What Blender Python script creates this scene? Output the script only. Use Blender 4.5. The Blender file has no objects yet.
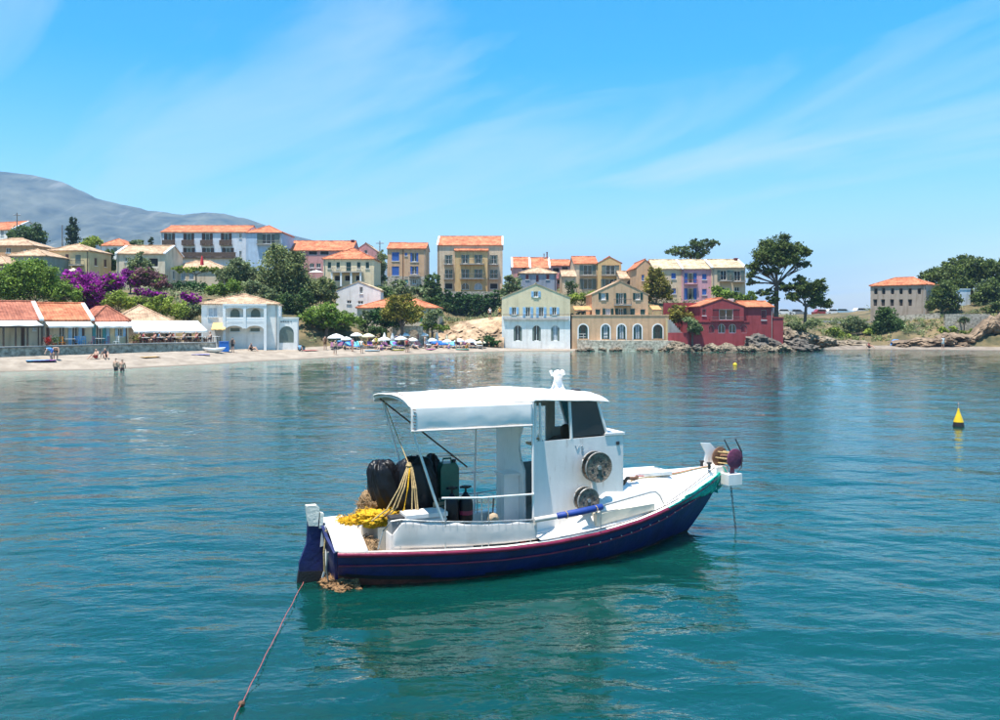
import bpy, bmesh, math, random
import numpy as np
from mathutils import Vector, Matrix, noise, geometry

random.seed(7)
rng = np.random.default_rng(11)
SC = bpy.context.scene
COL = SC.collection
R = math.radians
# ------------------------------------------------------------------ camera
F, H, HY = 830.0, 4.35, 318.0          # focal length in photo pixels, eye height in metres, horizon row
cam_d = bpy.data.cameras.new('camera')
cam = bpy.data.objects.new('camera', cam_d)
COL.objects.link(cam)
cam.location = (0, 0, H)
cam.rotation_euler = (R(90), 0, 0)
cam_d.sensor_width = 36.0
cam_d.lens = 36.0 * F / 1000.0
cam_d.shift_y = -(360.0 - HY) / 1000.0
cam_d.clip_start, cam_d.clip_end = 0.1, 20000.0
SC.camera = cam
# ------------------------------------------------------------------ light
SUN_EL, SUN_AZ = 76.0, -138.0           # azimuth from +Y towards +X
sun_d = bpy.data.lights.new('sun', 'SUN')
sun_d.energy = 3.4
sun_d.angle = R(0.53)
sun_d.color = (1.0, 0.965, 0.90)
sun = bpy.data.objects.new('sun', sun_d)
COL.objects.link(sun)
sdir = Vector((math.sin(R(SUN_AZ)) * math.cos(R(SUN_EL)), math.cos(R(SUN_AZ)) * math.cos(R(SUN_EL)), math.sin(R(SUN_EL))))
sun.rotation_euler = sdir.to_track_quat('Z', 'Y').to_euler()
sun.location = (0, 0, 60)
W = bpy.data.worlds.new('World')
SC.world = W
W.use_nodes = True
nt = W.node_tree
for n in list(nt.nodes):
    nt.nodes.remove(n)
N = nt.nodes.new
L = nt.links.new
out = N('ShaderNodeOutputWorld')
bg = N('ShaderNodeBackground')
bg.inputs['Strength'].default_value = 0.15
sky = N('ShaderNodeTexSky')
sky.sky_type = 'NISHITA'
sky.sun_disc = False
sky.sun_elevation = R(SUN_EL)
sky.sun_rotation = R(-SUN_AZ)
sky.air_density = 1.25
sky.dust_density = 0.25
sky.ozone_density = 3.0
hs = N('ShaderNodeHueSaturation')
hs.inputs['Hue'].default_value = 0.488
hs.inputs['Saturation'].default_value = 1.66
hs.inputs['Value'].default_value = 0.50
L(sky.outputs[0], hs.inputs['Color'])
tc = N('ShaderNodeTexCoord')
sep = N('ShaderNodeSeparateXYZ')
L(tc.outputs['Generated'], sep.inputs[0])


def wm(op, a, b=None, clamp=False):
    n = N('ShaderNodeMath')
    n.operation = op
    n.use_clamp = clamp
    for i, s in enumerate((a, b)):
        if s is None:
            continue
        if isinstance(s, (int, float)):
            n.inputs[i].default_value = s
        else:
            L(s, n.inputs[i])
    return n.outputs[0]


# high thin cirrus: a flat layer far overhead, streaked along one wind direction
zz = wm('ADD', wm('MAXIMUM', sep.outputs[2], 0.0), 0.12)
cx = wm('DIVIDE', sep.outputs[0], zz)
cy = wm('DIVIDE', sep.outputs[1], zz)
cmb = N('ShaderNodeCombineXYZ')
L(cx, cmb.inputs[0])
L(cy, cmb.inputs[1])
mp = N('ShaderNodeMapping')
mp.inputs['Scale'].default_value = (0.46, 1.3, 1)
mp.inputs['Location'].default_value = (0.3, 5.2, 0)
mpr = N('ShaderNodeMapping')
mpr.inputs['Rotation'].default_value = (0, 0, R(53))
L(cmb.outputs[0], mpr.inputs[0])
L(mpr.outputs[0], mp.inputs[0])
nz = N('ShaderNodeTexNoise')
nz.inputs['Scale'].default_value = 0.8
nz.inputs['Detail'].default_value = 9
nz.inputs['Roughness'].default_value = 0.56
nz.inputs['Distortion'].default_value = 0.8
L(mp.outputs[0], nz.inputs[0])
rp = N('ShaderNodeValToRGB')
rp.color_ramp.elements[0].position = 0.47
rp.color_ramp.elements[1].position = 0.72
L(nz.outputs[0], rp.inputs[0])
cir = wm('MULTIPLY', rp.outputs[0], 0.52)
# low cumulus banks close to the horizon, all the way round
az = wm('ARCTAN2', sep.outputs[0], sep.outputs[1])
cmb2 = N('ShaderNodeCombineXYZ')
L(wm('MULTIPLY', az, 9.0), cmb2.inputs[0])
L(wm('MULTIPLY', sep.outputs[2], 22.0), cmb2.inputs[1])
nz2 = N('ShaderNodeTexNoise')
nz2.inputs['Scale'].default_value = 1.15
nz2.inputs['Detail'].default_value = 6
nz2.inputs['Roughness'].default_value = 0.55
L(cmb2.outputs[0], nz2.inputs[0])
band = N('ShaderNodeMapRange')
band.inputs[1].default_value = 0.0
band.inputs[2].default_value = 0.075
band.inputs[3].default_value = 0.16
band.inputs[4].default_value = -0.12
L(sep.outputs[2], band.inputs[0])
cu = wm('MULTIPLY', wm('SUBTRACT', wm('ADD', nz2.outputs[0], band.outputs[0]), 0.65), 9.0, clamp=True)
cu = wm('MULTIPLY', cu, 0.85)
mix1 = N('ShaderNodeMixRGB')
mix1.inputs[2].default_value = (2.3, 2.55, 2.65, 1)
L(cir, mix1.inputs[0])
L(hs.outputs[0], mix1.inputs[1])
mix2 = N('ShaderNodeMixRGB')
mix2.inputs[2].default_value = (2.6, 2.7, 2.75, 1)
L(cu, mix2.inputs[0])
L(mix1.outputs[0], mix2.inputs[1])
L(mix2.outputs[0], bg.inputs['Color'])
L(bg.outputs[0], out.inputs['Surface'])
SC.view_settings.view_transform = 'Standard'
SC.view_settings.look = 'None'
SC.view_settings.gamma = 1.0
SC.view_settings.exposure = 1.5
SC.render.engine = 'CYCLES'
SC.cycles.max_bounces = 6
SC.cycles.diffuse_bounces = 3
SC.cycles.glossy_bounces = 3
SC.cycles.transmission_bounces = 4
SC.cycles.volume_bounces = 0
SC.cycles.caustics_reflective = False
SC.cycles.caustics_refractive = False
SC.cycles.use_denoising = True

# ------------------------------------------------------------------ helpers
def P(px, py, Y):
    return Vector(((px - 500.0) / F * Y, Y, H - (py - HY) / F * Y))


def PZ(px, py, z):
    """point at height z seen at pixel (px, py) below the horizon"""
    Y = F * (H - z) / (py - HY)
    return Vector(((px - 500.0) / F * Y, Y, z))


def fbm(x, y, z=0.0, o=4):
    return noise.fractal(Vector((x, y, z)), 0.9, 2.1, o)


class MB:
    def __init__(s):
        s.v, s.f, s.m = [], [], []

    def add(s, vs, fs, mi=0):
        k = len(s.v)
        s.v += [tuple(p) for p in vs]
        s.f += [tuple(i + k for i in f) for f in fs]
        s.m += [mi] * len(fs)
        return s

    def box(s, x0, x1, y0, y1, z0, z1, mi=0, T=None):
        vs = [Vector((x, y, z)) for x in (x0, x1) for y in (y0, y1) for z in (z0, z1)]
        if T is not None:
            vs = [T @ p for p in vs]
        return s.add(vs, [(0, 1, 3, 2), (4, 6, 7, 5), (0, 4, 5, 1), (2, 3, 7, 6), (0, 2, 6, 4), (1, 5, 7, 3)], mi)

    def tube(s, pts, r, n=6, mi=0, cap=True):
        pts = [Vector(p) for p in pts]
        if not isinstance(r, (list, tuple)):
            r = [r] * len(pts)
        rings = []
        for i, p in enumerate(pts):
            d = (pts[min(i + 1, len(pts) - 1)] - pts[max(i - 1, 0)])
            if d.length < 1e-9:
                d = Vector((0, 0, 1))
            d.normalize()
            a = Vector((0, 0, 1)) if abs(d.z) < 0.9 else Vector((1, 0, 0))
            e1 = d.cross(a).normalized()
            e2 = d.cross(e1)
            rings.append([p + (e1 * math.cos(2 * math.pi * k / n) + e2 * math.sin(2 * math.pi * k / n)) * r[i] for k in range(n)])
        vs = [q for ring in rings for q in ring]
        fs = []
        for i in range(len(pts) - 1):
            for k in range(n):
                k2 = (k + 1) % n
                fs.append((i * n + k, i * n + k2, (i + 1) * n + k2, (i + 1) * n + k))
        if cap:
            fs.append(tuple(range(n - 1, -1, -1)))
            fs.append(tuple((len(pts) - 1) * n + k for k in range(n)))
        return s.add(vs, fs, mi)

    def lathe(s, prof, n=16, mi=0, T=None):
        """prof: (radius, height) pairs about local z"""
        vs, fs = [], []
        for r, z in prof:
            for k in range(n):
                a = 2 * math.pi * k / n
                vs.append(Vector((r * math.cos(a), r * math.sin(a), z)))
        for i in range(len(prof) - 1):
            for k in range(n):
                k2 = (k + 1) % n
                fs.append((i * n + k, i * n + k2, (i + 1) * n + k2, (i + 1) * n + k))
        fs.append(tuple(range(n - 1, -1, -1)))
        fs.append(tuple((len(prof) - 1) * n + k for k in range(n)))
        if T is not None:
            vs = [T @ p for p in vs]
        return s.add(vs, fs, mi)

    def grid(s, fn, nu, nv, mi=0, close=False):
        vs = [fn(i / nu, j / nv) for i in range(nu + 1) for j in range(nv + 1)]
        fs = [(i * (nv + 1) + j, (i + 1) * (nv + 1) + j, (i + 1) * (nv + 1) + j + 1, i * (nv + 1) + j + 1) for i in range(nu) for j in range(nv)]
        return s.add(vs, fs, mi)

    def slab(s, poly, th, mi=0):
        """polygon with thickness th, extruded straight down"""
        n = len(poly)
        top = [Vector(p) for p in poly]
        bot = [p - Vector((0, 0, th)) for p in top]
        fs = [tuple(range(n)), tuple(range(2 * n - 1, n - 1, -1))]
        fs += [(i, i + n, (i + 1) % n + n, (i + 1) % n) for i in range(n)]
        return s.add(top + bot, fs, mi)

    def prism(s, poly, T, d0, d1, mi=0):
        """2-D outline (u, z) extruded between depths d0 and d1 through T(u, z, d)"""
        n = len(poly)
        vs = [T(u, z, d0) for u, z in poly] + [T(u, z, d1) for u, z in poly]
        fs = [tuple(range(n)), tuple(range(2 * n - 1, n - 1, -1))]
        fs += [(i, i + n, (i + 1) % n + n, (i + 1) % n) for i in range(n)]
        return s.add(vs, fs, mi)

    def mesh(s, name, mats, smooth=None, fix=True):
        me = bpy.data.meshes.new(name)
        me.from_pydata(s.v, [], s.f)
        for m in (mats if isinstance(mats, (list, tuple)) else [mats]):
            me.materials.append(m)
        me.polygons.foreach_set('material_index', s.m)
        if fix:
            b = bmesh.new()
            b.from_mesh(me)
            bmesh.ops.recalc_face_normals(b, faces=b.faces)
            b.to_mesh(me)
            b.free()
        if smooth is not None:
            me.polygons.foreach_set('use_smooth', [True] * len(me.polygons))
            if smooth < 180:
                me.set_sharp_from_angle(angle=R(smooth))
        me.update()
        return me

    def build(s, name, mats, parent=None, smooth=None, fix=True):
        return link(name, s.mesh(name, mats, smooth, fix), parent)


def link(name, me, parent=None):
    o = bpy.data.objects.new(name, me)
    COL.objects.link(o)
    if parent is not None:
        o.parent = parent
    return o


def tag(o, label=None, cat=None, group=None, kind=None):
    if label:
        o['label'] = label
    if cat:
        o['category'] = cat
    if group:
        o['group'] = group
    if kind:
        o['kind'] = kind
    return o


def thing(name, label, cat, loc=(0, 0, 0), rz=0.0, group=None):
    o = bpy.data.objects.new(name, None)
    o.empty_display_size = 0.2
    COL.objects.link(o)
    o.location = loc
    o.rotation_euler = (0, 0, rz)
    return tag(o, label, cat, group)


def copy_tree(o, parent=None):
    c = o.copy()
    COL.objects.link(c)
    c.parent = parent
    for ch in o.children:
        copy_tree(ch, c)
    return c


# ------------------------------------------------------------------ materials
MATS = {}


def mat(name, col, rough=0.75, var=0.18, scale=1.5, bump=0.0, bscale=None, metal=0.0, spec=0.5, col2=None, detail=5, coat=0.0, stain=0.0, rust=0.0, wet=None, seams=0.0):
    if name in MATS:
        return MATS[name]
    m = bpy.data.materials.new(name)
    m.use_nodes = True
    t = m.node_tree
    b = t.nodes['Principled BSDF']
    b.inputs['Roughness'].default_value = rough
    b.inputs['Metallic'].default_value = metal
    b.inputs['Specular IOR Level'].default_value = spec
    b.inputs['Coat Weight'].default_value = coat
    tc = t.nodes.new('ShaderNodeTexCoord')
    c1 = tuple(min(1, x * (1 - var)) for x in col)
    c2 = tuple(min(1, x * (1 + var)) for x in (col2 or col))
    nz = t.nodes.new('ShaderNodeTexNoise')
    nz.inputs['Scale'].default_value = scale
    nz.inputs['Detail'].default_value = detail
    nz.inputs['Roughness'].default_value = 0.62
    t.links.new(tc.outputs['Object'], nz.inputs['Vector'])
    rp = t.nodes.new('ShaderNodeValToRGB')
    rp.color_ramp.elements[0].position = 0.32
    rp.color_ramp.elements[0].color = (*c1, 1)
    rp.color_ramp.elements[1].position = 0.68
    rp.color_ramp.elements[1].color = (*c2, 1)
    t.links.new(nz.outputs['Fac'], rp.inputs['Fac'])
    colout = rp.outputs['Color']
    if stain > 0:       # vertical weather streaks
        mp = t.nodes.new('ShaderNodeMapping')
        mp.inputs['Scale'].default_value = (2.2, 2.2, 0.28)
        t.links.new(tc.outputs['Object'], mp.inputs[0])
        n2 = t.nodes.new('ShaderNodeTexNoise')
        n2.inputs['Scale'].default_value = 1.0
        n2.inputs['Detail'].default_value = 6
        t.links.new(mp.outputs[0], n2.inputs['Vector'])
        r2 = t.nodes.new('ShaderNodeValToRGB')
        r2.color_ramp.elements[0].position = 0.5
        r2.color_ramp.elements[0].color = (0, 0, 0, 1)
        r2.color_ramp.elements[1].position = 0.75
        r2.color_ramp.elements[1].color = (stain, stain, stain, 1)
        t.links.new(n2.outputs['Fac'], r2.inputs['Fac'])
        mx = t.nodes.new('ShaderNodeMixRGB')
        mx.inputs[2].default_value = (col[0] * 0.5, col[1] * 0.46, col[2] * 0.4, 1)
        t.links.new(r2.outputs[0], mx.inputs[0])
        t.links.new(colout, mx.inputs[1])
        colout = mx.outputs[0]
    if rust > 0:        # small rusty runs and scuffs
        mp = t.nodes.new('ShaderNodeMapping')
        mp.inputs['Scale'].default_value = (9, 9, 1.6)
        t.links.new(tc.outputs['Object'], mp.inputs[0])
        n4 = t.nodes.new('ShaderNodeTexNoise')
        n4.inputs['Scale'].default_value = 1.0
        n4.inputs['Detail'].default_value = 8
        n4.inputs['Roughness'].default_value = .7
        t.links.new(mp.outputs[0], n4.inputs['Vector'])
        r4 = t.nodes.new('ShaderNodeValToRGB')
        r4.color_ramp.elements[0].position = .57
        r4.color_ramp.elements[0].color = (0, 0, 0, 1)
        r4.color_ramp.elements[1].position = .76
        r4.color_ramp.elements[1].color = (rust, rust, rust, 1)
        t.links.new(n4.outputs['Fac'], r4.inputs['Fac'])
        mx4 = t.nodes.new('ShaderNodeMixRGB')
        mx4.inputs[2].default_value = (.25, .11, .045, 1)
        t.links.new(r4.outputs[0], mx4.inputs[0])
        t.links.new(colout, mx4.inputs[1])
        colout = mx4.outputs[0]
    if wet:             # darker, wet band up to a height above the sea
        gp = t.nodes.new('ShaderNodeNewGeometry')
        sx = t.nodes.new('ShaderNodeSeparateXYZ')
        t.links.new(gp.outputs['Position'], sx.inputs[0])
        ad = t.nodes.new('ShaderNodeMath')
        ad.operation = 'MULTIPLY_ADD'
        ad.inputs[1].default_value = wet * 1.2
        t.links.new(nz.outputs['Fac'], ad.inputs[0])
        mi_ = t.nodes.new('ShaderNodeMath')
        mi_.operation = 'SUBTRACT'
        mi_.inputs[0].default_value = 0.0
        t.links.new(sx.outputs[2], mi_.inputs[1])
        t.links.new(mi_.outputs[0], ad.inputs[2])
        mr = t.nodes.new('ShaderNodeMapRange')
        mr.inputs[1].default_value = -wet * .1
        mr.inputs[2].default_value = wet * .5
        mr.inputs[3].default_value = 0.0
        mr.inputs[4].default_value = .68
        t.links.new(ad.outputs[0], mr.inputs[0])
        mx5 = t.nodes.new('ShaderNodeMixRGB')
        mx5.inputs[2].default_value = (col[0] * .28, col[1] * .27, col[2] * .25, 1)
        t.links.new(mr.outputs[0], mx5.inputs[0])
        t.links.new(colout, mx5.inputs[1])
        colout = mx5.outputs[0]
    t.links.new(colout, b.inputs['Base Color'])
    if bump > 0:
        n3 = t.nodes.new('ShaderNodeTexNoise')
        n3.inputs['Scale'].default_value = bscale or scale * 6
        n3.inputs['Detail'].default_value = 6
        t.links.new(tc.outputs['Object'], n3.inputs['Vector'])
        bp_ = t.nodes.new('ShaderNodeBump')
        bp_.inputs['Strength'].default_value = min(1, bump)
        bp_.inputs['Distance'].default_value = 0.05
        t.links.new(n3.outputs['Fac'], bp_.inputs['Height'])
        t.links.new(bp_.outputs[0], b.inputs['Normal'])
        if seams > 0:   # plank seams along the hull
            wv = t.nodes.new('ShaderNodeTexWave')
            wv.bands_direction = 'Z'
            wv.wave_profile = 'SAW'
            wv.inputs['Scale'].default_value = seams
            wv.inputs['Distortion'].default_value = .25
            t.links.new(tc.outputs['Object'], wv.inputs['Vector'])
            b2 = t.nodes.new('ShaderNodeBump')
            b2.inputs['Strength'].default_value = .25
            b2.inputs['Distance'].default_value = .01
            t.links.new(wv.outputs['Fac'], b2.inputs['Height'])
            t.links.new(bp_.outputs[0], b2.inputs['Normal'])
            t.links.new(b2.outputs[0], b.inputs['Normal'])
    MATS[name] = m
    return m


def wallm(name, col, stain=0.35, var=0.10):
    return mat('wall_' + name, col, 0.85, var, 0.9, 0.12, 9, stain=min(.7, stain * 1.6), spec=0.2)


def roofm(name, col, col2=None, axis='X'):
    """clay tiles: rows of barrel tiles, weathered tile by tile"""
    key = 'roof_' + name + axis
    if key in MATS:
        return MATS[key]
    m = mat(key, col, 0.8, 0.28, 0.8, 0, col2=col2, detail=8, spec=0.2, stain=0.3)
    t = m.node_tree
    b = t.nodes['Principled BSDF']
    tc = t.nodes.new('ShaderNodeTexCoord')
    wv = t.nodes.new('ShaderNodeTexWave')
    wv.bands_direction = axis
    wv.inputs['Scale'].default_value = 1.25
    wv.inputs['Distortion'].default_value = 0.4
    t.links.new(tc.outputs['Object'], wv.inputs['Vector'])
    # single tiles
    mp = t.nodes.new('ShaderNodeMapping')
    mp.inputs['Scale'].default_value = (3.6, 2.6, 2.6)
    t.links.new(tc.outputs['Object'], mp.inputs[0])
    vo = t.nodes.new('ShaderNodeTexVoronoi')
    vo.inputs['Scale'].default_value = 1.0
    t.links.new(mp.outputs[0], vo.inputs['Vector'])
    old = b.inputs['Base Color'].links[0].from_socket
    hsv = t.nodes.new('ShaderNodeHueSaturation')
    mr = t.nodes.new('ShaderNodeMapRange')
    mr.inputs[3].default_value = 0.72
    mr.inputs[4].default_value = 1.22
    sp = t.nodes.new('ShaderNodeSeparateColor')
    t.links.new(vo.outputs['Color'], sp.inputs[0])
    t.links.new(sp.outputs[0], mr.inputs[0])
    t.links.new(mr.outputs[0], hsv.inputs['Value'])
    t.links.new(old, hsv.inputs['Color'])
    t.links.new(hsv.outputs[0], b.inputs['Base Color'])
    bp_ = t.nodes.new('ShaderNodeBump')
    bp_.inputs['Strength'].default_value = 0.6
    bp_.inputs['Distance'].default_value = 0.06
    t.links.new(wv.outputs['Fac'], bp_.inputs['Height'])
    t.links.new(bp_.outputs[0], b.inputs['Normal'])
    return m


def leafm(name, col, col2, transl=0.30):
    key = 'leaf_' + name
    if key in MATS:
        return MATS[key]
    m = bpy.data.materials.new(key)
    m.use_nodes = True
    t = m.node_tree
    b = t.nodes['Principled BSDF']
    b.inputs['Roughness'].default_value = 0.6
    b.inputs['Specular IOR Level'].default_value = 0.3
    g = t.nodes.new('ShaderNodeNewGeometry')
    tc = t.nodes.new('ShaderNodeTexCoord')
    nz = t.nodes.new('ShaderNodeTexNoise')
    nz.inputs['Scale'].default_value = 0.55
    nz.inputs['Detail'].default_value = 3
    t.links.new(tc.outputs['Object'], nz.inputs['Vector'])
    ad = t.nodes.new('ShaderNodeMath')
    ad.operation = 'MULTIPLY_ADD'
    ad.inputs[1].default_value = 0.5
    t.links.new(g.outputs['Random Per Island'], ad.inputs[0])
    sb = t.nodes.new('ShaderNodeMath')
    sb.operation = 'MULTIPLY_ADD'
    sb.inputs[1].default_value = 1.6
    sb.inputs[2].default_value = -0.55
    t.links.new(nz.outputs['Fac'], sb.inputs[0])
    t.links.new(sb.outputs[0], ad.inputs[2])
    rp = t.nodes.new('ShaderNodeValToRGB')
    rp.color_ramp.elements[0].color = (*[c * 0.5 for c in col], 1)
    rp.color_ramp.elements[0].position = 0.1
    rp.color_ramp.elements[1].color = (*col2, 1)
    rp.color_ramp.elements[1].position = 0.95
    t.links.new(ad.outputs[0], rp.inputs['Fac'])
    t.links.new(rp.outputs[0], b.inputs['Base Color'])
    tr = t.nodes.new('ShaderNodeBsdfTranslucent')
    t.links.new(rp.outputs[0], tr.inputs['Color'])
    mx = t.nodes.new('ShaderNodeMixShader')
    mx.inputs[0].default_value = transl
    t.links.new(b.outputs[0], mx.inputs[1])
    t.links.new(tr.outputs[0], mx.inputs[2])
    t.links.new(mx.outputs[0], t.nodes['Material Output'].inputs['Surface'])
    MATS[key] = m
    return m


WHITE = mat('white_paint', (0.80, 0.80, 0.78), 0.5, 0.04, 2)
GLASS = mat('dark_glass', (0.025, 0.03, 0.036), 0.06, 0.2, 1.0, spec=0.6)
DARK = mat('painted_dark_interior', (0.035, 0.03, 0.028), 0.9, 0.2, 2)  # near-black colour standing in for the shade inside open voids
CURT = mat('curtain', (0.42, 0.46, 0.50), 0.8, 0.25, 3)
IRON = mat('iron_rail', (0.05, 0.05, 0.055), 0.5, 0.2, 5, metal=0.3)
WOODD = mat('dark_wood', (0.10, 0.06, 0.04), 0.7, 0.3, 4, 0.3)
WOODL = mat('pale_wood', (0.42, 0.30, 0.19), 0.75, 0.25, 5, 0.3)
CONC = mat('concrete', (0.36, 0.35, 0.33), 0.9, 0.22, 1.2, 0.4, 10, stain=0.4)
BARK = mat('bark', (0.13, 0.095, 0.07), 0.95, 0.35, 4, 0.8, 12)
BARKG = mat('grey_bark', (0.23, 0.20, 0.17), 0.95, 0.3, 4, 0.8, 12)
STONE = mat('stone_masonry', (0.33, 0.27, 0.20), 0.95, 0.5, 3.0, 1.0, 5, col2=(0.46, 0.40, 0.32), detail=10)
ROCK = mat('sea_rock', (0.115, 0.080, 0.052), 0.95, 0.55, 1.6, 1.0, 3.5, col2=(0.25, 0.195, 0.135), detail=10, wet=.5)
ROCKD = mat('dark_rock', (0.055, 0.045, 0.036), 0.9, 0.5, 1.1, 1.0, 3.5, col2=(0.13, 0.11, 0.09), detail=9, wet=.6)
SKIN = mat('skin', (0.50, 0.30, 0.21), 0.6, 0.08, 5)
HAIR = mat('hair', (0.03, 0.02, 0.015), 0.7, 0.2, 9)
RAIL_W = mat('painted_steel', (0.72, 0.72, 0.70), 0.4, 0.08, 6)
# ------------------------------------------------------------------ what stands on the shore (sizes read from the photograph, in its pixels)
wl = wallm
TERRA = dict(name='terracotta', col=(0.42, 0.125, 0.058), col2=(0.54, 0.19, 0.095))
PEACH = dict(name='peach', col=(0.40, 0.25, 0.155), col2=(0.50, 0.34, 0.22))
RUST = dict(name='rust', col=(0.30, 0.095, 0.06), col2=(0.38, 0.14, 0.085))
PALE = dict(name='pale', col=(0.44, 0.33, 0.205), col2=(0.55, 0.43, 0.28))
S_LBLUE = mat('pale_blue_paint', (0.33, 0.52, 0.72), 0.5, 0.1, 4)
S_BLUE = mat('blue_paint', (0.035, 0.11, 0.38), 0.5, 0.15, 4)
S_GREEN = mat('dark_green_paint', (0.014, 0.05, 0.04), 0.5, 0.15, 4)
S_GREENL = mat('green_paint', (0.02, 0.20, 0.10), 0.5, 0.15, 4)
S_RED = mat('dark_red_paint', (0.16, 0.015, 0.02), 0.5, 0.15, 4)
S_BROWN = mat('brown_paint', (0.10, 0.045, 0.03), 0.5, 0.15, 4)
S_GREY = mat('grey_green_paint', (0.15, 0.18, 0.15), 0.5, 0.15, 4)
S_TEAL = mat('teal_paint', (0.05, 0.28, 0.33), 0.5, 0.15, 4)
w_white = wl('white', (0.84, 0.80, 0.75), 0.22)
w_hotel = wl('hotel_white', (0.640, 0.670, 0.720), 0.22)
w_hshade = wl('hotel_shade_blue', (.42, .53, .66), 0.22)  # blue shade on the white hotel's wing, put into the wall colour
w_yellow = wl('yellow', (0.660, 0.520, 0.290))
w_lemon = wl('lemon', (0.770, 0.615, 0.400), 0.22)
w_ochre = wl('ochre', (0.660, 0.440, 0.210))
w_sand = wl('sand', (0.680, 0.520, 0.360))
w_apri = wl('apricot', (0.620, 0.390, 0.235))
w_peach = wl('peach', (0.700, 0.380, 0.200))
w_pink = wl('pink', (0.600, 0.300, 0.280))
w_lilac = wl('lilac', (0.640, 0.345, 0.400))
w_red = wl('red', (0.340, 0.064, 0.070), 0.5)
w_brownpink = wl('brown_pink', (0.34, 0.18, 0.17))
w_greygreen = wl('grey_green', (0.25, 0.29, 0.25))
w_cream = wl('cream', (0.700, 0.580, 0.430))
w_greyblue = wl('grey_blue', (0.30, 0.32, 0.38))
w_raw = wl('raw_render', (0.40, 0.33, 0.27), 0.6)
w_pblue = wl('pale_blue', (0.66, 0.72, 0.78))
w_stone = STONE


def cols(xs, y, w, h, k='w', sh=None, st='o'):
    return [(k, x, y, w, h, sh, st) for x in xs]


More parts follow.
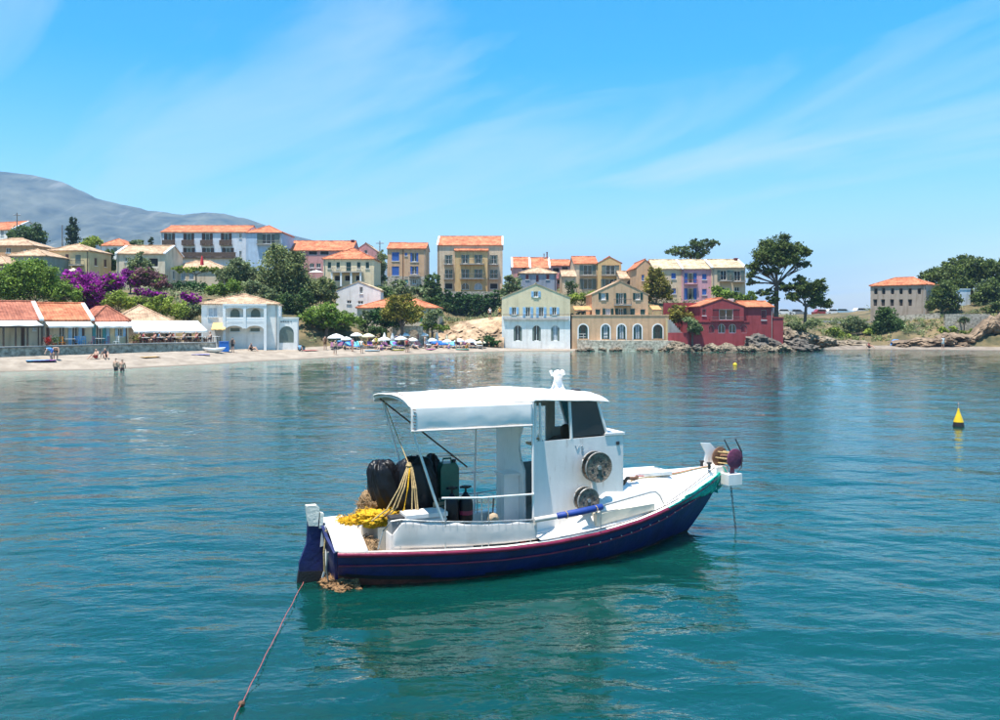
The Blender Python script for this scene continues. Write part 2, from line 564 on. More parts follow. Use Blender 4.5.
HS = [
    # --- beachfront row on the left, turned towards the bay
    dict(n='beach_shop', l='low beachfront house with rust red tiled roof behind the white pergola', bl=[
        dict(Y=74.6, x0=-40, x1=41, e=319, b=348.5, r=40, d=7, roof='gs', ry=301.5, wm=w_cream, rm=RUST, ver=1,
             W=[('d', 23, 337.5, 4.5, 21, S_BROWN, 'c'), ('w', 34.3, 328.5, 3, 4, None, ''), ('d', -8, 338, 6, 20, S_BROWN, 'c')])]),
    dict(n='beach_shop', l='low beachfront house with bright orange tiled roof between white roof edges', bl=[
        dict(Y=78.0, x0=41.3, x1=92, e=319, b=348, r=40, d=7, roof='gs', ry=303.5, wm=w_cream, rm=TERRA, ver=1,
             W=[('d', 48, 337, 4, 20, S_BROWN, 'c'), ('d', 62, 336, 6, 19, None, ''), ('d', 75, 336, 6, 20, S_LBLUE, 'o'), ('w', 83, 332, 4, 9, S_BROWN, 'c')])]),
    dict(n='beach_shop', l='low beachfront shop with pale blue door and shutters under a rust roof', bl=[
        dict(Y=80.7, x0=92.3, x1=128.5, e=319.5, b=347.5, r=40, d=7, roof='hip', ry=306, wm=w_lemon, rm=RUST,
             W=[('d', 99, 335.5, 6, 21, S_TEAL, 'o'), ('d', 108, 336, 4.5, 21, S_LBLUE, 'c'), ('w', 120.3, 332.5, 4.5, 8, S_LBLUE, 'o')])]),
    dict(n='taverna', l='taverna with peach hipped roof behind the white awning of the diners', bl=[
        dict(Y=88, x0=112, x1=172, e=321, b=347, r=30, d=7, roof='hip', ry=305.5, wm=w_cream, rm=PEACH,
             W=[('d', 143, 335, 4, 19, S_GREENL, 'c'), ('d', 157, 336, 6, 17, None, ''), ('w', 168, 334, 6, 9, None, '')])]),
    dict(n='beach_house', l='white two storey beach house with arched loggia and peach hipped roof', bl=[
        dict(Y=92, x0=201.5, x1=278.5, e=303.5, b=348, r=12, d=8, roof='hip', ry=294.5, wm=w_white, rm=PEACH, fr=WHITE,
             W=[('w', 212.8, 312.2, 9.5, 9.5, None, 'cl'), ('a', 235, 314, 10, 11, S_GREY, 'c'), ('a', 255.5, 314, 10, 11, S_GREY, 'c'),
                ('w', 235, 329.8, 10, 4, S_GREY, 'c'), ('w', 255, 329.8, 10, 4, S_GREY, 'c')],
             bal=[(225, 266.5, 322.6, 1.0, 4.5, 'w')], col=[(225.2, 305.5, 348), (245.5, 305.5, 323), (265.8, 305.5, 348)]),
        dict(Y=93.4, x0=278.6, x1=297.5, e=318.5, b=348, r=12, d=5, roof='flat', wm=w_white, rm=PALE,
             W=[('a', 286.5, 334.5, 15, 17, S_GREY, 'c')])]),
    # --- upper left
    dict(n='hillside_house', l='brown pink house with pale tiled roof beside the leafy bush', bl=[
        dict(Y=112, x0=-22, x1=7, e=263, b=290, r=0, d=7, roof='hip', ry=257, wm=w_brownpink, rm=PEACH, W=[('w', -8, 272, 5, 7, None, '')])]),
    dict(n='hillside_house', l='orange plastered house with pale roof below the dark round tree', bl=[
        dict(Y=138, x0=-26, x1=33, e=245, b=275, r=0, d=8, roof='hip', ry=238.5, wm=w_peach, rm=PEACH,
             W=[('w', 8.3, 250.5, 5, 5, None, ''), ('w', 25, 249.7, 2, 2.5, None, '')])]),
    dict(n='hillside_house', l='grey green house with pale hipped roof above the leafy bush', bl=[
        dict(Y=116, x0=8.5, x1=46, e=255.2, b=285, r=0, d=7, roof='hip', ry=250, wm=w_greygreen, rm=PEACH,
             W=[('w', 27, 261, 5.5, 4.5, None, ''), ('w', 40.6, 263, 4.5, 7, S_BLUE, 'c')])]),
    dict(n='hillside_house', l='yellow two storey house with small iron balcony and brown shutters', bl=[
        dict(Y=122, x0=49, x1=89, e=250, b=290, r=0, d=7, roof='hip', ry=244.5, wm=w_yellow, rm=PEACH,
             W=[('w', 67, 257.5, 3.5, 7, S_BROWN, 'c'), ('d', 78, 259.5, 5.5, 10, S_GREY, 'c'), ('w', 67, 272, 4, 6, None, '')],
             SW=[(1.6, 1.0, 0.9, 1.2, S_BROWN), (4.6, 1.0, 0.9, 1.2, S_BROWN)], bal=[(72, 84, 265, 0.9, 4.5, 'i')])]),
    dict(n='hillside_house', l='small white house with bright orange roof behind the hillside bushes', bl=[
        dict(Y=168, x0=100, x1=126, e=245, b=262, r=0, d=8, roof='hip', ry=239.5, wm=w_white, rm=TERRA,
             W=[('w', 107, 250, 3, 5, None, ''), ('w', 115, 250, 4, 5, S_GREY, 'c')])]),
    dict(n='hillside_house', l='cream house with plain gabled roof and one wide dark window', bl=[
        dict(Y=125, x0=116.5, x1=165, e=253.2, b=290, r=0, d=7, roof='gs', ry=246, wm=w_cream, rm=PEACH, ver=1,
             W=[('w', 127, 259.5, 5, 4.5, None, ''), ('v', 153.3, 262.5, 9.5, 9, None, '')], SW=[(3.0, 2.5, 0.9, 1.3, None)])]),
    dict(n='hillside_house', l='white house with sloping orange roof at the foot of the mountain', bl=[
        dict(Y=172, x0=-30, x1=12, e=230, b=255, r=-20, d=8, roof='gs', ry=222.5, wm=w_white, rm=TERRA, ver=1, W=[('w', 2, 233, 3, 5, None, '')])]),
    dict(n='hillside_house', l='low cream house with peach roof and three dark windows above the hedge', bl=[
        dict(Y=130, x0=166, x1=224, e=268.5, b=290, r=0, d=7, roof='hip', ry=261, wm=w_cream, rm=PEACH,
             W=cols((173.8, 183, 191.3), 276.5, 4.6, 7))]),
    dict(n='hotel', l='long white hotel with two rows of brown balconies and orange roof', c='hotel', bl=[
        dict(Y=160, x0=161, x1=246, e=231.8, b=275, r=0, d=10, roof='gs', ry=226, wm=w_hotel, rm=TERRA,
             W=[('v', x, 239, 11, 11.5, S_BROWN, 'in') for x in (169.5, 188.7, 207.3, 226.3)] + [('v', x, 252.5, 12, 9.5, S_BROWN, 'in') for x in (172, 189, 208, 228)]
               + [('w', 240.3, 235.8, 2.6, 5, None, ''), ('w', 240.4, 254.5, 2.4, 7, None, '')],
             bal=[(x - 6, x + 6, 244.8, 0.7, 4.2, 'b') for x in (169.5, 188.7, 207.3, 226.3)] + [(165, 237, 257.5, 0.9, 4.6, 'b')]),
        dict(Y=159, x0=246.2, x1=282, e=232, b=275, r=0, d=9, roof='hip', ry=226.5, wm=w_hshade, rm=TERRA,
             W=[('v', 268.5, 238.8, 23, 10.5, S_GREY, 'in')], SW=[(4.0, 5.6, 1.0, 1.6, None)], bal=[(257, 280, 244.2, 0.5, 3.0, 'i')])]),
    # --- middle
    dict(n='terrace_house', l='long pink house with red chimney and wide dark windows', bl=[
        dict(Y=165, x0=288, x1=352, e=250, b=285, r=0, d=9, roof='gs', ry=241.3, wm=w_pink, rm=TERRA,
             W=[('v', 301.8, 254, 6, 4, None, ''), ('v', 312.8, 253, 9, 4.2, None, ''), ('v', 324.4, 253, 9, 4.2, None, ''), ('w', 312, 265.6, 4.5, 4.5, None, ''), ('w', 318.5, 265.6, 4.5, 4.5, None, '')],
             chim=[(349, 240.5, 0.55, 1.6, 'r')])]),
    dict(n='gabled_house', l='narrow pink gabled house rising behind the yellow hip roofed house', bl=[
        dict(Y=174, x0=354, x1=377, e=251, b=285, r=0, d=10, roof='gf', ry=243, wm=w_pink, rm=PEACH, W=[('w', 366, 252, 3, 4, None, '')])]),
    dict(n='villa', l='pale yellow villa with five dark green shutters and hipped orange roof', bl=[
        dict(Y=140, x0=323.3, x1=374, e=258.3, b=286, r=0, d=8, roof='hip', ry=249, wm=w_lemon, rm=TERRA, fr=WHITE,
             W=[('w', x, 265.3, 3.6, 6.6, S_GREEN, 'c') for x in (329.4, 338.1, 358.7, 367.4)] + [('d', 348.6, 266.8, 5, 9.8, S_GREEN, 'c')]
               + [('v', 338, 278.3, 7, 6, None, ''), ('v', 348.6, 278.3, 8, 6, None, ''), ('v', 359, 278.3, 7, 6, None, '')],
             bal=[(332.8, 362.8, 272.3, 1.6, 4.0, 'i')], colf=[(333.4, 272.5, 283, 1.5), (342.6, 272.5, 283, 1.5), (352.6, 272.5, 283, 1.5), (362, 272.5, 283, 1.5)])]),
    dict(n='gabled_house', l='plain white gabled house with pale roof and one small dark upper window', bl=[
        dict(Y=124, x0=336, x1=380.5, e=290, b=312, r=0, d=9, roof='gf', ry=281.5, wm=w_white, rm=PALE,
             W=[('w', 361.2, 290.3, 3.2, 6.8, None, ''), ('w', 349, 302, 4.5, 3.5, None, ''), ('w', 360.5, 302.5, 5.5, 3.5, None, '')])]),
    dict(n='beach_house', l='low house with wide red hipped roof and green door behind the beach', bl=[
        dict(Y=114, x0=357, x1=438, e=307.2, b=328, r=0, d=9, roof='hip', ry=297, wm=w_cream, rm=TERRA,
             W=[('d', 420.3, 317.5, 4.5, 10, S_GREENL, 'c'), ('w', 366, 314, 5, 6, S_GREENL, 'c'), ('w', 431, 314.5, 4.5, 5, S_GREENL, 'c')])]),
    dict(n='apartment_house', l='small apartment house with blue shutters over a grey stone ground floor', bl=[
        dict(Y=160, x0=387.2, x1=404, e=248.2, b=290, r=0, d=8, roof='gs', ry=243, wm=w_apri, rm=TERRA, split=(276.3, w_stone), fr=WHITE,
             W=[('w', 395.5, 256.6, 7.5, 9, S_BLUE, 'c'), ('w', 395.5, 271, 7.5, 9.3, S_BLUE, 'c'), ('w', 396.6, 281.8, 4.2, 4.8, None, '')]),
        dict(Y=159.6, x0=404.1, x1=425.8, e=248.2, b=290, r=0, d=8, roof='gs', ry=243.3, wm=w_apri, rm=TERRA, split=(276.3, w_stone), fr=WHITE,
             W=[('w', 406, 254.3, 3, 3.2, S_BLUE, 'c'), ('w', 414.3, 257.3, 8, 9, S_BLUE, 'in'), ('w', 414.3, 270.2, 8, 8, S_BLUE, 'in'), ('w', 406.2, 281.8, 3.8, 4.6, S_TEAL, 'c'), ('w', 414.5, 281.8, 3.8, 4.8, None, '')],
             bal=[(409, 420, 276, 0.6, 3.6, 'i')])]),
    dict(n='hotel', l='tall ochre hotel of three balconied floors above an ivy covered wall', c='hotel', bl=[
        dict(Y=170, x0=437.3, x1=502.6, e=244.8, b=296, r=0, d=11, roof='gs', ry=236.6, wm=w_sand, rm=TERRA, ver=1,
             W=[('d', x, y, 7.6, 9, S_GREY, 'in') for x in (448.6, 493.8) for y in (259.6, 274.2)] + [('v', x, 286.2, 8, 6, None, '') for x in (448.6, 493.8)],
             bal=[(x - 4.6, x + 4.6, y, 0.7, 4.6, 'i') for x in (448.6, 493.8) for y in (264.4, 279)]),
        dict(Y=169.2, x0=455, x1=487.6, e=250.4, b=296, r=0, d=3, roof='flatr', ry=247.8, wm=w_ochre, rm=TERRA,
             W=[('d', x, y, 8, 9, S_GREY, 'in') for x in (465.2, 478.3) for y in (259.2, 273.8)] + [('a', x, 286.2, 8, 7, None, '') for x in (465.2, 478.3)],
             bal=[(460, 484, y, 0.8, 4.6, 'i') for y in (264, 278.6)])]),
    # --- waterfront, right of the beach
    dict(n='gabled_house', l='gabled waterfront house, white below and pale yellow above with light blue shutters', bl=[
        dict(Y=112, x0=501.8, x1=570.2, e=297.2, b=349.6, r=0, d=10, roof='gf', ry=283.6, wm=w_lemon, rm=PALE, split=(316, w_white), fr=WHITE,
             W=[('w', 535.9, 294.2, 4.2, 5.8, S_LBLUE, 'o'), ('w', 514, 311, 4.2, 7.6, S_LBLUE, 'o'), ('w', 554.3, 311, 4.2, 7.6, S_LBLUE, 'o'),
                ('d', 528, 312.4, 4.6, 10.6, S_LBLUE, 'o'), ('d', 541.2, 312.4, 4.6, 10.6, S_LBLUE, 'o')]
               + [('a', x, 333, 8.4, 16, S_GREY, 'in') for x in (517.8, 536.6, 555.2)],
             bal=[(503.5, 568.8, 319.2, 0.28, 4.6, 'i')])]),
    dict(n='gabled_house', l='apricot gabled house with dark green shutters above five white rimmed arches', bl=[
        dict(Y=112, x0=572, x1=668.8, e=315.8, b=345, r=0, d=9, roof='flat', wm=w_apri, rm=PEACH, fr=S_GREEN,
             W=[('a', 583.2, 331.6, 9, 14, S_GREEN, 'in', 1), ('a', 605.6, 331.9, 8, 14.6, S_GREEN, 'in', 1), ('a', 621.5, 331.9, 8, 14.6, S_GREEN, 'in', 1), ('a', 637.5, 331.9, 8, 14.6, S_GREEN, 'in', 1), ('a', 657.8, 331.6, 9.4, 14, S_GREEN, 'in', 1)]),
        dict(Y=112.9, x0=592, x1=648.2, e=294, b=317.5, nc=1, r=0, d=8, roof='gf', ry=280.6, wm=w_apri, rm=PEACH, fr=WHITE,
             W=[('w', 603.4, 296.3, 4.4, 6.6, S_GREEN, 'o'), ('d', 621, 298.6, 4.6, 11, S_GREEN, 'o'), ('w', 637.8, 296.3, 4.4, 6.6, S_GREEN, 'o'),
                ('w', 597.8, 312, 5, 5.6, S_GREEN, 'c'), ('d', 608, 313, 5, 9, S_GREEN, 'o'), ('d', 620.8, 313, 5, 9, S_GREEN, 'o'), ('d', 632.6, 313, 5, 9, S_GREEN, 'c'), ('w', 642.8, 312, 5, 5.6, S_GREEN, 'c')],
             bal=[(613.8, 630.6, 304.6, 1.0, 5.2, 'i')])]),
    # --- behind them
    dict(n='hillside_house', l='grey blue house with dark red shutters and hipped roof', bl=[
        dict(Y=145, x0=519.2, x1=556.3, e=272.8, b=292, r=0, d=7, roof='hip', ry=267.3, wm=w_greyblue, rm=PEACH,
             W=[('w', 527.3, 277, 3.6, 5.2, S_RED, 'c'), ('d', 537.4, 278.4, 3, 7.5, S_RED, 'c'), ('w', 547.8, 277, 3.6, 5.2, S_RED, 'c')])]),
    dict(n='terrace_house', l='pink house with two orange roofs divided by white edges and tall flue', bl=[
        dict(Y=160, x0=512, x1=530, e=267, b=290, r=0, d=9, roof='gs', ry=257.6, wm=w_pink, rm=TERRA, ver=1, W=[('v', 524, 268.9, 5, 2.6, None, '')]),
        dict(Y=159.8, x0=530.2, x1=549.8, e=267.4, b=290, r=0, d=9, roof='gs', ry=257.9, wm=w_pink, rm=TERRA, ver=1, W=[('v', 540, 269.3, 6, 2.6, None, '')],
             chim=[(548.2, 252.6, 0.22, 2.6, 'k'), (545.2, 254.2, 0.22, 2.0, 'g')])]),
    dict(n='terrace_house', l='pink two storey house with red striped balcony beside the beige apartments', bl=[
        dict(Y=164, x0=550.2, x1=571, e=265.2, b=292, r=0, d=8, roof='gs', ry=260, wm=w_pink, rm=TERRA,
             W=[('v', 556, 270, 7, 5, None, ''), ('v', 565, 268.5, 7, 4, None, ''), ('v', 560, 282, 6, 4.5, None, '')], bal=[(552, 562, 278.2, 0.6, 3, 'r')])]),
    dict(n='hillside_house', l='small beige house with peach roof beside a dark palm', bl=[
        dict(Y=147, x0=562, x1=576, e=276, b=295, r=0, d=6, roof='gs', ry=270.5, wm=w_sand, rm=PEACH, W=[('w', 566, 282, 2.6, 5, None, '')])]),
    dict(n='apartment_house', l='beige apartment house with stacked glazed balconies under a ridged orange roof', bl=[
        dict(Y=152, x0=574, x1=597.6, e=263.2, b=296, r=0, d=9, roof='gs', ry=256.8, wm=w_sand, rm=TERRA,
             W=[('v', 587.8, 270, 16.5, 10, S_GREY, 'in'), ('v', 587.8, 284, 16.5, 10.5, S_GREY, 'in')], bal=[(579.4, 596.2, 275.4, 0.6, 3.6, 'i')])]),
    dict(n='gabled_house', l='ochre gabled house with wide glazed balcony beside the beige apartments', bl=[
        dict(Y=150.5, x0=598, x1=621.3, e=262.6, b=296, r=0, d=9, roof='gf', ry=256.6, wm=w_ochre, rm=TERRA,
             W=[('v', 610.5, 270, 17.5, 9.6, S_GREY, 'in'), ('v', 609.5, 284, 17, 10, S_GREY, 'in')], bal=[(601.4, 619.6, 275.2, 0.6, 3.6, 'i')])]),
    dict(n='hillside_house', l='low beige house with pale roof and a dark arched opening', bl=[
        dict(Y=146, x0=620, x1=640, e=278.2, b=298, r=0, d=7, roof='gs', ry=271.4, wm=w_sand, rm=PEACH, W=[('a', 631, 283, 9, 7, None, '')])]),
    dict(n='terrace_house', l='apricot house with blue shutters and orange roof ending the terrace', bl=[
        dict(Y=139, x0=636.5, x1=654, e=267, b=304, r=0, d=11, roof='gf', ry=259.4, wm=w_apri, rm=TERRA, W=[('w', 643, 277.7, 2.6, 6, S_BLUE, 'c')])]),
    dict(n='terrace_house', l='sand coloured terrace house with blue shutters next to the lilac house', bl=[
        dict(Y=135.5, x0=654.1, x1=682.2, e=268.4, b=304, r=0, d=9, roof='gs', ry=260, wm=w_sand, rm=PALE,
             W=[('w', 673.6, 276, 4.8, 6, S_BLUE, 'c'), ('w', 673.6, 291.2, 4.8, 5.6, S_BLUE, 'c')], chim=[(660.5, 262.5, 0.8, 0.9, 'd')])]),
    dict(n='terrace_house', l='lilac pink terrace house with blue shutters and two stacked loggias', bl=[
        dict(Y=135, x0=682.3, x1=711.8, e=268.4, b=304, r=0, d=9, roof='gs', ry=260, wm=w_lilac, rm=PALE, ver=1,
             W=[('v', 690.6, 278.2, 12.5, 10.5, S_BLUE, 'in'), ('v', 690.6, 294, 12.5, 11.5, S_BLUE, 'in'), ('w', 704.4, 276.8, 4.6, 6, S_BLUE, 'c'), ('w', 704.4, 292, 4.6, 6, S_BLUE, 'c')],
             bal=[(684.4, 697, 283.6, 0.4, 3.6, 'r')], chim=[(688.6, 262.5, 0.8, 0.9, 'd')])]),
    dict(n='terrace_house', l='beige terrace house with two planted balconies and a brick chimney', bl=[
        dict(Y=134.5, x0=711.9, x1=745.4, e=267.2, b=304, r=0, d=9, roof='gs', ry=259.8, wm=w_sand, rm=PALE, ver=1,
             W=[('d', 723.6, 275.4, 6, 10, S_GREY, 'o'), ('d', 737.4, 276, 6.4, 10, S_GREY, 'o'), ('a', 722, 291, 9, 8, None, ''), ('w', 737, 289.2, 5, 4.4, None, '')],
             bal=[(719, 730.5, 280.8, 0.9, 4.6, 'i'), (732.4, 744.4, 281.4, 0.9, 4.6, 'i')], chim=[(743, 258.8, 0.5, 1.4, 'r')])]),
    dict(n='waterfront_villa', l='dark red seaside villa with arcaded terrace standing above the shore rocks', bl=[
        dict(Y=110, x0=700.8, x1=744, e=305.6, b=340, nc=1, r=0, d=9, roof='gf', ry=298.2, wm=w_red, rm=TERRA,
             W=[('w', 704.2, 312.4, 3.8, 6.4, S_RED, 'c'), ('v', 726.2, 314.6, 27, 10.8, S_RED, 'in')] + [('a', 703.9, 328.3, 4.6, 8, None, '')],
             bal=[(709, 741.5, 320.2, 1.0, 3.0, 'm')]),
        dict(Y=109.2, x0=687.4, x1=749.6, e=322.2, b=350, r=0, d=3.0, roof='flat', wm=w_red, rm=TERRA,
             W=[('a', 711.6, 329, 5.4, 8.4, S_RED, 'c'), ('a', 721.7, 328.6, 7, 9.4, None, ''), ('a', 732.5, 328.6, 7, 9.4, None, ''), ('a', 744, 329, 6.2, 8.4, w_red, 'c')]),
        dict(Y=110.5, x0=744.2, x1=773.4, e=306.4, b=345, r=0, d=7, roof='gs', ry=301.6, wm=w_red, rm=TERRA, chimw=1,
             W=[('w', 763.9, 315, 5, 10, S_RED, 'c')], chim=[(737.5, 299.5, 0.55, 1.1, 'w')]),
        dict(Y=110.2, x0=773.5, x1=783.2, e=318.2, b=348, r=0, d=6, roof='flat', wm=w_red, rm=TERRA, W=[])]),
    # --- right headland
    dict(n='unfinished_building', l='unfinished brown building with empty window openings and new orange roof', bl=[
        dict(Y=140, x0=870.5, x1=926, e=284.6, b=322, r=-46, d=6, roof='hip', ry=277.8, wm=w_raw, rm=TERRA, fr=w_raw,
             W=[('v', x, 291.4, 3.6, 6.4, None, '') for x in (875.8, 883.5, 892.4, 901, 910, 919.2)] + [('v', x, 302.8, 4, 7, None, '') for x in (875.2, 883, 892, 901, 910)],
             SW=[(3.0, .8, 1.1, 1.7, None)])]),
    dict(n='hut', l='small white hut under the pines on the right headland', c='hut', bl=[
        dict(Y=133, x0=954.5, x1=970.5, e=289.6, b=306, r=10, d=4, roof='flat', wm=w_pblue, rm=PALE, W=[('w', 958.5, 294, 2.6, 3.6, None, '')])]),
]


def frame_of(b):
    """centre of the front wall, unit vectors along it and into the house"""
    r = R(b['r'])
    cx = (b['x0'] + b['x1']) / 2
    C = Vector(((cx - 500) / F * b['Y'], b['Y'], 0))
    U = Vector((math.cos(r), math.sin(r), 0))
    Nn = Vector((-math.sin(r), math.cos(r), 0))
    zb = H - (b['b'] - HY) / F * b['Y']
    return C, U, Nn, zb


def on_front(b, px, py):
    C, U, Nn, zb = frame_of(b)
    d = Vector(((px - 500) / F, 1, -(py - HY) / F))
    t = Nn.dot(C) / Nn.dot(Vector((d.x, d.y, 0)))
    q = d * t
    return (Vector((q.x, q.y, 0)) - C).dot(U), q.z + H


# ------------------------------------------------------------------ terrain
shore_px = [-120, -60, 0, 100, 160, 212, 250, 300, 330, 380, 430, 470, 500, 520, 572, 590]
shore_py = [377, 374.5, 372, 370, 367, 364.5, 362, 359.5, 358, 356, 354, 352.5, 351.7, 351.5, 351.2, 350.8]
back_py = [362, 360, 357.5, 354, 352, 350.5, 349, 347.5, 346, 345, 344.5, 345.5, 347.8, 348.8, 349.1, 349.4]
back_z = [1.05, 1.05, 1.05, 1.05, 1.05, 1.0, .9, .9, .9, .9, .8, .7, .35, .2, .15, .1]
shoreA = [PZ(a, b, 0) for a, b in zip(shore_px, shore_py)]
backA = [PZ(a, b, c) for a, b, c in zip(shore_px, back_py, back_z)]
sh2_px = [818, 840, 870, 910, 950, 1000, 1060]
shoreB = [PZ(a, b, 0) for a, b in zip(sh2_px, [350.6, 350.0, 349.6, 349.8, 350.2, 350.8, 352])]
backB = [PZ(a, b, c) for a, b, c in zip(sh2_px, [348.5, 346.2, 345.6, 345.2, 345.2, 345.4, 346], [.3, .45, .5, .5, .5, .5, .5])]
rockline = [PZ(a, b, 0) for a, b in [(590, 350.8), (620, 351.5), (650, 352), (680, 352.3), (720, 352.5), (760, 352.2), (800, 351.4), (818, 350.6)]]
COAST = [Vector((-95, 30, 0)), Vector((-70, 50, 0))] + shoreA + rockline[1:-1] + shoreB + [Vector((85, 100, 0)), Vector((105, 75, 0)), Vector((120, 30, 0))]
coastXY = np.array([(p.x, p.y) for p in COAST])


def coast_dist(x, y):
    """signed distance to the coast line, positive on land (numpy arrays)"""
    best = np.full(x.shape, 1e9)
    for (ax, ay), (bx, by) in zip(coastXY[:-1], coastXY[1:]):
        dx, dy = bx - ax, by - ay
        t = np.clip(((x - ax) * dx + (y - ay) * dy) / (dx * dx + dy * dy), 0, 1)
        d = np.hypot(x - ax - t * dx, y - ay - t * dy)
        best = np.minimum(best, d)
    # inside test: bay polygon closed towards the camera
    poly = np.vstack([coastXY, [[120, -400], [-95, -400]]])
    ins = np.zeros(x.shape, bool)
    j = len(poly) - 1
    for i in range(len(poly)):
        xi, yi = poly[i]
        xj, yj = poly[j]
        c = ((yi > y) != (yj > y)) & (x < (xj - xi) * (y - yi) / (yj - yi + 1e-12) + xi)
        ins ^= c
        j = i
    return np.where(ins, -best, best)


ctrl = []
for h in HS:
    for b in h['bl']:
        if b.get('nc'):
            continue
        C, U, Nn, zb = frame_of(b)
        ul, ur = on_front(b, b['x0'], b['b'])[0], on_front(b, b['x1'], b['b'])[0]
        for uu in (ul, ur):
            q = C + U * uu
            ctrl.append((q.x, q.y, zb))
            q = q + Nn * b['d']
            ctrl.append((q.x, q.y, zb + 0.6))
for p in backA:
    ctrl.append((p.x, p.y, p.z - 0.25))
for p in backB:
    ctrl.append((p.x, p.y + 1.5, p.z - 0.1))
for px, py, Y in [(760, 322, 150), (800, 321, 150), (830, 321, 150), (860, 321, 150), (780, 320, 200), (830, 320, 200), (870, 320, 200), (760, 320, 230),
                  (790, 336, 122), (815, 338, 122), (840, 334, 130), (870, 332, 128), (900, 330, 122), (920, 322, 126), (950, 321, 126), (985, 318, 126), (950, 306, 133), (985, 300, 138), (1010, 300, 130), (960, 296, 150), (1000, 290, 150), (1060, 300, 130), (1060, 290, 160),
                  (900, 335, 118.5), (930, 332, 118), (960, 330, 117.5), (995, 326, 117), (1040, 325, 118),
                  (440, 324, 118), (470, 320, 120), (495, 318, 120), (450, 321, 150), (490, 321, 150), (445, 319, 159), (495, 319, 159), (470, 320, 159), (450, 322, 130), (480, 321, 135), (495, 320, 142), (450, 321, 142),
                  (690, 318, 120), (720, 308, 124), (750, 310, 124), (600, 312, 124), (540, 308, 126), (570, 308, 126), (640, 308, 124),
                  (30, 305, 96), (100, 305, 97), (160, 308, 99), (220, 300, 108), (260, 305, 108), (300, 318, 106), (325, 325, 106), (345, 325, 106),
                  (250, 275, 140), (300, 285, 140), (60, 290, 110), (130, 290, 112)]:
    p = P(px, py, Y)
    ctrl.append(tuple(p))
for x, y, z in [(-150, 120, 12), (-150, 200, 22), (-110, 90, 8), (-90, 60, 3), (-60, 230, 18), (0, 230, 12), (60, 230, 5), (120, 230, 6), (160, 150, 8), (130, 90, 4),
                (-200, 400, 25), (0, 400, 3), (200, 400, 2), (-100, 300, 16), (300, 200, 6), (300, 60, 4), (-300, 100, 20), (-300, 20, 10), (-600, 800, 30), (0, 900, -1), (700, 800, 0)]:
    ctrl.append((x, y, z))
cA = np.array(ctrl)
_, keep = np.unique(np.round(cA[:, :2] / 1.2), axis=0, return_index=True)
cA = cA[np.sort(keep)]


def phi(r):
    return np.sqrt(r * r + 4.0)


D = phi(np.hypot(cA[:, None, 0] - cA[None, :, 0], cA[:, None, 1] - cA[None, :, 1])) - np.eye(len(cA)) * 0.6
PT = np.c_[np.ones(len(cA))]
Asys = np.block([[D, PT], [PT.T, np.zeros((1, 1))]])
wts = np.linalg.lstsq(Asys, np.r_[cA[:, 2], 0], rcond=None)[0]


def ground_z(x, y):
    x = np.asarray(x, float)
    y = np.asarray(y, float)
    shp = x.shape
    xf, yf = x.ravel(), y.ravel()
    o = np.empty(len(xf))
    for i in range(0, len(xf), 20000):
        xs, ys = xf[i:i + 20000], yf[i:i + 20000]
        o[i:i + 20000] = phi(np.hypot(xs[:, None] - cA[None, :, 0], ys[:, None] - cA[None, :, 1])) @ wts[:-1] + wts[-1]
    o = o.reshape(shp)
    cd = coast_dist(x, y)
    rocky = np.clip((x - 8) / 3, 0, 1) * np.clip((46 - x) / 4, 0, 1)
    cb = np.where(x > 40, 5.0, np.where(x < -28, 13.0, 9.0))
    lim_s = np.where(cd < cb, cd * .09 - .12, cb * .09 - .12 + (cd - cb) * .9)
    lim_r = .05 + np.maximum(cd, 0) * .2 + np.maximum(cd - 6, 0) * .6
    land = np.minimum(o, lim_s * (1 - rocky) + lim_r * rocky)
    land = np.maximum(land, np.clip(cd * 0.03, 0, 0.15) - 0.05)
    sea = np.maximum(-0.05 + cd * 0.16, -4.0)
    return np.where(cd > 0, land, sea)


def gz(x, y):
    return float(ground_z(np.array([x]), np.array([y]))[0])


def spread(a, b, dense, step, lo, hi, grow):
    core = list(np.arange(a, b + 1e-6, step))
    s, x = step, a
    left = []
    while x > lo:
        s *= grow
        x -= s
        left.append(x)
    s, x = step, b
    right = []
    while x < hi:
        s *= grow
        x += s
        right.append(x)
    return np.array(left[::-1] + core + right)


def sheet(name, xs, ys, zf, m, smooth=True):
    X, Yg = np.meshgrid(xs, ys, indexing='ij')
    Z = zf(X, Yg)
    nv = np.stack([X.ravel(), Yg.ravel(), Z.ravel()], 1)
    nx, ny = len(xs), len(ys)
    idx = np.arange(nx * ny).reshape(nx, ny)
    q = np.stack([idx[:-1, :-1], idx[1:, :-1], idx[1:, 1:], idx[:-1, 1:]], -1).reshape(-1, 4)
    me = bpy.data.meshes.new(name)
    me.vertices.add(len(nv))
    me.vertices.foreach_set('co', nv.ravel())
    me.loops.add(q.size)
    me.loops.foreach_set('vertex_index', q.ravel())
    me.polygons.add(len(q))
    me.polygons.foreach_set('loop_start', np.arange(0, q.size, 4))
    me.update(calc_edges=True)
    me.polygons.foreach_set('use_smooth', [smooth] * len(q))
    me.materials.append(m)
    return link(name, me), X, Yg


# dry hillside: tan soil, pale grass and scrub
gm = mat('hillside', (0.045, 0.055, 0.018), 0.95, 0.35, 0.30, 0.9, 1.5, col2=(0.165, 0.115, 0.055), detail=10)
terr, X, Yg = sheet('ground', spread(-75, 95, 0, 1.1, -6000, 6000, 1.13), spread(60, 210, 0, 1.1, -900, 9000, 1.13),
                    lambda x, y: ground_z(x, y) + np.where(coast_dist(x, y) > 3, 0.12 * np.sin(x * 1.3 + 0.7 * y) * np.sin(y * 1.1 - 0.4 * x), 0) - 0.05, gm)
tag(terr, kind='structure')

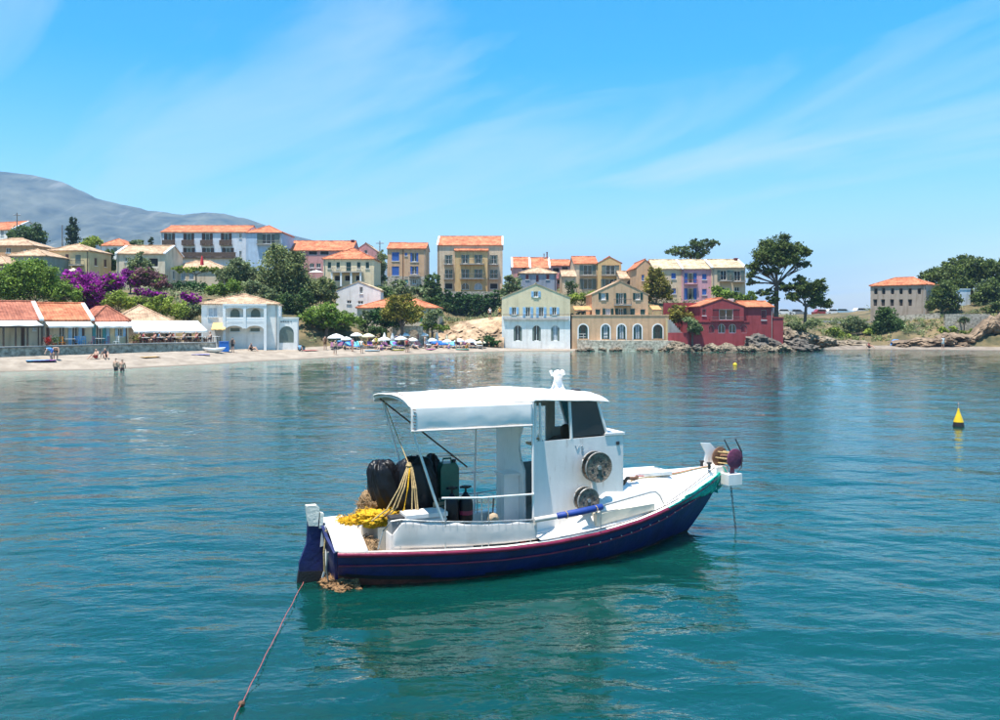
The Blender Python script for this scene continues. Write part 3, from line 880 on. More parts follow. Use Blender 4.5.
# ------------------------------------------------------------------ water
wm_ = bpy.data.materials.new('sea_water')
wm_.use_nodes = True
t = wm_.node_tree
b = t.nodes['Principled BSDF']
b.inputs['Roughness'].default_value = 0.02
b.inputs['IOR'].default_value = 1.66
b.inputs['Specular IOR Level'].default_value = 0.5
b.subsurface_method = 'BURLEY'
b.inputs['Subsurface Weight'].default_value = 1.0
b.inputs['Subsurface Radius'].default_value = (0.12, 0.65, 0.5)
b.inputs['Subsurface Scale'].default_value = 1.0
at = t.nodes.new('ShaderNodeAttribute')
at.attribute_name = 'shallow'
tcw = t.nodes.new('ShaderNodeTexCoord')
nzw = t.nodes.new('ShaderNodeTexNoise')
nzw.inputs['Scale'].default_value = 0.06
nzw.inputs['Detail'].default_value = 3
t.links.new(tcw.outputs['Object'], nzw.inputs['Vector'])
rpw = t.nodes.new('ShaderNodeValToRGB')
rpw.color_ramp.elements[0].position = 0.35
rpw.color_ramp.elements[0].color = (0.001, 0.033, 0.026, 1)
rpw.color_ramp.elements[1].position = 0.68
rpw.color_ramp.elements[1].color = (0.002, 0.049, 0.039, 1)
t.links.new(nzw.outputs['Fac'], rpw.inputs['Fac'])
mxw = t.nodes.new('ShaderNodeMixRGB')
mxw.inputs[2].default_value = (0.17, 0.30, 0.255, 1)
t.links.new(at.outputs['Fac'], mxw.inputs[0])
t.links.new(rpw.outputs[0], mxw.inputs[1])
t.links.new(mxw.outputs[0], b.inputs['Base Color'])
mpw = t.nodes.new('ShaderNodeMapping')
mpw.inputs['Rotation'].default_value = (0, 0, R(-14))
mpw.inputs['Scale'].default_value = (0.55, 1.0, 1.0)
t.links.new(tcw.outputs['Object'], mpw.inputs[0])
hsum = None
for sc_, amp in ((2.4, 1.0), (7.0, 0.30)):
    n_ = t.nodes.new('ShaderNodeTexNoise')
    n_.inputs['Scale'].default_value = sc_
    n_.inputs['Detail'].default_value = 3
    n_.inputs['Roughness'].default_value = 0.5
    n_.inputs['Distortion'].default_value = 0.3
    t.links.new(mpw.outputs[0], n_.inputs['Vector'])
    mu = t.nodes.new('ShaderNodeMath')
    mu.operation = 'MULTIPLY_ADD'
    mu.inputs[1].default_value = amp
    mu.inputs[2].default_value = 0
    t.links.new(n_.outputs['Fac'], mu.inputs[0])
    if hsum is not None:
        t.links.new(hsum, mu.inputs[2])
    hsum = mu.outputs[0]
bw = t.nodes.new('ShaderNodeBump')
bw.inputs['Strength'].default_value = 0.46
bw.inputs['Distance'].default_value = 0.08
t.links.new(hsum, bw.inputs['Height'])
t.links.new(bw.outputs[0], b.inputs['Normal'])

waves = []
for i in range(56):
    lam = 0.42 * (4.2 / 0.42) ** rng.random()
    th = R(-101) + rng.normal(0, 0.45)
    amp = 0.0019 * lam ** 0.95 * (0.55 + 0.9 * rng.random())
    waves.append((lam, math.cos(th), math.sin(th), amp, rng.random() * 6.28))


def wave_z(x, y):
    # calmer and choppier patches, and less of the short waves where the mesh is coarse
    step = np.maximum(np.interp(np.abs(x), [0, 10, 25, 90, 400], [.08, .08, .25, 1.2, 8]), np.interp(y, [-60, 2, 7, 24, 60, 130, 300], [5, .3, .08, .08, .35, .9, 8]))
    z = np.zeros_like(x)
    patch = 0.75 + 0.45 * np.sin(x * 0.11 + 1.3 * np.sin(y * 0.05)) * np.sin(y * 0.13 + 0.8)
    wx = x + 0.35 * np.sin(y * 0.7 + 0.3 * x)
    wy = y + 0.30 * np.sin(x * 0.55 - 0.2 * y)
    for lam, c, s, a, p in waves:
        fade = np.clip((lam / step - 2.5) / 3.0, 0, 1)
        z += a * fade * patch * np.sin(2 * math.pi / lam * (wx * c + wy * s) + p)
    cd = coast_dist(x, y)
    return z * np.clip(-cd / 6.0 + 0.15, 0.15, 1)


water, X, Yg = sheet('water', spread(-8.5, 9, 0, 0.075, -6000, 6000, 1.026), spread(8, 22, 0, 0.075, -900, 112, 1.019), wave_z, wm_)
tag(water, kind='structure')
cd = coast_dist(X, Yg)
sand = np.interp(X, [-60, -35, 0, 12, 18, 60, 75], [1, 1, 1, .7, .15, .2, .5])
sh = np.clip(np.exp(cd / np.interp(X, [-50, 0, 20], [9, 6, 3])), 0, 1) * sand * (cd < 0.5) + (cd >= 0.5) * 1.0
a_ = water.data.attributes.new('shallow', 'FLOAT', 'POINT')
a_.data.foreach_set('value', sh.ravel())

# ------------------------------------------------------------------ beaches
SAND = mat('sand', (0.26, 0.205, 0.155), 0.95, 0.16, 0.9, 0.6, 7, col2=(0.33, 0.27, 0.21), detail=9, wet=.16)
SAND2 = mat('pebble_sand', (0.18, 0.14, 0.105), 0.95, 0.2, 0.9, 0.6, 7, col2=(0.25, 0.20, 0.155), wet=.12)


def strip(name, sh_, bk, m, bulge):
    mb = MB()
    n = len(sh_) - 1

    def fn(u, v):
        k = min(int(u * n), n - 1)
        f = u * n - k
        s_ = sh_[k].lerp(sh_[k + 1], f)
        e_ = bk[k].lerp(bk[k + 1], f)
        d_ = e_ - s_
        d_.z = 0
        q = s_ + d_ * (v * 1.75 - 0.75) if v < 0.4286 else s_.lerp(e_, (v - 0.4286) / 0.5714)
        if v < 0.4286:
            q.z = -1.0 * (0.4286 - v) / 0.4286
        w = max(0, (v - 0.4286) / 0.5714)
        q.z += bulge * math.sin(math.pi * min(1, w * 1.0)) + (0.05 * fbm(q.x * 0.8, q.y * 0.8) if 0.05 < w else 0)
        return q
    mb.grid(fn, n * 10, 21)
    return tag(mb.build(name, m, smooth=180), kind='structure')


strip('beach', shoreA, backA, SAND, 0.12)
strip('pebble_beach', shoreB, backB, SAND2, 0.05)

# ------------------------------------------------------------------ mountain far behind the village
prof = [(-900, 205), (-500, 185), (-250, 168), (-100, 163), (-40, 167), (0, 170), (30, 173), (60, 180), (80, 188), (95, 197), (120, 203), (150, 209), (185, 214), (205, 211), (222, 212), (245, 217), (270, 226), (295, 235), (320, 241), (345, 249), (380, 262), (430, 282), (520, 306), (700, 318)]
MY = 2600.0
mm = mat('mountain_scrub', (0.012, 0.026, 0.016), 1.0, 0.4, 0.013, 0, col2=(0.085, 0.085, 0.058), detail=15)
mxs = np.array([(p[0] - 500) / F * MY for p in prof])
mzs = np.array([H - (p[1] - HY) / F * MY for p in prof])


def mtn(u, v):
    x = mxs[0] + (mxs[-1] - mxs[0]) * u
    top = float(np.interp(x, mxs, mzs))
    w = v if v <= 0.72 else 1 - (v - 0.72) / 0.28
    y = 1250 + (MY - 1250) * v / 0.72 if v <= 0.72 else MY + 900 * (v - 0.72) / 0.28
    w = min(1.0, w / 0.72) if v <= 0.72 else w
    shape = w ** 1.25
    gul = fbm(x / 240.0, y / 600.0, 3.3, 7) * 120 * (w * (1 - w) * 3.2) + 30 * fbm(x / 60.0, y / 110.0, 1.0, 5) * w
    gul = min(gul, (1 - w) * 300)
    spur = abs(noise.noise(Vector((x / 260.0, y / 900.0, 9.1)))) * 260 * w * (1 - w) * 2
    return Vector((x, y, -6 + (top + 6) * shape + (gul - spur) * (0 if top < 12 else 1) * (0.15 + 0.85 * (1 - w))))


mb = MB()
mb.grid(mtn, 420, 90)
# bare scree scars running down the slope
t = mm.node_tree
bs_ = t.nodes['Principled BSDF']
tcm = t.nodes.new('ShaderNodeTexCoord')
mpm = t.nodes.new('ShaderNodeMapping')
mpm.inputs['Scale'].default_value = (.03, .0035, .006)
mpm.inputs['Rotation'].default_value = (0, 0, R(22))
t.links.new(tcm.outputs['Object'], mpm.inputs[0])
nm_ = t.nodes.new('ShaderNodeTexNoise')
nm_.inputs['Scale'].default_value = 1.0
nm_.inputs['Detail'].default_value = 6
t.links.new(mpm.outputs[0], nm_.inputs['Vector'])
rm2 = t.nodes.new('ShaderNodeValToRGB')
rm2.color_ramp.elements[0].position = .60
rm2.color_ramp.elements[1].position = .72
t.links.new(nm_.outputs['Fac'], rm2.inputs['Fac'])
mxm = t.nodes.new('ShaderNodeMixRGB')
mxm.inputs[2].default_value = (.17, .16, .13, 1)
old_ = bs_.inputs['Base Color'].links[0].from_socket
t.links.new(rm2.outputs[0], mxm.inputs[0])
t.links.new(old_, mxm.inputs[1])
t.links.new(mxm.outputs[0], bs_.inputs['Base Color'])
tag(mb.build('mountain', mm, smooth=180), kind='structure')
# ------------------------------------------------------------------ houses
def hole_outline(k, u0, u1, z0, z1):
    if k != 'a':
        return [(u0, z0), (u1, z0), (u1, z1), (u0, z1)]
    r = (u1 - u0) / 2
    rz_ = min(r, (z1 - z0) * 0.6)
    c = (u0 + u1) / 2
    return [(u0, z0), (u1, z0)] + [(c + r * math.cos(a), z1 - rz_ + rz_ * math.sin(a)) for a in [math.pi * i / 8 for i in range(9)]]


def inpoly(p, poly):
    c = False
    j = len(poly) - 1
    for i in range(len(poly)):
        if (poly[i][1] > p[1]) != (poly[j][1] > p[1]) and p[0] < (poly[j][0] - poly[i][0]) * (p[1] - poly[i][1]) / (poly[j][1] - poly[i][1]) + poly[i][0]:
            c = not c
        j = i
    return c


def wall_face(mb, outline, holes, T, rec=0.2, mi=0):
    """a wall with real openings: outline minus holes, plus the reveals"""
    vs, es = [], []
    for loop in [outline] + holes:
        k = len(vs)
        vs += [Vector(p) for p in loop]
        es += [(k + i, k + (i + 1) % len(loop)) for i in range(len(loop))]
    ov, oe, of, _, _, _ = geometry.delaunay_2d_cdt(vs, es, [], 1, 1e-5)
    fs = []
    for f in of:
        c = sum((ov[i] for i in f), Vector((0, 0))) / len(f)
        if inpoly(c, outline) and not any(inpoly(c, h) for h in holes):
            fs.append(tuple(f))
    mb.add([T(p[0], p[1], 0) for p in ov], fs, mi)
    for h in holes:
        n = len(h)
        mb.add([T(u, z, 0) for u, z in h] + [T(u, z, rec) for u, z in h], [(i, (i + 1) % n, (i + 1) % n + n, i + n) for i in range(n)], mi)


def scaled(loop, m):
    us = [p[0] for p in loop]
    zs = [p[1] for p in loop]
    cu, cz = (min(us) + max(us)) / 2, (min(zs) + max(zs)) / 2
    hu, hz = (max(us) - min(us)) / 2, (max(zs) - min(zs)) / 2
    return [(cu + (u - cu) * (1 - m / hu), cz + (z - cz) * (1 - m / hz)) for u, z in loop]


def window(root, T, k, loop, sh, st, fr, surround=False, deep=0.2):
    us = [p[0] for p in loop]
    zs = [p[1] for p in loop]
    u0, u1, z0, z1 = min(us), max(us), min(zs), max(zs)
    n = len(loop)
    fm = fr or WHITE
    w = MB()
    inn = scaled(loop, min(0.07, (u1 - u0) * 0.12))
    d0 = deep * 0.55
    w.add([T(u, z, d0) for u, z in loop] + [T(u, z, d0) for u, z in inn] + [T(u, z, d0 + 0.06) for u, z in inn],
          [(i, (i + 1) % n, (i + 1) % n + n, i + n) for i in range(n)] + [(i + n, (i + 1) % n + n, (i + 1) % n + 2 * n, i + 2 * n) for i in range(n)])
    wide = (u1 - u0)
    cu = (u0 + u1) / 2
    nm = 1 if wide < 1.7 else max(2, int(wide / 1.0))
    if not (k == 'v' and st == ''):
        for i in range(nm):
            uu = u0 + wide * (i + 1) / (nm + 1)
            w.prism([(uu - .03, z0 + .02), (uu + .03, z0 + .02), (uu + .03, z1 - .03), (uu - .03, z1 - .03)], T, d0 + 0.01, d0 + 0.055)
    if k == 'w':
        w.prism([(u0 - .06, z0 - .09), (u1 + .06, z0 - .09), (u1 + .06, z0 - .005), (u0 - .06, z0 - .005)], T, -0.09, 0.02)
    win = w.build('door' if k == 'd' else 'window', fm, root)
    pm = GLASS
    if k == 'v':
        pm = DARK if st == '' else GLASS  # open voids take a painted dark sheet instead of glass
    if st == 'cl' or (k != 'v' and random.random() < 0.22):
        pm = CURT
    pd = deep - 0.03
    mb = MB()
    mb.prism(inn if k != 'a' else loop, T, pd - 0.02, pd)
    mb.build('pane_and_dark_fill', pm, win)
    if sh is not None:
        if st == 'c':
            a, b_ = scaled(loop, 0.05), scaled(loop, 0.03)
            s_ = MB()
            s_.prism(a, T, d0 - 0.05, d0 + 0.03)
            s_.build('shutter', sh, win)
        elif st == 'o':
            hw = (u1 - u0) / 2 + 0.04
            for a, b_ in ((u0 - hw - .03, u0 - .03), (u1 + .03, u1 + hw + .03)):
                s_ = MB()
                s_.prism([(a, z0), (b_, z0), (b_, z1), (a, z1)], T, -0.06, -0.015)
                hz = (z1 - z0) / 2
                for q in (0, 1):
                    for e in range(3):
                        zz_ = z0 + hz * q + 0.1 + e * (hz - .16) / 3
                        s_.prism([(a + .07, zz_), (b_ - .07, zz_), (b_ - .07, zz_ + (hz - .16) / 3 * .6), (a + .07, zz_ + (hz - .16) / 3 * .6)], T, -0.075, -0.055)
                s_.build('shutter', sh, win)
        elif st == 'in':
            for a, b_ in ((u0 + .02, u0 + wide * .24), (u1 - wide * .24, u1 - .02)):
                s_ = MB()
                zt = z1 - .03 if k != 'a' else z1 - (u1 - u0) * .33
                s_.prism([(a, z0 + .02), (b_, z0 + .02), (b_, zt), (a, zt)], T, d0 - 0.07, d0 - 0.012)
                s_.build('shutter', sh, win)
    if surround:
        oo = scaled(loop, -0.16)
        s_ = MB()
        s_.add([T(u, z, -0.03) for u, z in loop] + [T(u, z, -0.03) for u, z in oo] + [T(u, z, 0.01) for u, z in oo],
               [(i, (i + 1) % n, (i + 1) % n + n, i + n) for i in range(1, n)] + [(i + n, (i + 1) % n + n, (i + 1) % n + 2 * n, i + 2 * n) for i in range(n)])
        s_.build('surround', WHITE, win)
    return win


def balcony(root, T, u0, u1, z, dep, h, kind):
    s_ = MB()
    s_.prism([(u0, z - .14), (u1, z - .14), (u1, z), (u0, z)], T, -dep, 0.02)
    slab_m = {'i': CONC, 'b': WOODD, 'w': WHITE, 'r': w_lilac, 'm': w_red}[kind]
    b_ = s_.build('balcony', slab_m, root)
    rl = MB()
    rm_ = {'i': IRON, 'b': WOODD, 'w': WHITE, 'r': S_RED, 'm': IRON}[kind]
    if kind in 'bw':
        rl.prism([(u0, z + .06), (u1, z + .06), (u1, z + h), (u0, z + h)], T, -dep + .02, -dep + .09)
    for zz_ in (z + h + 0.02, z + .1):
        rl.tube([T(u0, zz_, -.02), T(u0, zz_, -dep + .04), T(u1, zz_, -dep + .04), T(u1, zz_, -.02)], 0.03, 4)
    nb = max(2, int((u1 - u0) / 0.16))
    for i in range(nb + 1):
        u = u0 + (u1 - u0) * i / nb
        rl.tube([T(u, z, -dep + .04), T(u, z + h, -dep + .04)], 0.014, 3, cap=False)
    rl.build('railing', rm_, b_)


def house(h):
    b0 = h['bl'][0]
    C0, U0, N0, zb0 = frame_of(b0)
    root = thing(h['n'], h['l'], h.get('c', 'house'), (C0.x, C0.y, zb0), R(b0['r']), h.get('g'))
    inv = (Matrix.Translation(root.location) @ Matrix.Rotation(R(b0['r']), 4, 'Z')).inverted()
    for b_ in h['bl']:
        C, U, Nn, zb = frame_of(b_)

        def T(u, z, d, C=C, U=U, Nn=Nn):
            q = C + U * u + Nn * d
            return inv @ Vector((q.x, q.y, z))
        ul, ze = on_front(b_, b_['x0'], b_['e'])
        ur = on_front(b_, b_['x1'], b_['e'])[0]
        ze = H - (b_['e'] - HY) / F * b_['Y']
        dp = b_['d']
        zr = ze
        um = (ul + ur) / 2
        roof = b_['roof']
        if 'ry' in b_:
            yr = b_['Y'] + (0 if roof in ('gf', 'flatr') else dp / 2 * math.cos(R(b_['r'])))
            zr = H - (b_['ry'] - HY) / F * yr
        zf = zb - 2.5
        holes = []
        wins = []
        for w in b_.get('W', []):
            k, cx, cy, ww, hh, sh, st = w[:7]
            u0, z1 = on_front(b_, cx - ww / 2, cy - hh / 2)
            u1, z0 = on_front(b_, cx + ww / 2, cy + hh / 2)
            lp = hole_outline(k, u0, u1, z0, z1)
            wins.append((k, lp, sh, st, len(w) > 7))
            holes.append((lp, (z0 + z1) / 2))
        if roof == 'gf':
            outl = [(ul, zf), (ur, zf), (ur, ze), (um, zr), (ul, ze)]
        else:
            outl = [(ul, zf), (ur, zf), (ur, ze), (ul, ze)]
        wmb = MB()
        mats_ = [b_['wm']]
        deepv = 0.2
        if 'split' in b_:
            zs = H - (b_['split'][0] - HY) / F * b_['Y']
            mats_.append(b_['split'][1])
            lo = [(ul, zf), (ur, zf), (ur, zs), (ul, zs)]
            up = [(ul, zs), (ur, zs)] + outl[2:]
            wall_face(wmb, lo, [q for q, c in holes if c < zs], lambda u, z, d: T(u, z, d - 0.05), 0.25, 1)
            wall_face(wmb, up, [q for q, c in holes if c >= zs], T, 0.2, 0)
            wmb.add([T(ul, zs, -.05), T(ur, zs, -.05), T(ur, zs, 0), T(ul, zs, 0)], [(0, 1, 2, 3)], 1)
        else:
            zs = None
            wall_face(wmb, outl, [q for q, c in holes], T, 0.2, 0)

        def side(u, inward):
            def TS(v, z, d):
                return T(u + inward * d, z, v)
            return TS
        sideo = [(0, zf), (dp, zf), (dp, ze), (0, ze)]
        if roof == 'gs':
            sideo = [(0, zf), (dp, zf), (dp, ze), (dp / 2, zr), (0, ze)]
        sholes = []
        for (v, z, ww, hh, sh) in b_.get('SW', []):
            sholes.append((hole_outline('w', v, v + ww, ze - z - hh, ze - z), sh))
        for u, inw, hl in ((ul, 1, []), (ur, -1, [q for q, _ in sholes])):
            if zs is not None:
                wall_face(wmb, [(0, zf), (dp, zf), (dp, zs), (0, zs)], [], side(u, inw), 0.2, 1)
                wall_face(wmb, [(0, zs), (dp, zs)] + sideo[2:], hl, side(u, inw), 0.2, 0)
            else:
                wall_face(wmb, sideo, hl, side(u, inw), 0.2, 0)
        wmb.add([T(u, z, dp) for u, z in outl], [tuple(range(len(outl)))], 0)
        wmb.build('wall', mats_, root, fix=False)
        for q, sh in sholes:
            window(root, side(ur, -1), 'w', q, sh, 'c' if sh else '', b_.get('fr'))
        for k, lp, sh, st, su in wins:
            off = zs is not None and sum(p[1] for p in lp) / len(lp) < zs
            window(root, (lambda u, z, d: T(u, z, d - 0.05)) if off else T, k, lp, sh, st, b_.get('fr'), su)
        # roof
        o = 0.20
        th = 0.12
        rmb = MB()
        zl = 0.03
        ax = 'X'
        if roof == 'gs':
            sl = (zr - ze) / (dp / 2)
            e = ze - sl * o
            rmb.slab([T(ul - .12, e + zl, -o), T(ur + .12, e + zl, -o), T(ur + .12, zr + zl, dp / 2), T(ul - .12, zr + zl, dp / 2)], th)
            rmb.slab([T(ul - .12, zr + zl, dp / 2 + .003), T(ur + .12, zr + zl, dp / 2 + .003), T(ur + .12, e + zl, dp + o), T(ul - .12, e + zl, dp + o)], th)
        elif roof == 'gf':
            ax = 'Y'
            sl = (zr - ze) / (ur - um)
            e = ze - sl * o
            rmb.slab([T(ul - o, e + zl, -.05), T(um, zr + zl, -.05), T(um, zr + zl, dp + .15), T(ul - o, e + zl, dp + .15)], th)
            rmb.slab([T(um + .003, zr + zl, -.05), T(ur + o, e + zl, -.05), T(ur + o, e + zl, dp + .15), T(um + .003, zr + zl, dp + .15)], th)
        elif roof == 'hip':
            hl = min(dp, ur - ul) / 2
            if ur - ul >= dp:
                r0, r1 = (ul + hl, dp / 2), (ur - hl, dp / 2)
            else:
                r0, r1 = (um, hl), (um, dp - hl)
            sl = (zr - ze) / hl
            e = ze - sl * o + zl
            a0, a1, a2, a3 = T(ul - o, e, -o), T(ur + o, e, -o), T(ur + o, e, dp + o), T(ul - o, e, dp + o)
            q0, q1 = T(r0[0], zr + zl, r0[1]), T(r1[0], zr + zl, r1[1])
            dz = Vector((0, 0, th))
            if ur - ul >= dp:
                fs = [(0, 1, 5, 4), (1, 2, 5), (2, 3, 4, 5), (3, 0, 4)]
            else:
                fs = [(0, 1, 4), (1, 2, 5, 4), (2, 3, 5), (3, 0, 4, 5)]
            vs = [a0, a1, a2, a3, q0, q1, a0 - dz, a1 - dz, a2 - dz, a3 - dz]
            rmb.add(vs, fs + [(0, 6, 7, 1), (1, 7, 8, 2), (2, 8, 9, 3), (3, 9, 6, 0), (9, 8, 7, 6)])
        elif roof == 'flat':
            rmb.slab([T(ul + .02, ze - .05, .02), T(ur - .02, ze - .05, .02), T(ur - .02, ze - .05, dp - .02), T(ul + .02, ze - .05, dp - .02)], 0.1)
            for (x0_, x1_, d0_, d1_) in ((ul - .06, ur + .06, -.06, .16), (ul - .06, ul + .16, .163, dp), (ur - .16, ur + .06, .163, dp)):
                rmb.add([T(x, z, d) for x in (x0_, x1_) for d in (d0_, d1_) for z in (ze, ze + .14)], [(0, 1, 3, 2), (4, 6, 7, 5), (0, 4, 5, 1), (2, 3, 7, 6), (0, 2, 6, 4), (1, 5, 7, 3)])
        elif roof == 'flatr':
            rmb.slab([T(ul - .2, ze, -.25), T(ur + .2, ze, -.25), T(ur + .2, zr, 1.0), T(ul - .2, zr, 1.0)], 0.16)
        if roof == 'flat':
            rf = rmb.build('roof', b_['wm'], root)
        else:
            rf = rmb.build('roof', roofm(axis=ax, **b_['rm']), root)
        # ridge and verge trim
        if roof in ('gs', 'gf', 'hip'):
            tm = MB()
            if roof == 'gs':
                tm.tube([T(ul - .12, zr + .06, dp / 2), T(ur + .12, zr + .06, dp / 2)], 0.10, 6)
            elif roof == 'gf':
                tm.tube([T(um, zr + .06, -.07), T(um, zr + .06, dp + .15)], 0.10, 6)
            elif ur - ul >= dp:
                tm.tube([q0 + Vector((0, 0, .03)), q1 + Vector((0, 0, .03))], 0.10, 6)
            if roof == 'hip':
                for A_, B_ in ((a0, q0), (a1, q1 if ur - ul >= dp else q0)):
                    tm.tube([A_ + Vector((0, 0, .02)), B_ + Vector((0, 0, .03))], 0.085, 5)
            tm.build('ridge_tiles', roofm(axis=ax, **b_['rm']), rf)
        # cornice under the eaves and a rain pipe
        if roof in ('gs', 'hip') and ze - zb > 2:
            mb = MB()
            mb.prism([(ul - .03, ze - .20), (ur + .03, ze - .20), (ur + .03, ze - .09), (ul - .03, ze - .09)], T, -.07, .02)
            mb.build('cornice', b_['wm'], root)
            mb = MB()
            up_ = ur - .22 if len(b_.get('W', [])) % 2 else ul + .22
            mb.tube([T(up_, ze - .12, -.16), T(up_, ze - .4, -.07), T(up_, zb - .3, -.07)], .045, 6)
            mb.build('rain_pipe', CONC if len(b_.get('W', [])) % 3 else S_BROWN, root)
        if b_.get('ver'):
            for uu in (ul, ur):
                vm = MB()
                e = ze - (zr - ze) / (dp / 2) * o
                for d0_, z0_, d1_, z1_ in ((-o - .03, e, dp / 2, zr), (dp / 2, zr, dp + o, e)):
                    vm.slab([T(uu - .17, z0_ + .12, d0_), T(uu + .17, z0_ + .12, d0_), T(uu + .17, z1_ + .12, d1_), T(uu - .17, z1_ + .12, d1_)], .2)
                vm.build('verge', WHITE, rf)
        for (x, y, wd, hh, kk) in b_.get('chim', []):
            uu, zt = on_front(b_, x, y)
            zt = H - (y - HY) / F * (b_['Y'] + dp * .45)
            cm = {'r': S_RED, 'k': S_RED, 'g': CONC, 'd': w_sand, 'w': WHITE}[kk]
            mb = MB()
            mb.add([T(uu + s1 * wd / 2, zt - hh + s3 * hh, dp * .45 + s2 * wd / 2) for s1 in (-1, 1) for s2 in (-1, 1) for s3 in (0, 1)], [(0, 1, 3, 2), (4, 6, 7, 5), (0, 4, 5, 1), (2, 3, 7, 6), (0, 2, 6, 4), (1, 5, 7, 3)])
            c2 = wd / 2 + .07
            mb.add([T(uu + s1 * c2, zt + .004 + s3 * .1, dp * .45 + s2 * c2) for s1 in (-1, 1) for s2 in (-1, 1) for s3 in (0, 1)], [(0, 1, 3, 2), (4, 6, 7, 5), (0, 4, 5, 1), (2, 3, 7, 6), (0, 2, 6, 4), (1, 5, 7, 3)])
            mb.build('chimney', cm, rf)
        for bb in b_.get('bal', []):
            u0, z0 = on_front(b_, bb[0], bb[2])
            u1, _ = on_front(b_, bb[1], bb[2])
            balcony(root, T, u0, u1, z0, bb[3], bb[4] / F * b_['Y'], bb[5])
        for cc in b_.get('col', []) + b_.get('colf', []):
            u0, zt = on_front(b_, cc[0], cc[1])
            zb_ = on_front(b_, cc[0], cc[2])[1]
            dd = -(cc[3] if len(cc) > 3 else 1.05)
            mb = MB()
            mb.prism([(u0 - .14, zb_ - .6), (u0 + .14, zb_ - .6), (u0 + .14, zt), (u0 - .14, zt)], T, dd, dd + .28)
            mb.build('column', WHITE, root)
        if 'col' in b_:      # beam and arched spandrels of the loggia
            u0, zt = on_front(b_, b_['col'][0][0], 305.5)
            u1, _ = on_front(b_, b_['col'][-1][0], 305.5)
            mb = MB()
            mb.prism([(u0 - .14, zt + .004), (u1 + .14, zt + .004), (u1 + .14, ze - .08), (u0 - .14, ze - .08)], T, -1.1, -.02)
            mb.build('loggia_beam', WHITE, root)
            for za, zb2 in ((305.5, 309.5), (323.4, 329.0)):
                for i in range(2):
                    xa, xb = b_['col'][i][0], b_['col'][i + 1][0]
                    ua, z_t = on_front(b_, xa, za)
                    ub, z_b = on_front(b_, xb, zb2)
                    n = 10
                    arc = [(ua + .15 + (ub - ua - .3) * j / n, z_b + (z_t - .25 - z_b) * math.sin(math.pi * j / n) ** .6) for j in range(n + 1)]
                    for j in range(n):
                        pass
                    mb = MB()
                    mb.prism([(ub - .15, z_t - .004), (ua + .15, z_t - .004)] + arc, T, -1.0, -.85)
                    mb.build('arch', WHITE, root)
    return root


for h in HS:
    house(h)


# worn script lettering on the parapet of the annex beside the white beach house
an = HS[4]['bl'][1]
Ca, Ua, Na, za = frame_of(an)
le = thing('parapet_lettering', 'worn black script lettering on the parapet of the white annex', 'lettering', (Ca.x, Ca.y, za), R(an['r']))
for k, (xa, xb) in enumerate(((280.6, 282.0), (282.8, 284.2), (284.8, 286.2), (286.8, 289.2), (290.6, 291.4))):
    mb = MB()
    ua, ub = on_front(an, xa, 321.6)[0], on_front(an, xb, 321.6)[0]
    zc = on_front(an, xa, 321.6)[1] - za
    mb.tube([(ua + (ub - ua) * j / 6, -.02, zc + .09 * math.sin(j * 2.1 + k * 1.7)) for j in range(7)], .022, 4)
    mb.build('stroke', IRON, le)


# ------------------------------------------------------------------ walls, terraces, pergolas
def wall_run(name, label, pts, h, th, m, cap=None, cat='wall', stones=False):
    """a wall standing along a polyline of (x, y, zbase)"""
    root = thing(name, label, cat, pts[0])
    o = Vector(pts[0])
    for i in range(len(pts) - 1):
        a, b_ = Vector(pts[i]) - o, Vector(pts[i + 1]) - o
        d = (b_ - a)
        d.z = 0
        n_ = Vector((-d.y, d.x, 0)).normalized() * th
        k = max(2, int(d.length / 0.8))
        mb = MB()

        def fn(u, v, a=a, b_=b_, n_=n_):
            q = a.lerp(b_, u)
            j = 0.05 * fbm((q.x + o.x) * 1.6, v * 3, 2.0)
            prof_ = [(0, -.8), (0, .0), (0, .35), (0, .7), (0, 1.0), (1, 1.0), (1, -.8)]
            s_, f_ = prof_[int(round(v * 6))]
            return q + n_ * s_ + n_.normalized() * (j if s_ == 0 else 0) + Vector((0, 0, f_ * h + (0.03 * fbm((q.x + o.x) * 2, 1.0) if f_ == 1 else 0)))
        mb.grid(fn, k, 6)
        mb.build('wall_section', m, root, smooth=40)
        if cap:
            cb = MB()
            up = Vector((0, 0, h + .05))
            cb.slab([a + up - n_ * .25 + Vector((0, 0, .06)), b_ + up - n_ * .25 + Vector((0, 0, .06)), b_ + up + n_ * 1.25 + Vector((0, 0, .06)), a + up + n_ * 1.25 + Vector((0, 0, .06))], .1)
            cb.build('coping', cap, root)
    return root


bw_pts = []
for px, py, z in [(-60, 359.5, 1.0), (0, 357.2, 1.0), (60, 355, 1.0), (110, 353.4, 1.0), (160, 351.7, 1.0), (216, 350.4, 1.0)]:
    q = PZ(px, py, z)
    bw_pts.append((q.x, q.y, z - .05))
wall_run('stone_wall', 'low stone wall along the sand below the taverna and beach shops', bw_pts, .82, .4, STONE, CONC)
# paved terrace behind that wall
mb = MB()
for i in range(len(bw_pts) - 1):
    a, b_ = Vector(bw_pts[i]), Vector(bw_pts[i + 1])
    bk = Vector((-7, 9, 0))
    za = Vector((0, 0, .72))
    mb.slab([a + za + Vector((-.2, .25, 0)), b_ + za + Vector((-.2, .25, 0)), b_ + za + bk, a + za + bk], 1.0)
tag(mb.build('terrace', mat('terrace_paving', (0.40, 0.35, 0.30), 0.9, .2, 1.2, .3)), kind='structure')
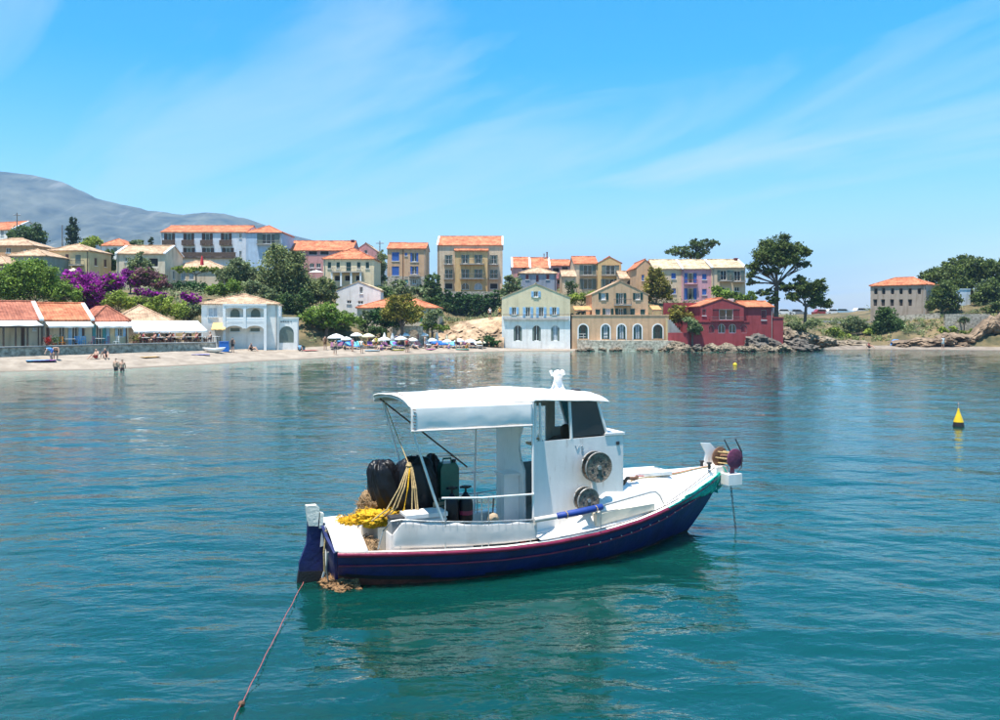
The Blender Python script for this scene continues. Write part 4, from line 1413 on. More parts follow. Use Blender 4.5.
# quay of rough stone under the apricot house
q0, q1 = PZ(577, 349.2, .15), PZ(676, 350.4, .15)
wall_run('stone_quay', 'rough grey stone quay below the apricot house with arches', [(q0.x, q0.y, -.1), (q0.lerp(q1, .5).x, q0.lerp(q1, .5).y - .2, -.1), (q1.x, q1.y + 1.2, -.1)], 1.45, 1.6, STONE)
rail = thing('quay_railing', 'thin white railing along the edge of the stone quay', 'railing', (q0.x, q0.y + .3, 1.35))
for i in range(15):
    mb = MB()
    mb.tube([(i * .9, i * .02, -.1), (i * .9, i * .02, .85)], .03, 5)
    mb.build('post', RAIL_W, rail)
mb = MB()
for zz_ in (.45, .83):
    mb.tube([(0, 0, zz_), (12.6, .28, zz_)], .022, 5)
mb.build('handrail', RAIL_W, rail)
# red courtyard walls of the villa, stairs beside the apricot house
q = P(664, 310, 116)
wall_run('courtyard_wall', 'red plastered courtyard wall behind the trees beside the red villa', [(q.x, q.y, q.z - 4.2), (P(700, 310, 117).x, 117, q.z - 4.2)], 5.2, .3, w_red)
q = P(668, 338, 109.6)
wall_run('courtyard_wall', 'low red wall stepping down to the rocks from the red villa', [(q.x, q.y, q.z - 1.2), (P(688, 338, 109).x, 109.0, q.z - 1.2)], 1.9, .3, w_red)
st = thing('staircase', 'cream plastered staircase climbing between the apricot house and red villa', 'stairs', P(670, 341, 109.8))
mb = MB()
mb.prism([(-.2, -1.5), (3.0, -1.5), (3.0, -.2), (2.6, -.2), (-.2, 3.1)], lambda u, z, d: Vector((u, d, z)), 1.6, 1.9)
mb.build('side_wall', w_yellow, st)
for i in range(11):
    mb = MB()
    mb.box(.0 + i * .24, .24 + i * .24, .35, 1.58, -1.5, 2.8 - i * .27)
    mb.build('step', CONC, st)
# concrete retaining wall by the car park
a, b_ = P(826, 329, 143), P(858, 330, 143)
wall_run('retaining_wall', 'grey concrete retaining wall below the parked cars', [(a.x - 10, a.y, a.z - .3), (a.x, a.y, a.z - .3), (b_.x, b_.y, b_.z - .3), (b_.x + 12, b_.y, b_.z - .3)], 1.75, .3, CONC)
a, b_ = P(945, 321, 121), P(990, 321.5, 121)
wall_run('retaining_wall', 'low grey stone wall crossing the slope below the white hut', [(a.x, a.y, a.z - .3), (b_.x, b_.y, b_.z - .2)], 1.3, .35, STONE)
a, b_ = P(894, 321, 131), P(940, 318, 128)
wall_run('retaining_wall', 'broken pale stone wall in front of the unfinished building', [(a.x, a.y, a.z - .6), (b_.x, b_.y, b_.z - .6)], 1.4, .35, STONE)
# twin stone arches behind the umbrellas
ar = P(407.5, 343, 108.2)
arc_ = thing('stone_arcade', 'twin stone arches at the back of the beach behind the umbrellas', 'arcade', (ar.x, ar.y, ar.z))
mb = MB()
s_ = 108.2 / F
outl = [(-15 * s_, -1), (15 * s_, -1), (15 * s_, 17 * s_), (-15 * s_, 17 * s_)]
hl = [hole_outline('a', (-11.5) * s_, (-1.5) * s_, -.5, 13.5 * s_), hole_outline('a', 1.0 * s_, 11.0 * s_, -.5, 13.5 * s_)]
wall_face(mb, outl, hl, lambda u, z, d: Vector((u, d, z)), .6)
wall_face(mb, outl, hl, lambda u, z, d: Vector((u, .6 - d, z)), .01)
mb.add([Vector(p) for p in ((-15 * s_, 0, 17 * s_), (15 * s_, 0, 17 * s_), (15 * s_, .6, 17 * s_), (-15 * s_, .6, 17 * s_))], [(0, 1, 2, 3)])
mb.build('wall_section', STONE, arc_)
mb = MB()
mb.prism([(-20 * s_, -1), (20 * s_, -1), (20 * s_, 14 * s_), (-20 * s_, 14 * s_)], lambda u, z, d: Vector((u, d, z)), 2.6, 2.8)
mb.build('rear_wall', STONE, arc_)

# pergola roof in front of the left house, shop awnings, taverna awning
AWN = mat('awning_cloth', (0.74, 0.74, 0.72), .8, .06, 1.5)
RL = HS[0]['bl'][0]


def awning(name, label, hb, xa, xb, ya, yb, dep, m, drop=0.0, posts=(), cat='awning', pm=WOODD, gap=0):
    """sloped cover fixed to a front: back edge at row ya, front edge dep metres out at row yb"""
    C, U, Nn, zb = frame_of(hb)
    u0, z0 = on_front(hb, xa, ya)
    u1, _ = on_front(hb, xb, ya)
    zf = H - (yb - HY) / F * (hb['Y'] - dep * math.cos(R(hb['r'])))
    z0 = H - (ya - HY) / F * hb['Y']
    org = C + U * u0
    root = thing(name, label, cat, (org.x, org.y, zb), R(hb['r']))
    L_ = u1 - u0

    def T(u, d, z):
        return Vector((u, -d, z - zb))
    mb = MB()

    def fn(a_, c_):
        u = L_ * a_
        dd = .04 + (dep - .04) * c_
        return T(u, dd, z0 + (zf - z0) * c_ - .05 * math.sin(math.pi * c_) - .02 * math.sin(a_ * 18) * c_)
    mb.grid(fn, 16, 4)
    o_ = mb.build('cover', m, root, smooth=180)
    o_.modifiers.new('thickness', 'SOLIDIFY').thickness = .04
    if drop:
        mb = MB()
        mb.grid(lambda a_, c_: T(L_ * a_, dep + .025, zf - .02 * math.sin(a_ * 18) - drop * c_ - .03 * abs(math.sin(a_ * 30)) * c_), 30, 2)
        mb.build('valance', m, root, smooth=180).modifiers.new('thickness', 'SOLIDIFY').thickness = .03
    for x in posts:
        mb = MB()
        up = L_ * x
        mb.box(up - .07, up + .07, -dep + .05, -dep + .19, -.3, zf - zb - .05)
        mb.build('post', pm, root)
    if posts:
        mb = MB()
        mb.box(-.05, L_ + .05, -dep + .04, -dep + .2, zf - zb - .2, zf - zb - .055)
        mb.build('beam', pm, root)
    return root


h1, h2, h3, h4 = (HS[i]['bl'][0] for i in range(4))
awning('pergola', 'flat white pergola on dark posts before the rust roofed beach house', h1, -30, 36, 320.2, 325.6, 3.2, AWN, 0, (.02, .2, .4, .58, .76, .98), 'pergola')
awning('shop_awning', 'white awning over the shop with bright orange roof', h2, 45, 90, 321.2, 325.2, 1.4, AWN, .22)
awning('shop_awning', 'white awning over the pale blue shop door', h3, 94, 127.5, 321.4, 325.6, 1.4, AWN, .22)
awning('taverna_awning', 'wide white awning on white posts sheltering the taverna diners', h4, 128, 198, 320.8, 330.2, 5.2, AWN, .3, (.12, .55, .93), 'awning', RAIL_W)
bh = HS[4]['bl'][0]
awning('house_awning', 'small orange awning at the corner of the white beach house', bh, 213, 227, 322.8, 329.2, 1.6, mat('orange_cloth', (.66, .42, .16), .8, .1, 2), .1)
# terrace roofs of the apricot house
ap = HS[[i for i, h in enumerate(HS) if 'apricot gabled' in h['l']][0]]['bl'][0]
awning('terrace_pergola', 'orange timber pergola roof on the left terrace of the apricot house', dict(ap, Y=115.5), 573, 591, 306, 309.8, 2.6, mat('orange_tile', (.60, .28, .11), .8, .25, 2), 0, (.03, .97), 'pergola', WOODL)
awning('terrace_pergola', 'small orange pergola roof on the right terrace of the apricot house', dict(ap, Y=115.5), 649.5, 658.5, 305.5, 309.5, 2.4, MATS['orange_tile'], 0, (.05, .95), 'pergola', WOODL)
# ivy wall below the ochre hotel is foliage on a retaining wall
iv = P(470, 318, 163)
wall_run('retaining_wall', 'tall retaining wall under the ochre hotel hidden behind ivy', [(P(437.5, 318, 163.6).x, 163.6, iv.z), (P(502.5, 318, 163.6).x, 163.6, iv.z)], (318 - 291.5) / F * 163.6, .8, STONE)

# ------------------------------------------------------------------ rocks
def rock_mesh(name, seed, m, flat=.75, sub=4, amp=.45):
    bm = bmesh.new()
    bmesh.ops.create_icosphere(bm, subdivisions=sub, radius=1.0)
    for v in bm.verts:
        c = v.co.copy()
        k = 1 + amp * fbm(c.x * 1.1 + seed, c.y * 1.1, c.z * 1.1, 3) - .38 * abs(noise.noise(Vector((c.x * 1.9, c.y * 1.9 + seed, c.z * 2.6)))) - .22 * abs(noise.noise(Vector((c.x * 4.6 + seed, c.y * 4.6, c.z * 5.5)))) + .10 * noise.noise(Vector((c.x * 9, c.y * 9 + seed, c.z * 9)))
        c *= k
        st_ = .12
        c.z = (math.floor(c.z / st_) * st_ * .55 + c.z * .45) * flat
        v.co = c
    me = bpy.data.meshes.new(name)
    bm.to_mesh(me)
    bm.free()
    me.materials.append(m)
    return me


ROCKS = [rock_mesh('rock', i * 7.7, ROCK) for i in range(4)] + [rock_mesh('rock', 40 + i * 5.1, ROCKD) for i in range(3)]


def rock(px, py, Y, w, h, mi, label, group, d=None):
    o = link('rock', ROCKS[mi])
    p = P(px, py, Y)
    o.location = (p.x, p.y, p.z)
    o.rotation_euler = (random.uniform(-.15, .15), random.uniform(-.2, .2), random.uniform(0, 6.28))
    o.scale = (w, d or w * .8, h)
    return tag(o, label, 'rock', group)


rl_ = 'weathered brown rock at the waterline below the red villa'
for i in range(46):
    px = random.uniform(672, 788)
    Y = random.uniform(106.2, 108.9)
    z = random.uniform(-.05, .7) * (1 if Y > 107.2 else .4)
    s_ = random.uniform(.5, 1.35)
    rock(px, HY + (H - z) * F / Y, Y, s_, s_ * random.uniform(.5, .9), random.choice((0, 1, 2, 3, 0, 1, 4)), rl_, 'rocks below the red villa')
rl_ = 'grey rock in the low row along the foot of the stone quay'
for i in range(20):
    px = random.uniform(574, 672)
    Y = random.uniform(108.3, 109.5)
    s_ = random.uniform(.35, .75)
    rock(px, HY + (H - random.uniform(0, .25)) * F / Y, Y, s_, s_ * .6, random.choice((0, 1, 2, 3)), rl_, 'rocks along the quay')
for (px, py, Y, w, h, mi, lb) in [(757, 342, 108.8, 2.0, 1.5, 4, 'large dark rock mass under the right wing of the red villa'), (770, 344, 109, 1.6, 1.1, 5, 'dark rock leaning on the wall of the red villa'),
                                  (807, 349.5, 109.5, 2.1, 1.3, 5, 'black wedge of rock jutting into the sea left of the pebble beach'), (796, 346, 111.5, 2.2, 1.4, 4, 'dark rock behind the black wedge of rock'),
                                  (822, 342, 116, 2.0, 1.2, 0, 'tilted tan rock slab above the left end of the pebble beach'), (838, 344, 119, 2.0, .7, 1, 'low rock ledge behind the pebble beach'), (788, 336, 113.5, 1.8, 1.6, 2, 'grey boulder on the bank right of the red villa'),
                                  (803, 337, 115, 1.4, 1.2, 3, 'pale boulder beneath the smaller pine'), (853, 344, 119.5, 2.2, .8, 2, 'flat grey rock beside the pebble beach under the bushes')]:
    rock(px, py, Y, w, h, mi, lb, None)
# undercut cliff on the right, a real overhanging bank
CLIFF = mat('cliff_rock', (0.10, 0.065, 0.04), .95, .55, .6, 1.0, 1.6, col2=(0.24, 0.165, 0.105), detail=10, wet=.5)
mb = MB()
cl = [(892, 0.5, .5), (905, .7, .7), (925, 1.0, 1.1), (950, 1.25, 1.3), (975, 2.0, 1.5), (1000, 3.6, 1.7), (1030, 4.0, 1.8), (1080, 4.0, 1.8)]


def cliff(u, v):
    px = 892 + 188 * u
    hh = float(np.interp(px, [c[0] for c in cl], [c[1] for c in cl]))
    und = float(np.interp(px, [c[0] for c in cl], [c[2] for c in cl]))
    pr = [(0.0, -.1), (und * .9, .0), (und, .18), (und * .7, .34), (.1, .5), (-.35, .68), (-.1, .84), (.35, .97), (.9, 1.02), (1.7, .9)]
    k = v * (len(pr) - 1)
    i = min(int(k), len(pr) - 2)
    f = k - i
    dd = pr[i][0] + (pr[i + 1][0] - pr[i][0]) * f
    zz_ = pr[i][1] + (pr[i + 1][1] - pr[i][1]) * f
    Y0 = 116.3
    hh *= 1 + .5 * fbm(px * .05, 3.0, 1.0, 4)
    x = (px - 500) / F * Y0
    n1 = .6 * fbm(x * .5, zz_ * 2.4, 5.0, 6) + .34 * fbm(x * 1.8, zz_ * 7, 8.0, 5)
    return Vector((x + .3 * n1, Y0 + dd + n1, .35 + hh * 1.25 * zz_ + .25 * n1))


mb.grid(cliff, 180, 44)
tag(mb.build('rock_cliff', CLIFF, smooth=35), kind='structure')
RC = random.Random(8)
CR = [rock_mesh('rock', 70 + i * 9.3, CLIFF) for i in range(3)]
for i in range(24):
    px = RC.uniform(897, 1012)
    k = (px - 892) / 120
    Y = RC.uniform(115.6, 117.6)
    z = RC.uniform(.2, .5 + 2.2 * k)
    s_ = RC.uniform(.6, 1.2 + .9 * k)
    o = link('rock', CR[i % 3])
    o.location = ((px - 500) / F * Y, Y + z * .5, z)
    o.rotation_euler = (RC.uniform(-.2, .2), RC.uniform(-.2, .2), RC.uniform(0, 6.28))
    o.scale = (s_ * 1.3, s_, s_ * RC.uniform(.45, .7))
    tag(o, 'brown rock lodged in the undercut cliff behind the pebble beach', 'rock', 'rocks in the cliff')
# eroded tan bank between the beach house and the white and yellow gable
BANK = mat('earth_bank', (0.24, 0.15, 0.085), .95, .45, .7, 1.0, 2.2, col2=(0.42, 0.29, 0.18), detail=10)
mb = MB()


def bank(u, v):
    px = 438 + 66 * u
    a = P(px, 344.5 - u * 1.0, 111.2)
    c = P(px, float(np.interp(u, [0, .25, .6, .85, 1], [327, 322.5, 319, 317, 316.5])), 118.5)
    q = a.lerp(c, v)
    q.z = a.z + (c.z - a.z) * v ** .62
    n1 = fbm(q.x * .7, q.y * .5, q.z * .9, 5)
    n2 = fbm(q.x * 2.2, q.y * 1.5, q.z * 2.6, 4)
    q.y += (1.3 * n1 + .7 * n2) * math.sin(math.pi * min(1, v * 1.2 + .05))
    q.z += .55 * n1 * math.sin(math.pi * v) - (.6 if v == 0 else 0)
    return q


mb.grid(bank, 60, 26)
tag(mb.build('earth_bank', BANK, smooth=40), kind='structure')
# ------------------------------------------------------------------ trees and shrubs
LEAF = dict(
    bush=leafm('bush', (0.109, 0.209, 0.028), (0.344, 0.490, 0.076)),
    light=leafm('light', (0.164, 0.254, 0.034), (0.490, 0.580, 0.097)),
    dark=leafm('dark', (0.040, 0.088, 0.025), (0.128, 0.209, 0.048), .25),
    olive=leafm('olive', (0.128, 0.173, 0.068), (0.344, 0.408, 0.180)),
    pine=leafm('pine', (0.054, 0.100, 0.022), (0.190, 0.245, 0.055), .25),
    cypress=leafm('cypress', (0.021, 0.051, 0.019), (0.073, 0.117, 0.041), .15),
    ivy=leafm('ivy', (0.025, 0.081, 0.022), (0.081, 0.181, 0.041), .2),
    boug=leafm('bougainvillea', (0.239, 0.012, 0.223), (0.574, 0.043, 0.526), .4),
    bougd=leafm('bougainvillea_brown', (0.176, 0.072, 0.096), (0.351, 0.160, 0.176), .35),
    euca=leafm('eucalyptus', (0.100, 0.145, 0.048), (0.362, 0.408, 0.152)),
    dry=leafm('dry', (0.271, 0.217, 0.068), (0.580, 0.471, 0.180)),
    tawny=leafm('tawny', (0.136, 0.136, 0.021), (0.418, 0.362, 0.062)),
)
PYR = np.random.default_rng(5)


def leaves(mb, blobs, n, size, long=1.6, clump=.16, shell=.55, droop=0.0):
    """blobs: (cx, cy, cz, rx, ry, rz) ellipsoids; n leaves gathered in clumps through the volume, more towards the outside"""
    vol = np.array([b_[3] * b_[5] for b_ in blobs])
    cnt = np.maximum(1, (n * vol / vol.sum()).astype(int))
    V, Fc = [], []
    base = len(mb.v)
    for b_, c in zip(blobs, cnt):
        nc = max(6, c // 22)
        d = PYR.normal(size=(nc, 3))
        d /= np.linalg.norm(d, axis=1)[:, None]
        rad = shell + (1 - shell) * PYR.random(nc) ** .6
        rad *= np.where(PYR.random(nc) < .25, PYR.random(nc) * .8, 1.0)
        cen = np.array(b_[:3]) + d * rad[:, None] * np.array(b_[3:6])
        which = PYR.integers(0, nc, c)
        sp = clump * min(b_[3], b_[5]) * (.6 + .8 * PYR.random(nc))[which]
        pos = cen[which] + PYR.normal(size=(c, 3)) * sp[:, None] * np.array([1, 1, .7])
        a = PYR.normal(size=(c, 3))
        a[:, 2] -= droop
        a /= np.linalg.norm(a, axis=1)[:, None]
        up = np.array([0, 0, 1.0]) + PYR.normal(size=(c, 3)) * .8
        s2 = np.cross(a, up)
        s2 /= np.linalg.norm(s2, axis=1)[:, None] + 1e-9
        L_ = size * (.6 + .8 * PYR.random(c))[:, None]
        w_ = L_ / long
        q = np.stack([pos - a * L_ / 2, pos + s2 * w_ / 2, pos + a * L_ / 2, pos - s2 * w_ / 2], 1)
        V.append(q.reshape(-1, 3))
    V = np.concatenate(V)
    mb.v += [tuple(r) for r in V.tolist()]
    k = len(V) // 4
    mb.f += [(base + 4 * i, base + 4 * i + 1, base + 4 * i + 2, base + 4 * i + 3) for i in range(k)]
    mb.m += [0] * k


def plant(name, label, cat, Y, ells, leaf, n=None, size=None, trunk=None, bark=BARK, group=None, clump=.2, shell=.5, dep=.85, limbs=5, tr=None, base=None, long=1.6, droop=0., crown='crown', fork=None):
    """ells: crown ellipses in photo pixels (cx, cy, rx, ry) for something standing at distance Y; trunk: (px of foot)"""
    s_ = Y / F
    blobs = []
    for e in ells:
        c = P(e[0], e[1], Y + (e[4] if len(e) > 4 else 0))
        blobs.append((c.x, c.y, c.z, e[2] * s_, max(e[2], e[3]) * s_ * dep, e[3] * s_))
    fx = trunk if trunk is not None else ells[0][0]
    X_ = (fx - 500) / F * Y
    zg = base if base is not None else gz(X_, Y)
    low = min(b_[2] - b_[5] for b_ in blobs)
    zg = min(zg, low + .35)
    root = thing(name, label, cat, (X_, Y, zg), 0, group)
    o = np.array([X_, Y, zg])
    area = sum(math.pi * e[2] * e[3] for e in ells)
    n = int((n or area * 2.6) * 2.1) + 250
    size = (size or max(.16, min(.34, 1.9 * s_))) * 1.12
    mb = MB()
    bl = [(b_[0] - o[0], b_[1] - o[1], b_[2] - o[2], b_[3], b_[4], b_[5]) for b_ in blobs]
    RB = random.Random(int(abs(X_) * 100) + len(ells))
    lump = []
    for b_ in bl:               # smaller boughs pushing out of the main masses
        for k in range(6):
            a, e = RB.uniform(0, 6.28), RB.uniform(-.5, 1.2)
            g = RB.uniform(.72, 1.05)
            f = RB.uniform(.22, .42)
            lump.append((b_[0] + b_[3] * g * math.cos(a) * math.cos(e), b_[1] + b_[4] * g * math.sin(a) * math.cos(e), b_[2] + b_[5] * g * math.sin(e), b_[3] * f, b_[4] * f, b_[5] * f * 1.1))
    main_ = [(x, y, z, rx * .9, ry * .9, rz_ * .9) for x, y, z, rx, ry, rz_ in bl]
    leaves(mb, main_, int(n * .72), size, long, clump, shell, droop)
    leaves(mb, lump, int(n * .42), size, long, clump * 1.3, shell * .6, droop)
    if isinstance(leaf, str) and leaf.startswith('boug'):
        gb = MB()
        leaves(gb, main_ + lump, int(n * .22), size * .9, long, clump, .7, droop)
        gb.build('green_leaves', LEAF['bush'], root, fix=False)
    mb.build(crown, LEAF[leaf] if isinstance(leaf, str) else leaf, root, fix=False)
    tb = MB()
    top = max(b_[2] for b_ in bl)
    r0 = tr or max(.07, .035 * top)
    cen = Vector((sum(b_[0] for b_ in bl) / len(bl), sum(b_[1] for b_ in bl) / len(bl), 0))
    mid = Vector((cen.x * .35, cen.y * .35, max(.3, (low - zg) * .8 + .3)))
    if fork:
        fp = P(fork[0], fork[1], Y)
        mid = Vector((fp.x - X_, 0, fp.z - zg))
    tb.tube([(0, 0, -.5), (cen.x * .1 + .03, 0, mid.z * .5), mid], [r0 * 1.25, r0, r0 * .8], 7)
    for k, b_ in enumerate(bl):
        c = Vector(b_[:3])
        j = Vector((random.uniform(-.2, .2), random.uniform(-.2, .2), random.uniform(0, .2))) * b_[3]
        tb.tube([mid - Vector((0, 0, .05)), mid.lerp(c, .5) + j, c + Vector((0, 0, b_[5] * .3))], [r0 * .5, r0 * .26, r0 * .07], 5)
        for m_ in range(limbs):
            a = random.uniform(0, 6.28)
            e = c + Vector((math.cos(a) * b_[3] * .75, math.sin(a) * b_[4] * .75, random.uniform(-.2, .6) * b_[5]))
            s0 = mid.lerp(c, random.uniform(.3, .8))
            tb.tube([s0, s0.lerp(e, .5) + Vector((0, 0, -.05 * b_[5])), e], [r0 * .22, r0 * .12, r0 * .04], 4)
    tb.build('trunk', bark, root, smooth=60)
    return root


T_ = plant
# left bank
T_('broadleaf_bush', 'large bright green bush below the grey green house', 'bush', 92, [(18, 284, 24, 20), (45, 283, 17, 17), (30, 270, 17, 12), (5, 290, 16, 14), (58, 292, 16, 12), (74, 297, 9, 8)], 'bush', trunk=28)
T_('round_tree', 'dark round tree at the top left under the mountain', 'tree', 165, [(27, 236, 19, 10), (17, 238, 9, 8), (38, 238, 9, 9)], 'dark', trunk=28)
T_('cypress', 'tall dark cypress against the mountain slope', 'tree', 170, [(73, 239, 6, 9), (73, 230, 4.5, 9), (73, 223, 2.8, 6)], 'cypress', trunk=73, clump=.3)
T_('cypress', 'short dark cypress tip left of the long white hotel', 'tree', 172, [(151, 243, 2.4, 5)], 'cypress', trunk=151)
T_('round_tree', 'pale green tree behind the yellow house', 'tree', 150, [(92, 242, 9, 6.5), (84, 246, 6, 5)], 'light', trunk=92)
T_('shrub', 'olive shrub behind the cream gabled house', 'bush', 160, [(137, 243, 7, 3.5)], 'olive', trunk=137)
T_('shrub', 'dark shrub between the yellow house and cream house', 'bush', 130, [(110, 257, 5, 8), (113, 265, 6, 8), (104, 268, 6, 5)], 'dark', trunk=110)
T_('tamarisk', 'wispy grey green tree in front of the cream gabled house', 'tree', 118, [(137, 262, 8, 9), (147, 266, 6, 6), (132, 268, 6, 6)], 'olive', trunk=139, n=900)
T_('bougainvillea', 'big purple bougainvillea above the beachfront roofs', 'bougainvillea', 95, [(84, 285, 20, 13), (100, 294, 18, 14), (74, 279, 12, 8), (112, 283, 13, 9), (92, 304, 14, 6)], 'boug', trunk=92, size=.24)
T_('bougainvillea', 'purple and brown bougainvillea below the cream gabled house', 'bougainvillea', 104, [(128, 276, 9, 8), (135, 283, 8, 6)], 'boug', trunk=130, size=.24)
T_('bougainvillea', 'fading brown bougainvillea beside the purple one', 'bougainvillea', 104, [(148, 278, 15, 9), (160, 283, 9, 8), (143, 271, 9, 5)], 'bougd', trunk=150, size=.24)
T_('bougainvillea', 'small purple bougainvillea left of the white beach house', 'bougainvillea', 96, [(191, 299, 9, 5.5), (184, 296, 5, 4)], 'boug', trunk=190, size=.22)
T_('bougainvillea', 'low purple bougainvillea behind the taverna roof', 'bougainvillea', 99, [(143, 292, 10, 4), (158, 295, 7, 4), (150, 300, 9, 3)], 'boug', trunk=148, size=.22)
T_('shrub', 'yellow green bush left of the taverna chimney', 'bush', 93, [(117, 299, 11, 9), (128, 303, 9, 7), (108, 304, 7, 5)], 'light', trunk=118)
T_('shrub', 'yellow green bush behind the taverna roof', 'bush', 94, [(150, 306, 12, 8), (165, 307, 12, 10), (178, 311, 10, 9), (138, 301, 8, 5)], 'light', trunk=160)
T_('shrub', 'grey green bush against the white beach house', 'bush', 96, [(192, 309, 10, 8), (186, 316, 8, 6)], 'olive', trunk=190)
T_('hedge', 'dark clipped hedge below the low cream house', 'hedge', 119, [(170, 288, 6, 6), (181, 288, 7, 6), (193, 288, 7, 6), (202, 288, 5, 6)], 'ivy', trunk=185, clump=.35, shell=.3)
T_('vine', 'bright green vine trained along the terrace of the low cream house', 'vine', 126, [(178, 269.5, 6, 3), (190, 270, 8, 3), (203, 269.5, 8, 3.4), (214, 269.5, 5, 3)], 'light', trunk=196)
T_('olive_tree', 'broad olive tree in front of the long white hotel', 'tree', 122, [(238, 271, 17, 11), (226, 277, 11, 9), (250, 276, 11, 10), (238, 281, 14, 7)], 'olive', trunk=238)
T_('shrub', 'light green shrub behind the roof of the white beach house', 'bush', 107, [(222, 289, 10, 7), (233, 287, 9, 7), (212, 291, 7, 5)], 'bush', trunk=225)
T_('shrub', 'silvery shrub behind the right end of the peach roof', 'bush', 108, [(252, 287, 11, 8), (268, 297, 8, 7), (262, 290, 7, 6)], 'olive', trunk=256)
T_('eucalyptus_tree', 'tall spreading eucalyptus beside the long white hotel', 'tree', 118, [(280, 265, 17, 17), (294, 273, 16, 16), (270, 280, 13, 13), (302, 290, 12, 14), (285, 294, 16, 16), (278, 252, 10, 8), (297, 258, 8, 7)], 'euca', trunk=286, clump=.24, limbs=7)
T_('tree', 'dark tree in the shade right of the white beach house', 'tree', 108, [(287, 306, 11, 12), (298, 314, 10, 9), (305, 300, 9, 9)], 'dark', trunk=294)
T_('pine_tree', 'low spreading pine with yellow green top behind the beach', 'pine', 104, [(322, 312, 18, 7.5), (340, 317, 17, 7), (308, 318, 12, 6), (352, 322, 11, 6), (328, 322, 16, 7)], 'bush', trunk=326, tr=.22, limbs=6)
T_('tree', 'dark tree under the low spreading pine', 'tree', 106, [(322, 327, 15, 8), (340, 328, 12, 7), (308, 329, 9, 6)], 'dark', trunk=322)
T_('shrub', 'light bush between the eucalyptus and the plain white gable', 'bush', 118, [(318, 291, 11, 10), (325, 283, 9, 6), (330, 297, 9, 8), (312, 300, 8, 7)], 'euca', trunk=320)
T_('shrub', 'dark shrub left of the plain white gabled house', 'bush', 121, [(331, 288, 5, 8), (326, 298, 6, 9)], 'dark', trunk=329)
T_('rubber_tree', 'dense round tree with yellow tips before the low red roofed house', 'tree', 107, [(403, 308, 17, 12), (392, 313, 11, 9), (412, 316, 9, 9), (398, 299, 9, 4), (408, 298, 7, 4)], 'tawny', trunk=402, clump=.26, shell=.35)
T_('ivy', 'dark ivy mass under the round tree with yellow tips', 'ivy', 108.5, [(384, 318, 11, 9), (396, 322, 12, 8), (376, 317, 6, 8)], 'ivy', trunk=386, clump=.3, shell=.3)
T_('shrub', 'small grey green tree at the left corner of the low red roofed house', 'bush', 109, [(366, 320, 6, 10), (362, 326, 5, 6)], 'olive', trunk=366)
T_('shrub', 'leafy shrub in front of the green door', 'bush', 110, [(432, 318, 6, 8), (427, 322, 5, 5), (438, 313, 5, 5)], 'olive', trunk=432)
T_('vine', 'green vine over the back of the beach right of the stone arches', 'vine', 110, [(424, 328, 8, 3.5), (436, 327, 8, 3.5), (445, 328, 5, 3)], 'light', trunk=432)
T_('shrub', 'dark shrub on the beach in front of the ivy', 'bush', 107, [(374, 331, 8, 5), (383, 333, 6, 4)], 'dark', trunk=376)
T_('tree', 'leafy tree left of the apartment house with blue shutters', 'tree', 150, [(381, 264, 7, 12), (379, 276, 6, 9)], 'olive', trunk=380)
T_('tree', 'dark tree between the blue shuttered house and the ochre hotel', 'tree', 152, [(433, 283, 8, 11), (428, 292, 8, 9), (437, 297, 7, 8)], 'dark', trunk=433)
T_('shrub', 'mixed shrubs below the apartment house with blue shutters', 'bush', 135, [(405, 291, 14, 5), (388, 292, 10, 6), (420, 292, 12, 5), (398, 284, 8, 4)], 'olive', trunk=404)
T_('shrub', 'dark shrub under the wall of the blue shuttered house', 'bush', 128, [(386, 294, 7, 6), (430, 302, 10, 7), (443, 308, 8, 6)], 'dark', trunk=430)
ivb = [(440 + 6.2 * i, 305, 6.5, 13.5) for i in range(11)]
T_('ivy', 'broad dark ivy curtain covering the wall under the ochre hotel', 'ivy', 161.5, ivb, 'ivy', trunk=470, clump=.22, shell=.45, dep=.35, n=7000, limbs=1)
T_('shrub', 'dark shrubs at the foot of the earth bank beside the white and yellow gable', 'bush', 110.6, [(486, 341, 9, 5), (495, 343, 6, 3.5), (478, 343, 6, 3)], 'ivy', trunk=487)
# right of centre
T_('olive_tree', 'olive tree right of the ochre hotel', 'tree', 138, [(512, 285, 9, 9), (518, 293, 7, 6), (506, 292, 5, 7)], 'olive', trunk=512)
T_('shrub', 'bright green shrubs left of the apricot house', 'bush', 124, [(580, 297, 10, 4.5), (592, 296, 8, 4), (572, 300, 6, 5)], 'light', trunk=582)
T_('palm', 'dark palm between the waterfront gables', 'palm', 132, [(571, 285, 7, 5), (571, 293, 4, 7)], 'dark', trunk=571, long=3.5, droop=.5)
T_('tree', 'leafy tree with yellowish crown left of the sand coloured terrace house', 'tree', 128, [(657, 285, 12, 13), (650, 292, 9, 9), (665, 294, 8, 8), (656, 274, 8, 6)], 'tawny', trunk=656)
T_('hedge', 'dark rounded hedge below the beige terrace house', 'hedge', 124, [(722, 296, 9, 7), (735, 297, 9, 5.5), (748, 297, 9, 6), (716, 292, 6, 6)], 'bush', trunk=735)
T_('shrub', 'tawny bush in the red courtyard', 'bush', 114, [(678, 315, 11, 8), (686, 320, 9, 8), (670, 320, 6, 6)], 'tawny', trunk=680)
T_('shrub', 'grey green bush hanging over the red villa terrace', 'bush', 108.8, [(692, 326, 7, 7), (698, 330, 5, 5), (688, 321, 5, 4)], 'olive', trunk=692)
T_('shrub', 'flower pots and greenery on the right terrace of the apricot house', 'bush', 113.4, [(645, 314.5, 3, 3), (598, 315, 2.4, 2.4)], 'dark', trunk=644, base=4.4)
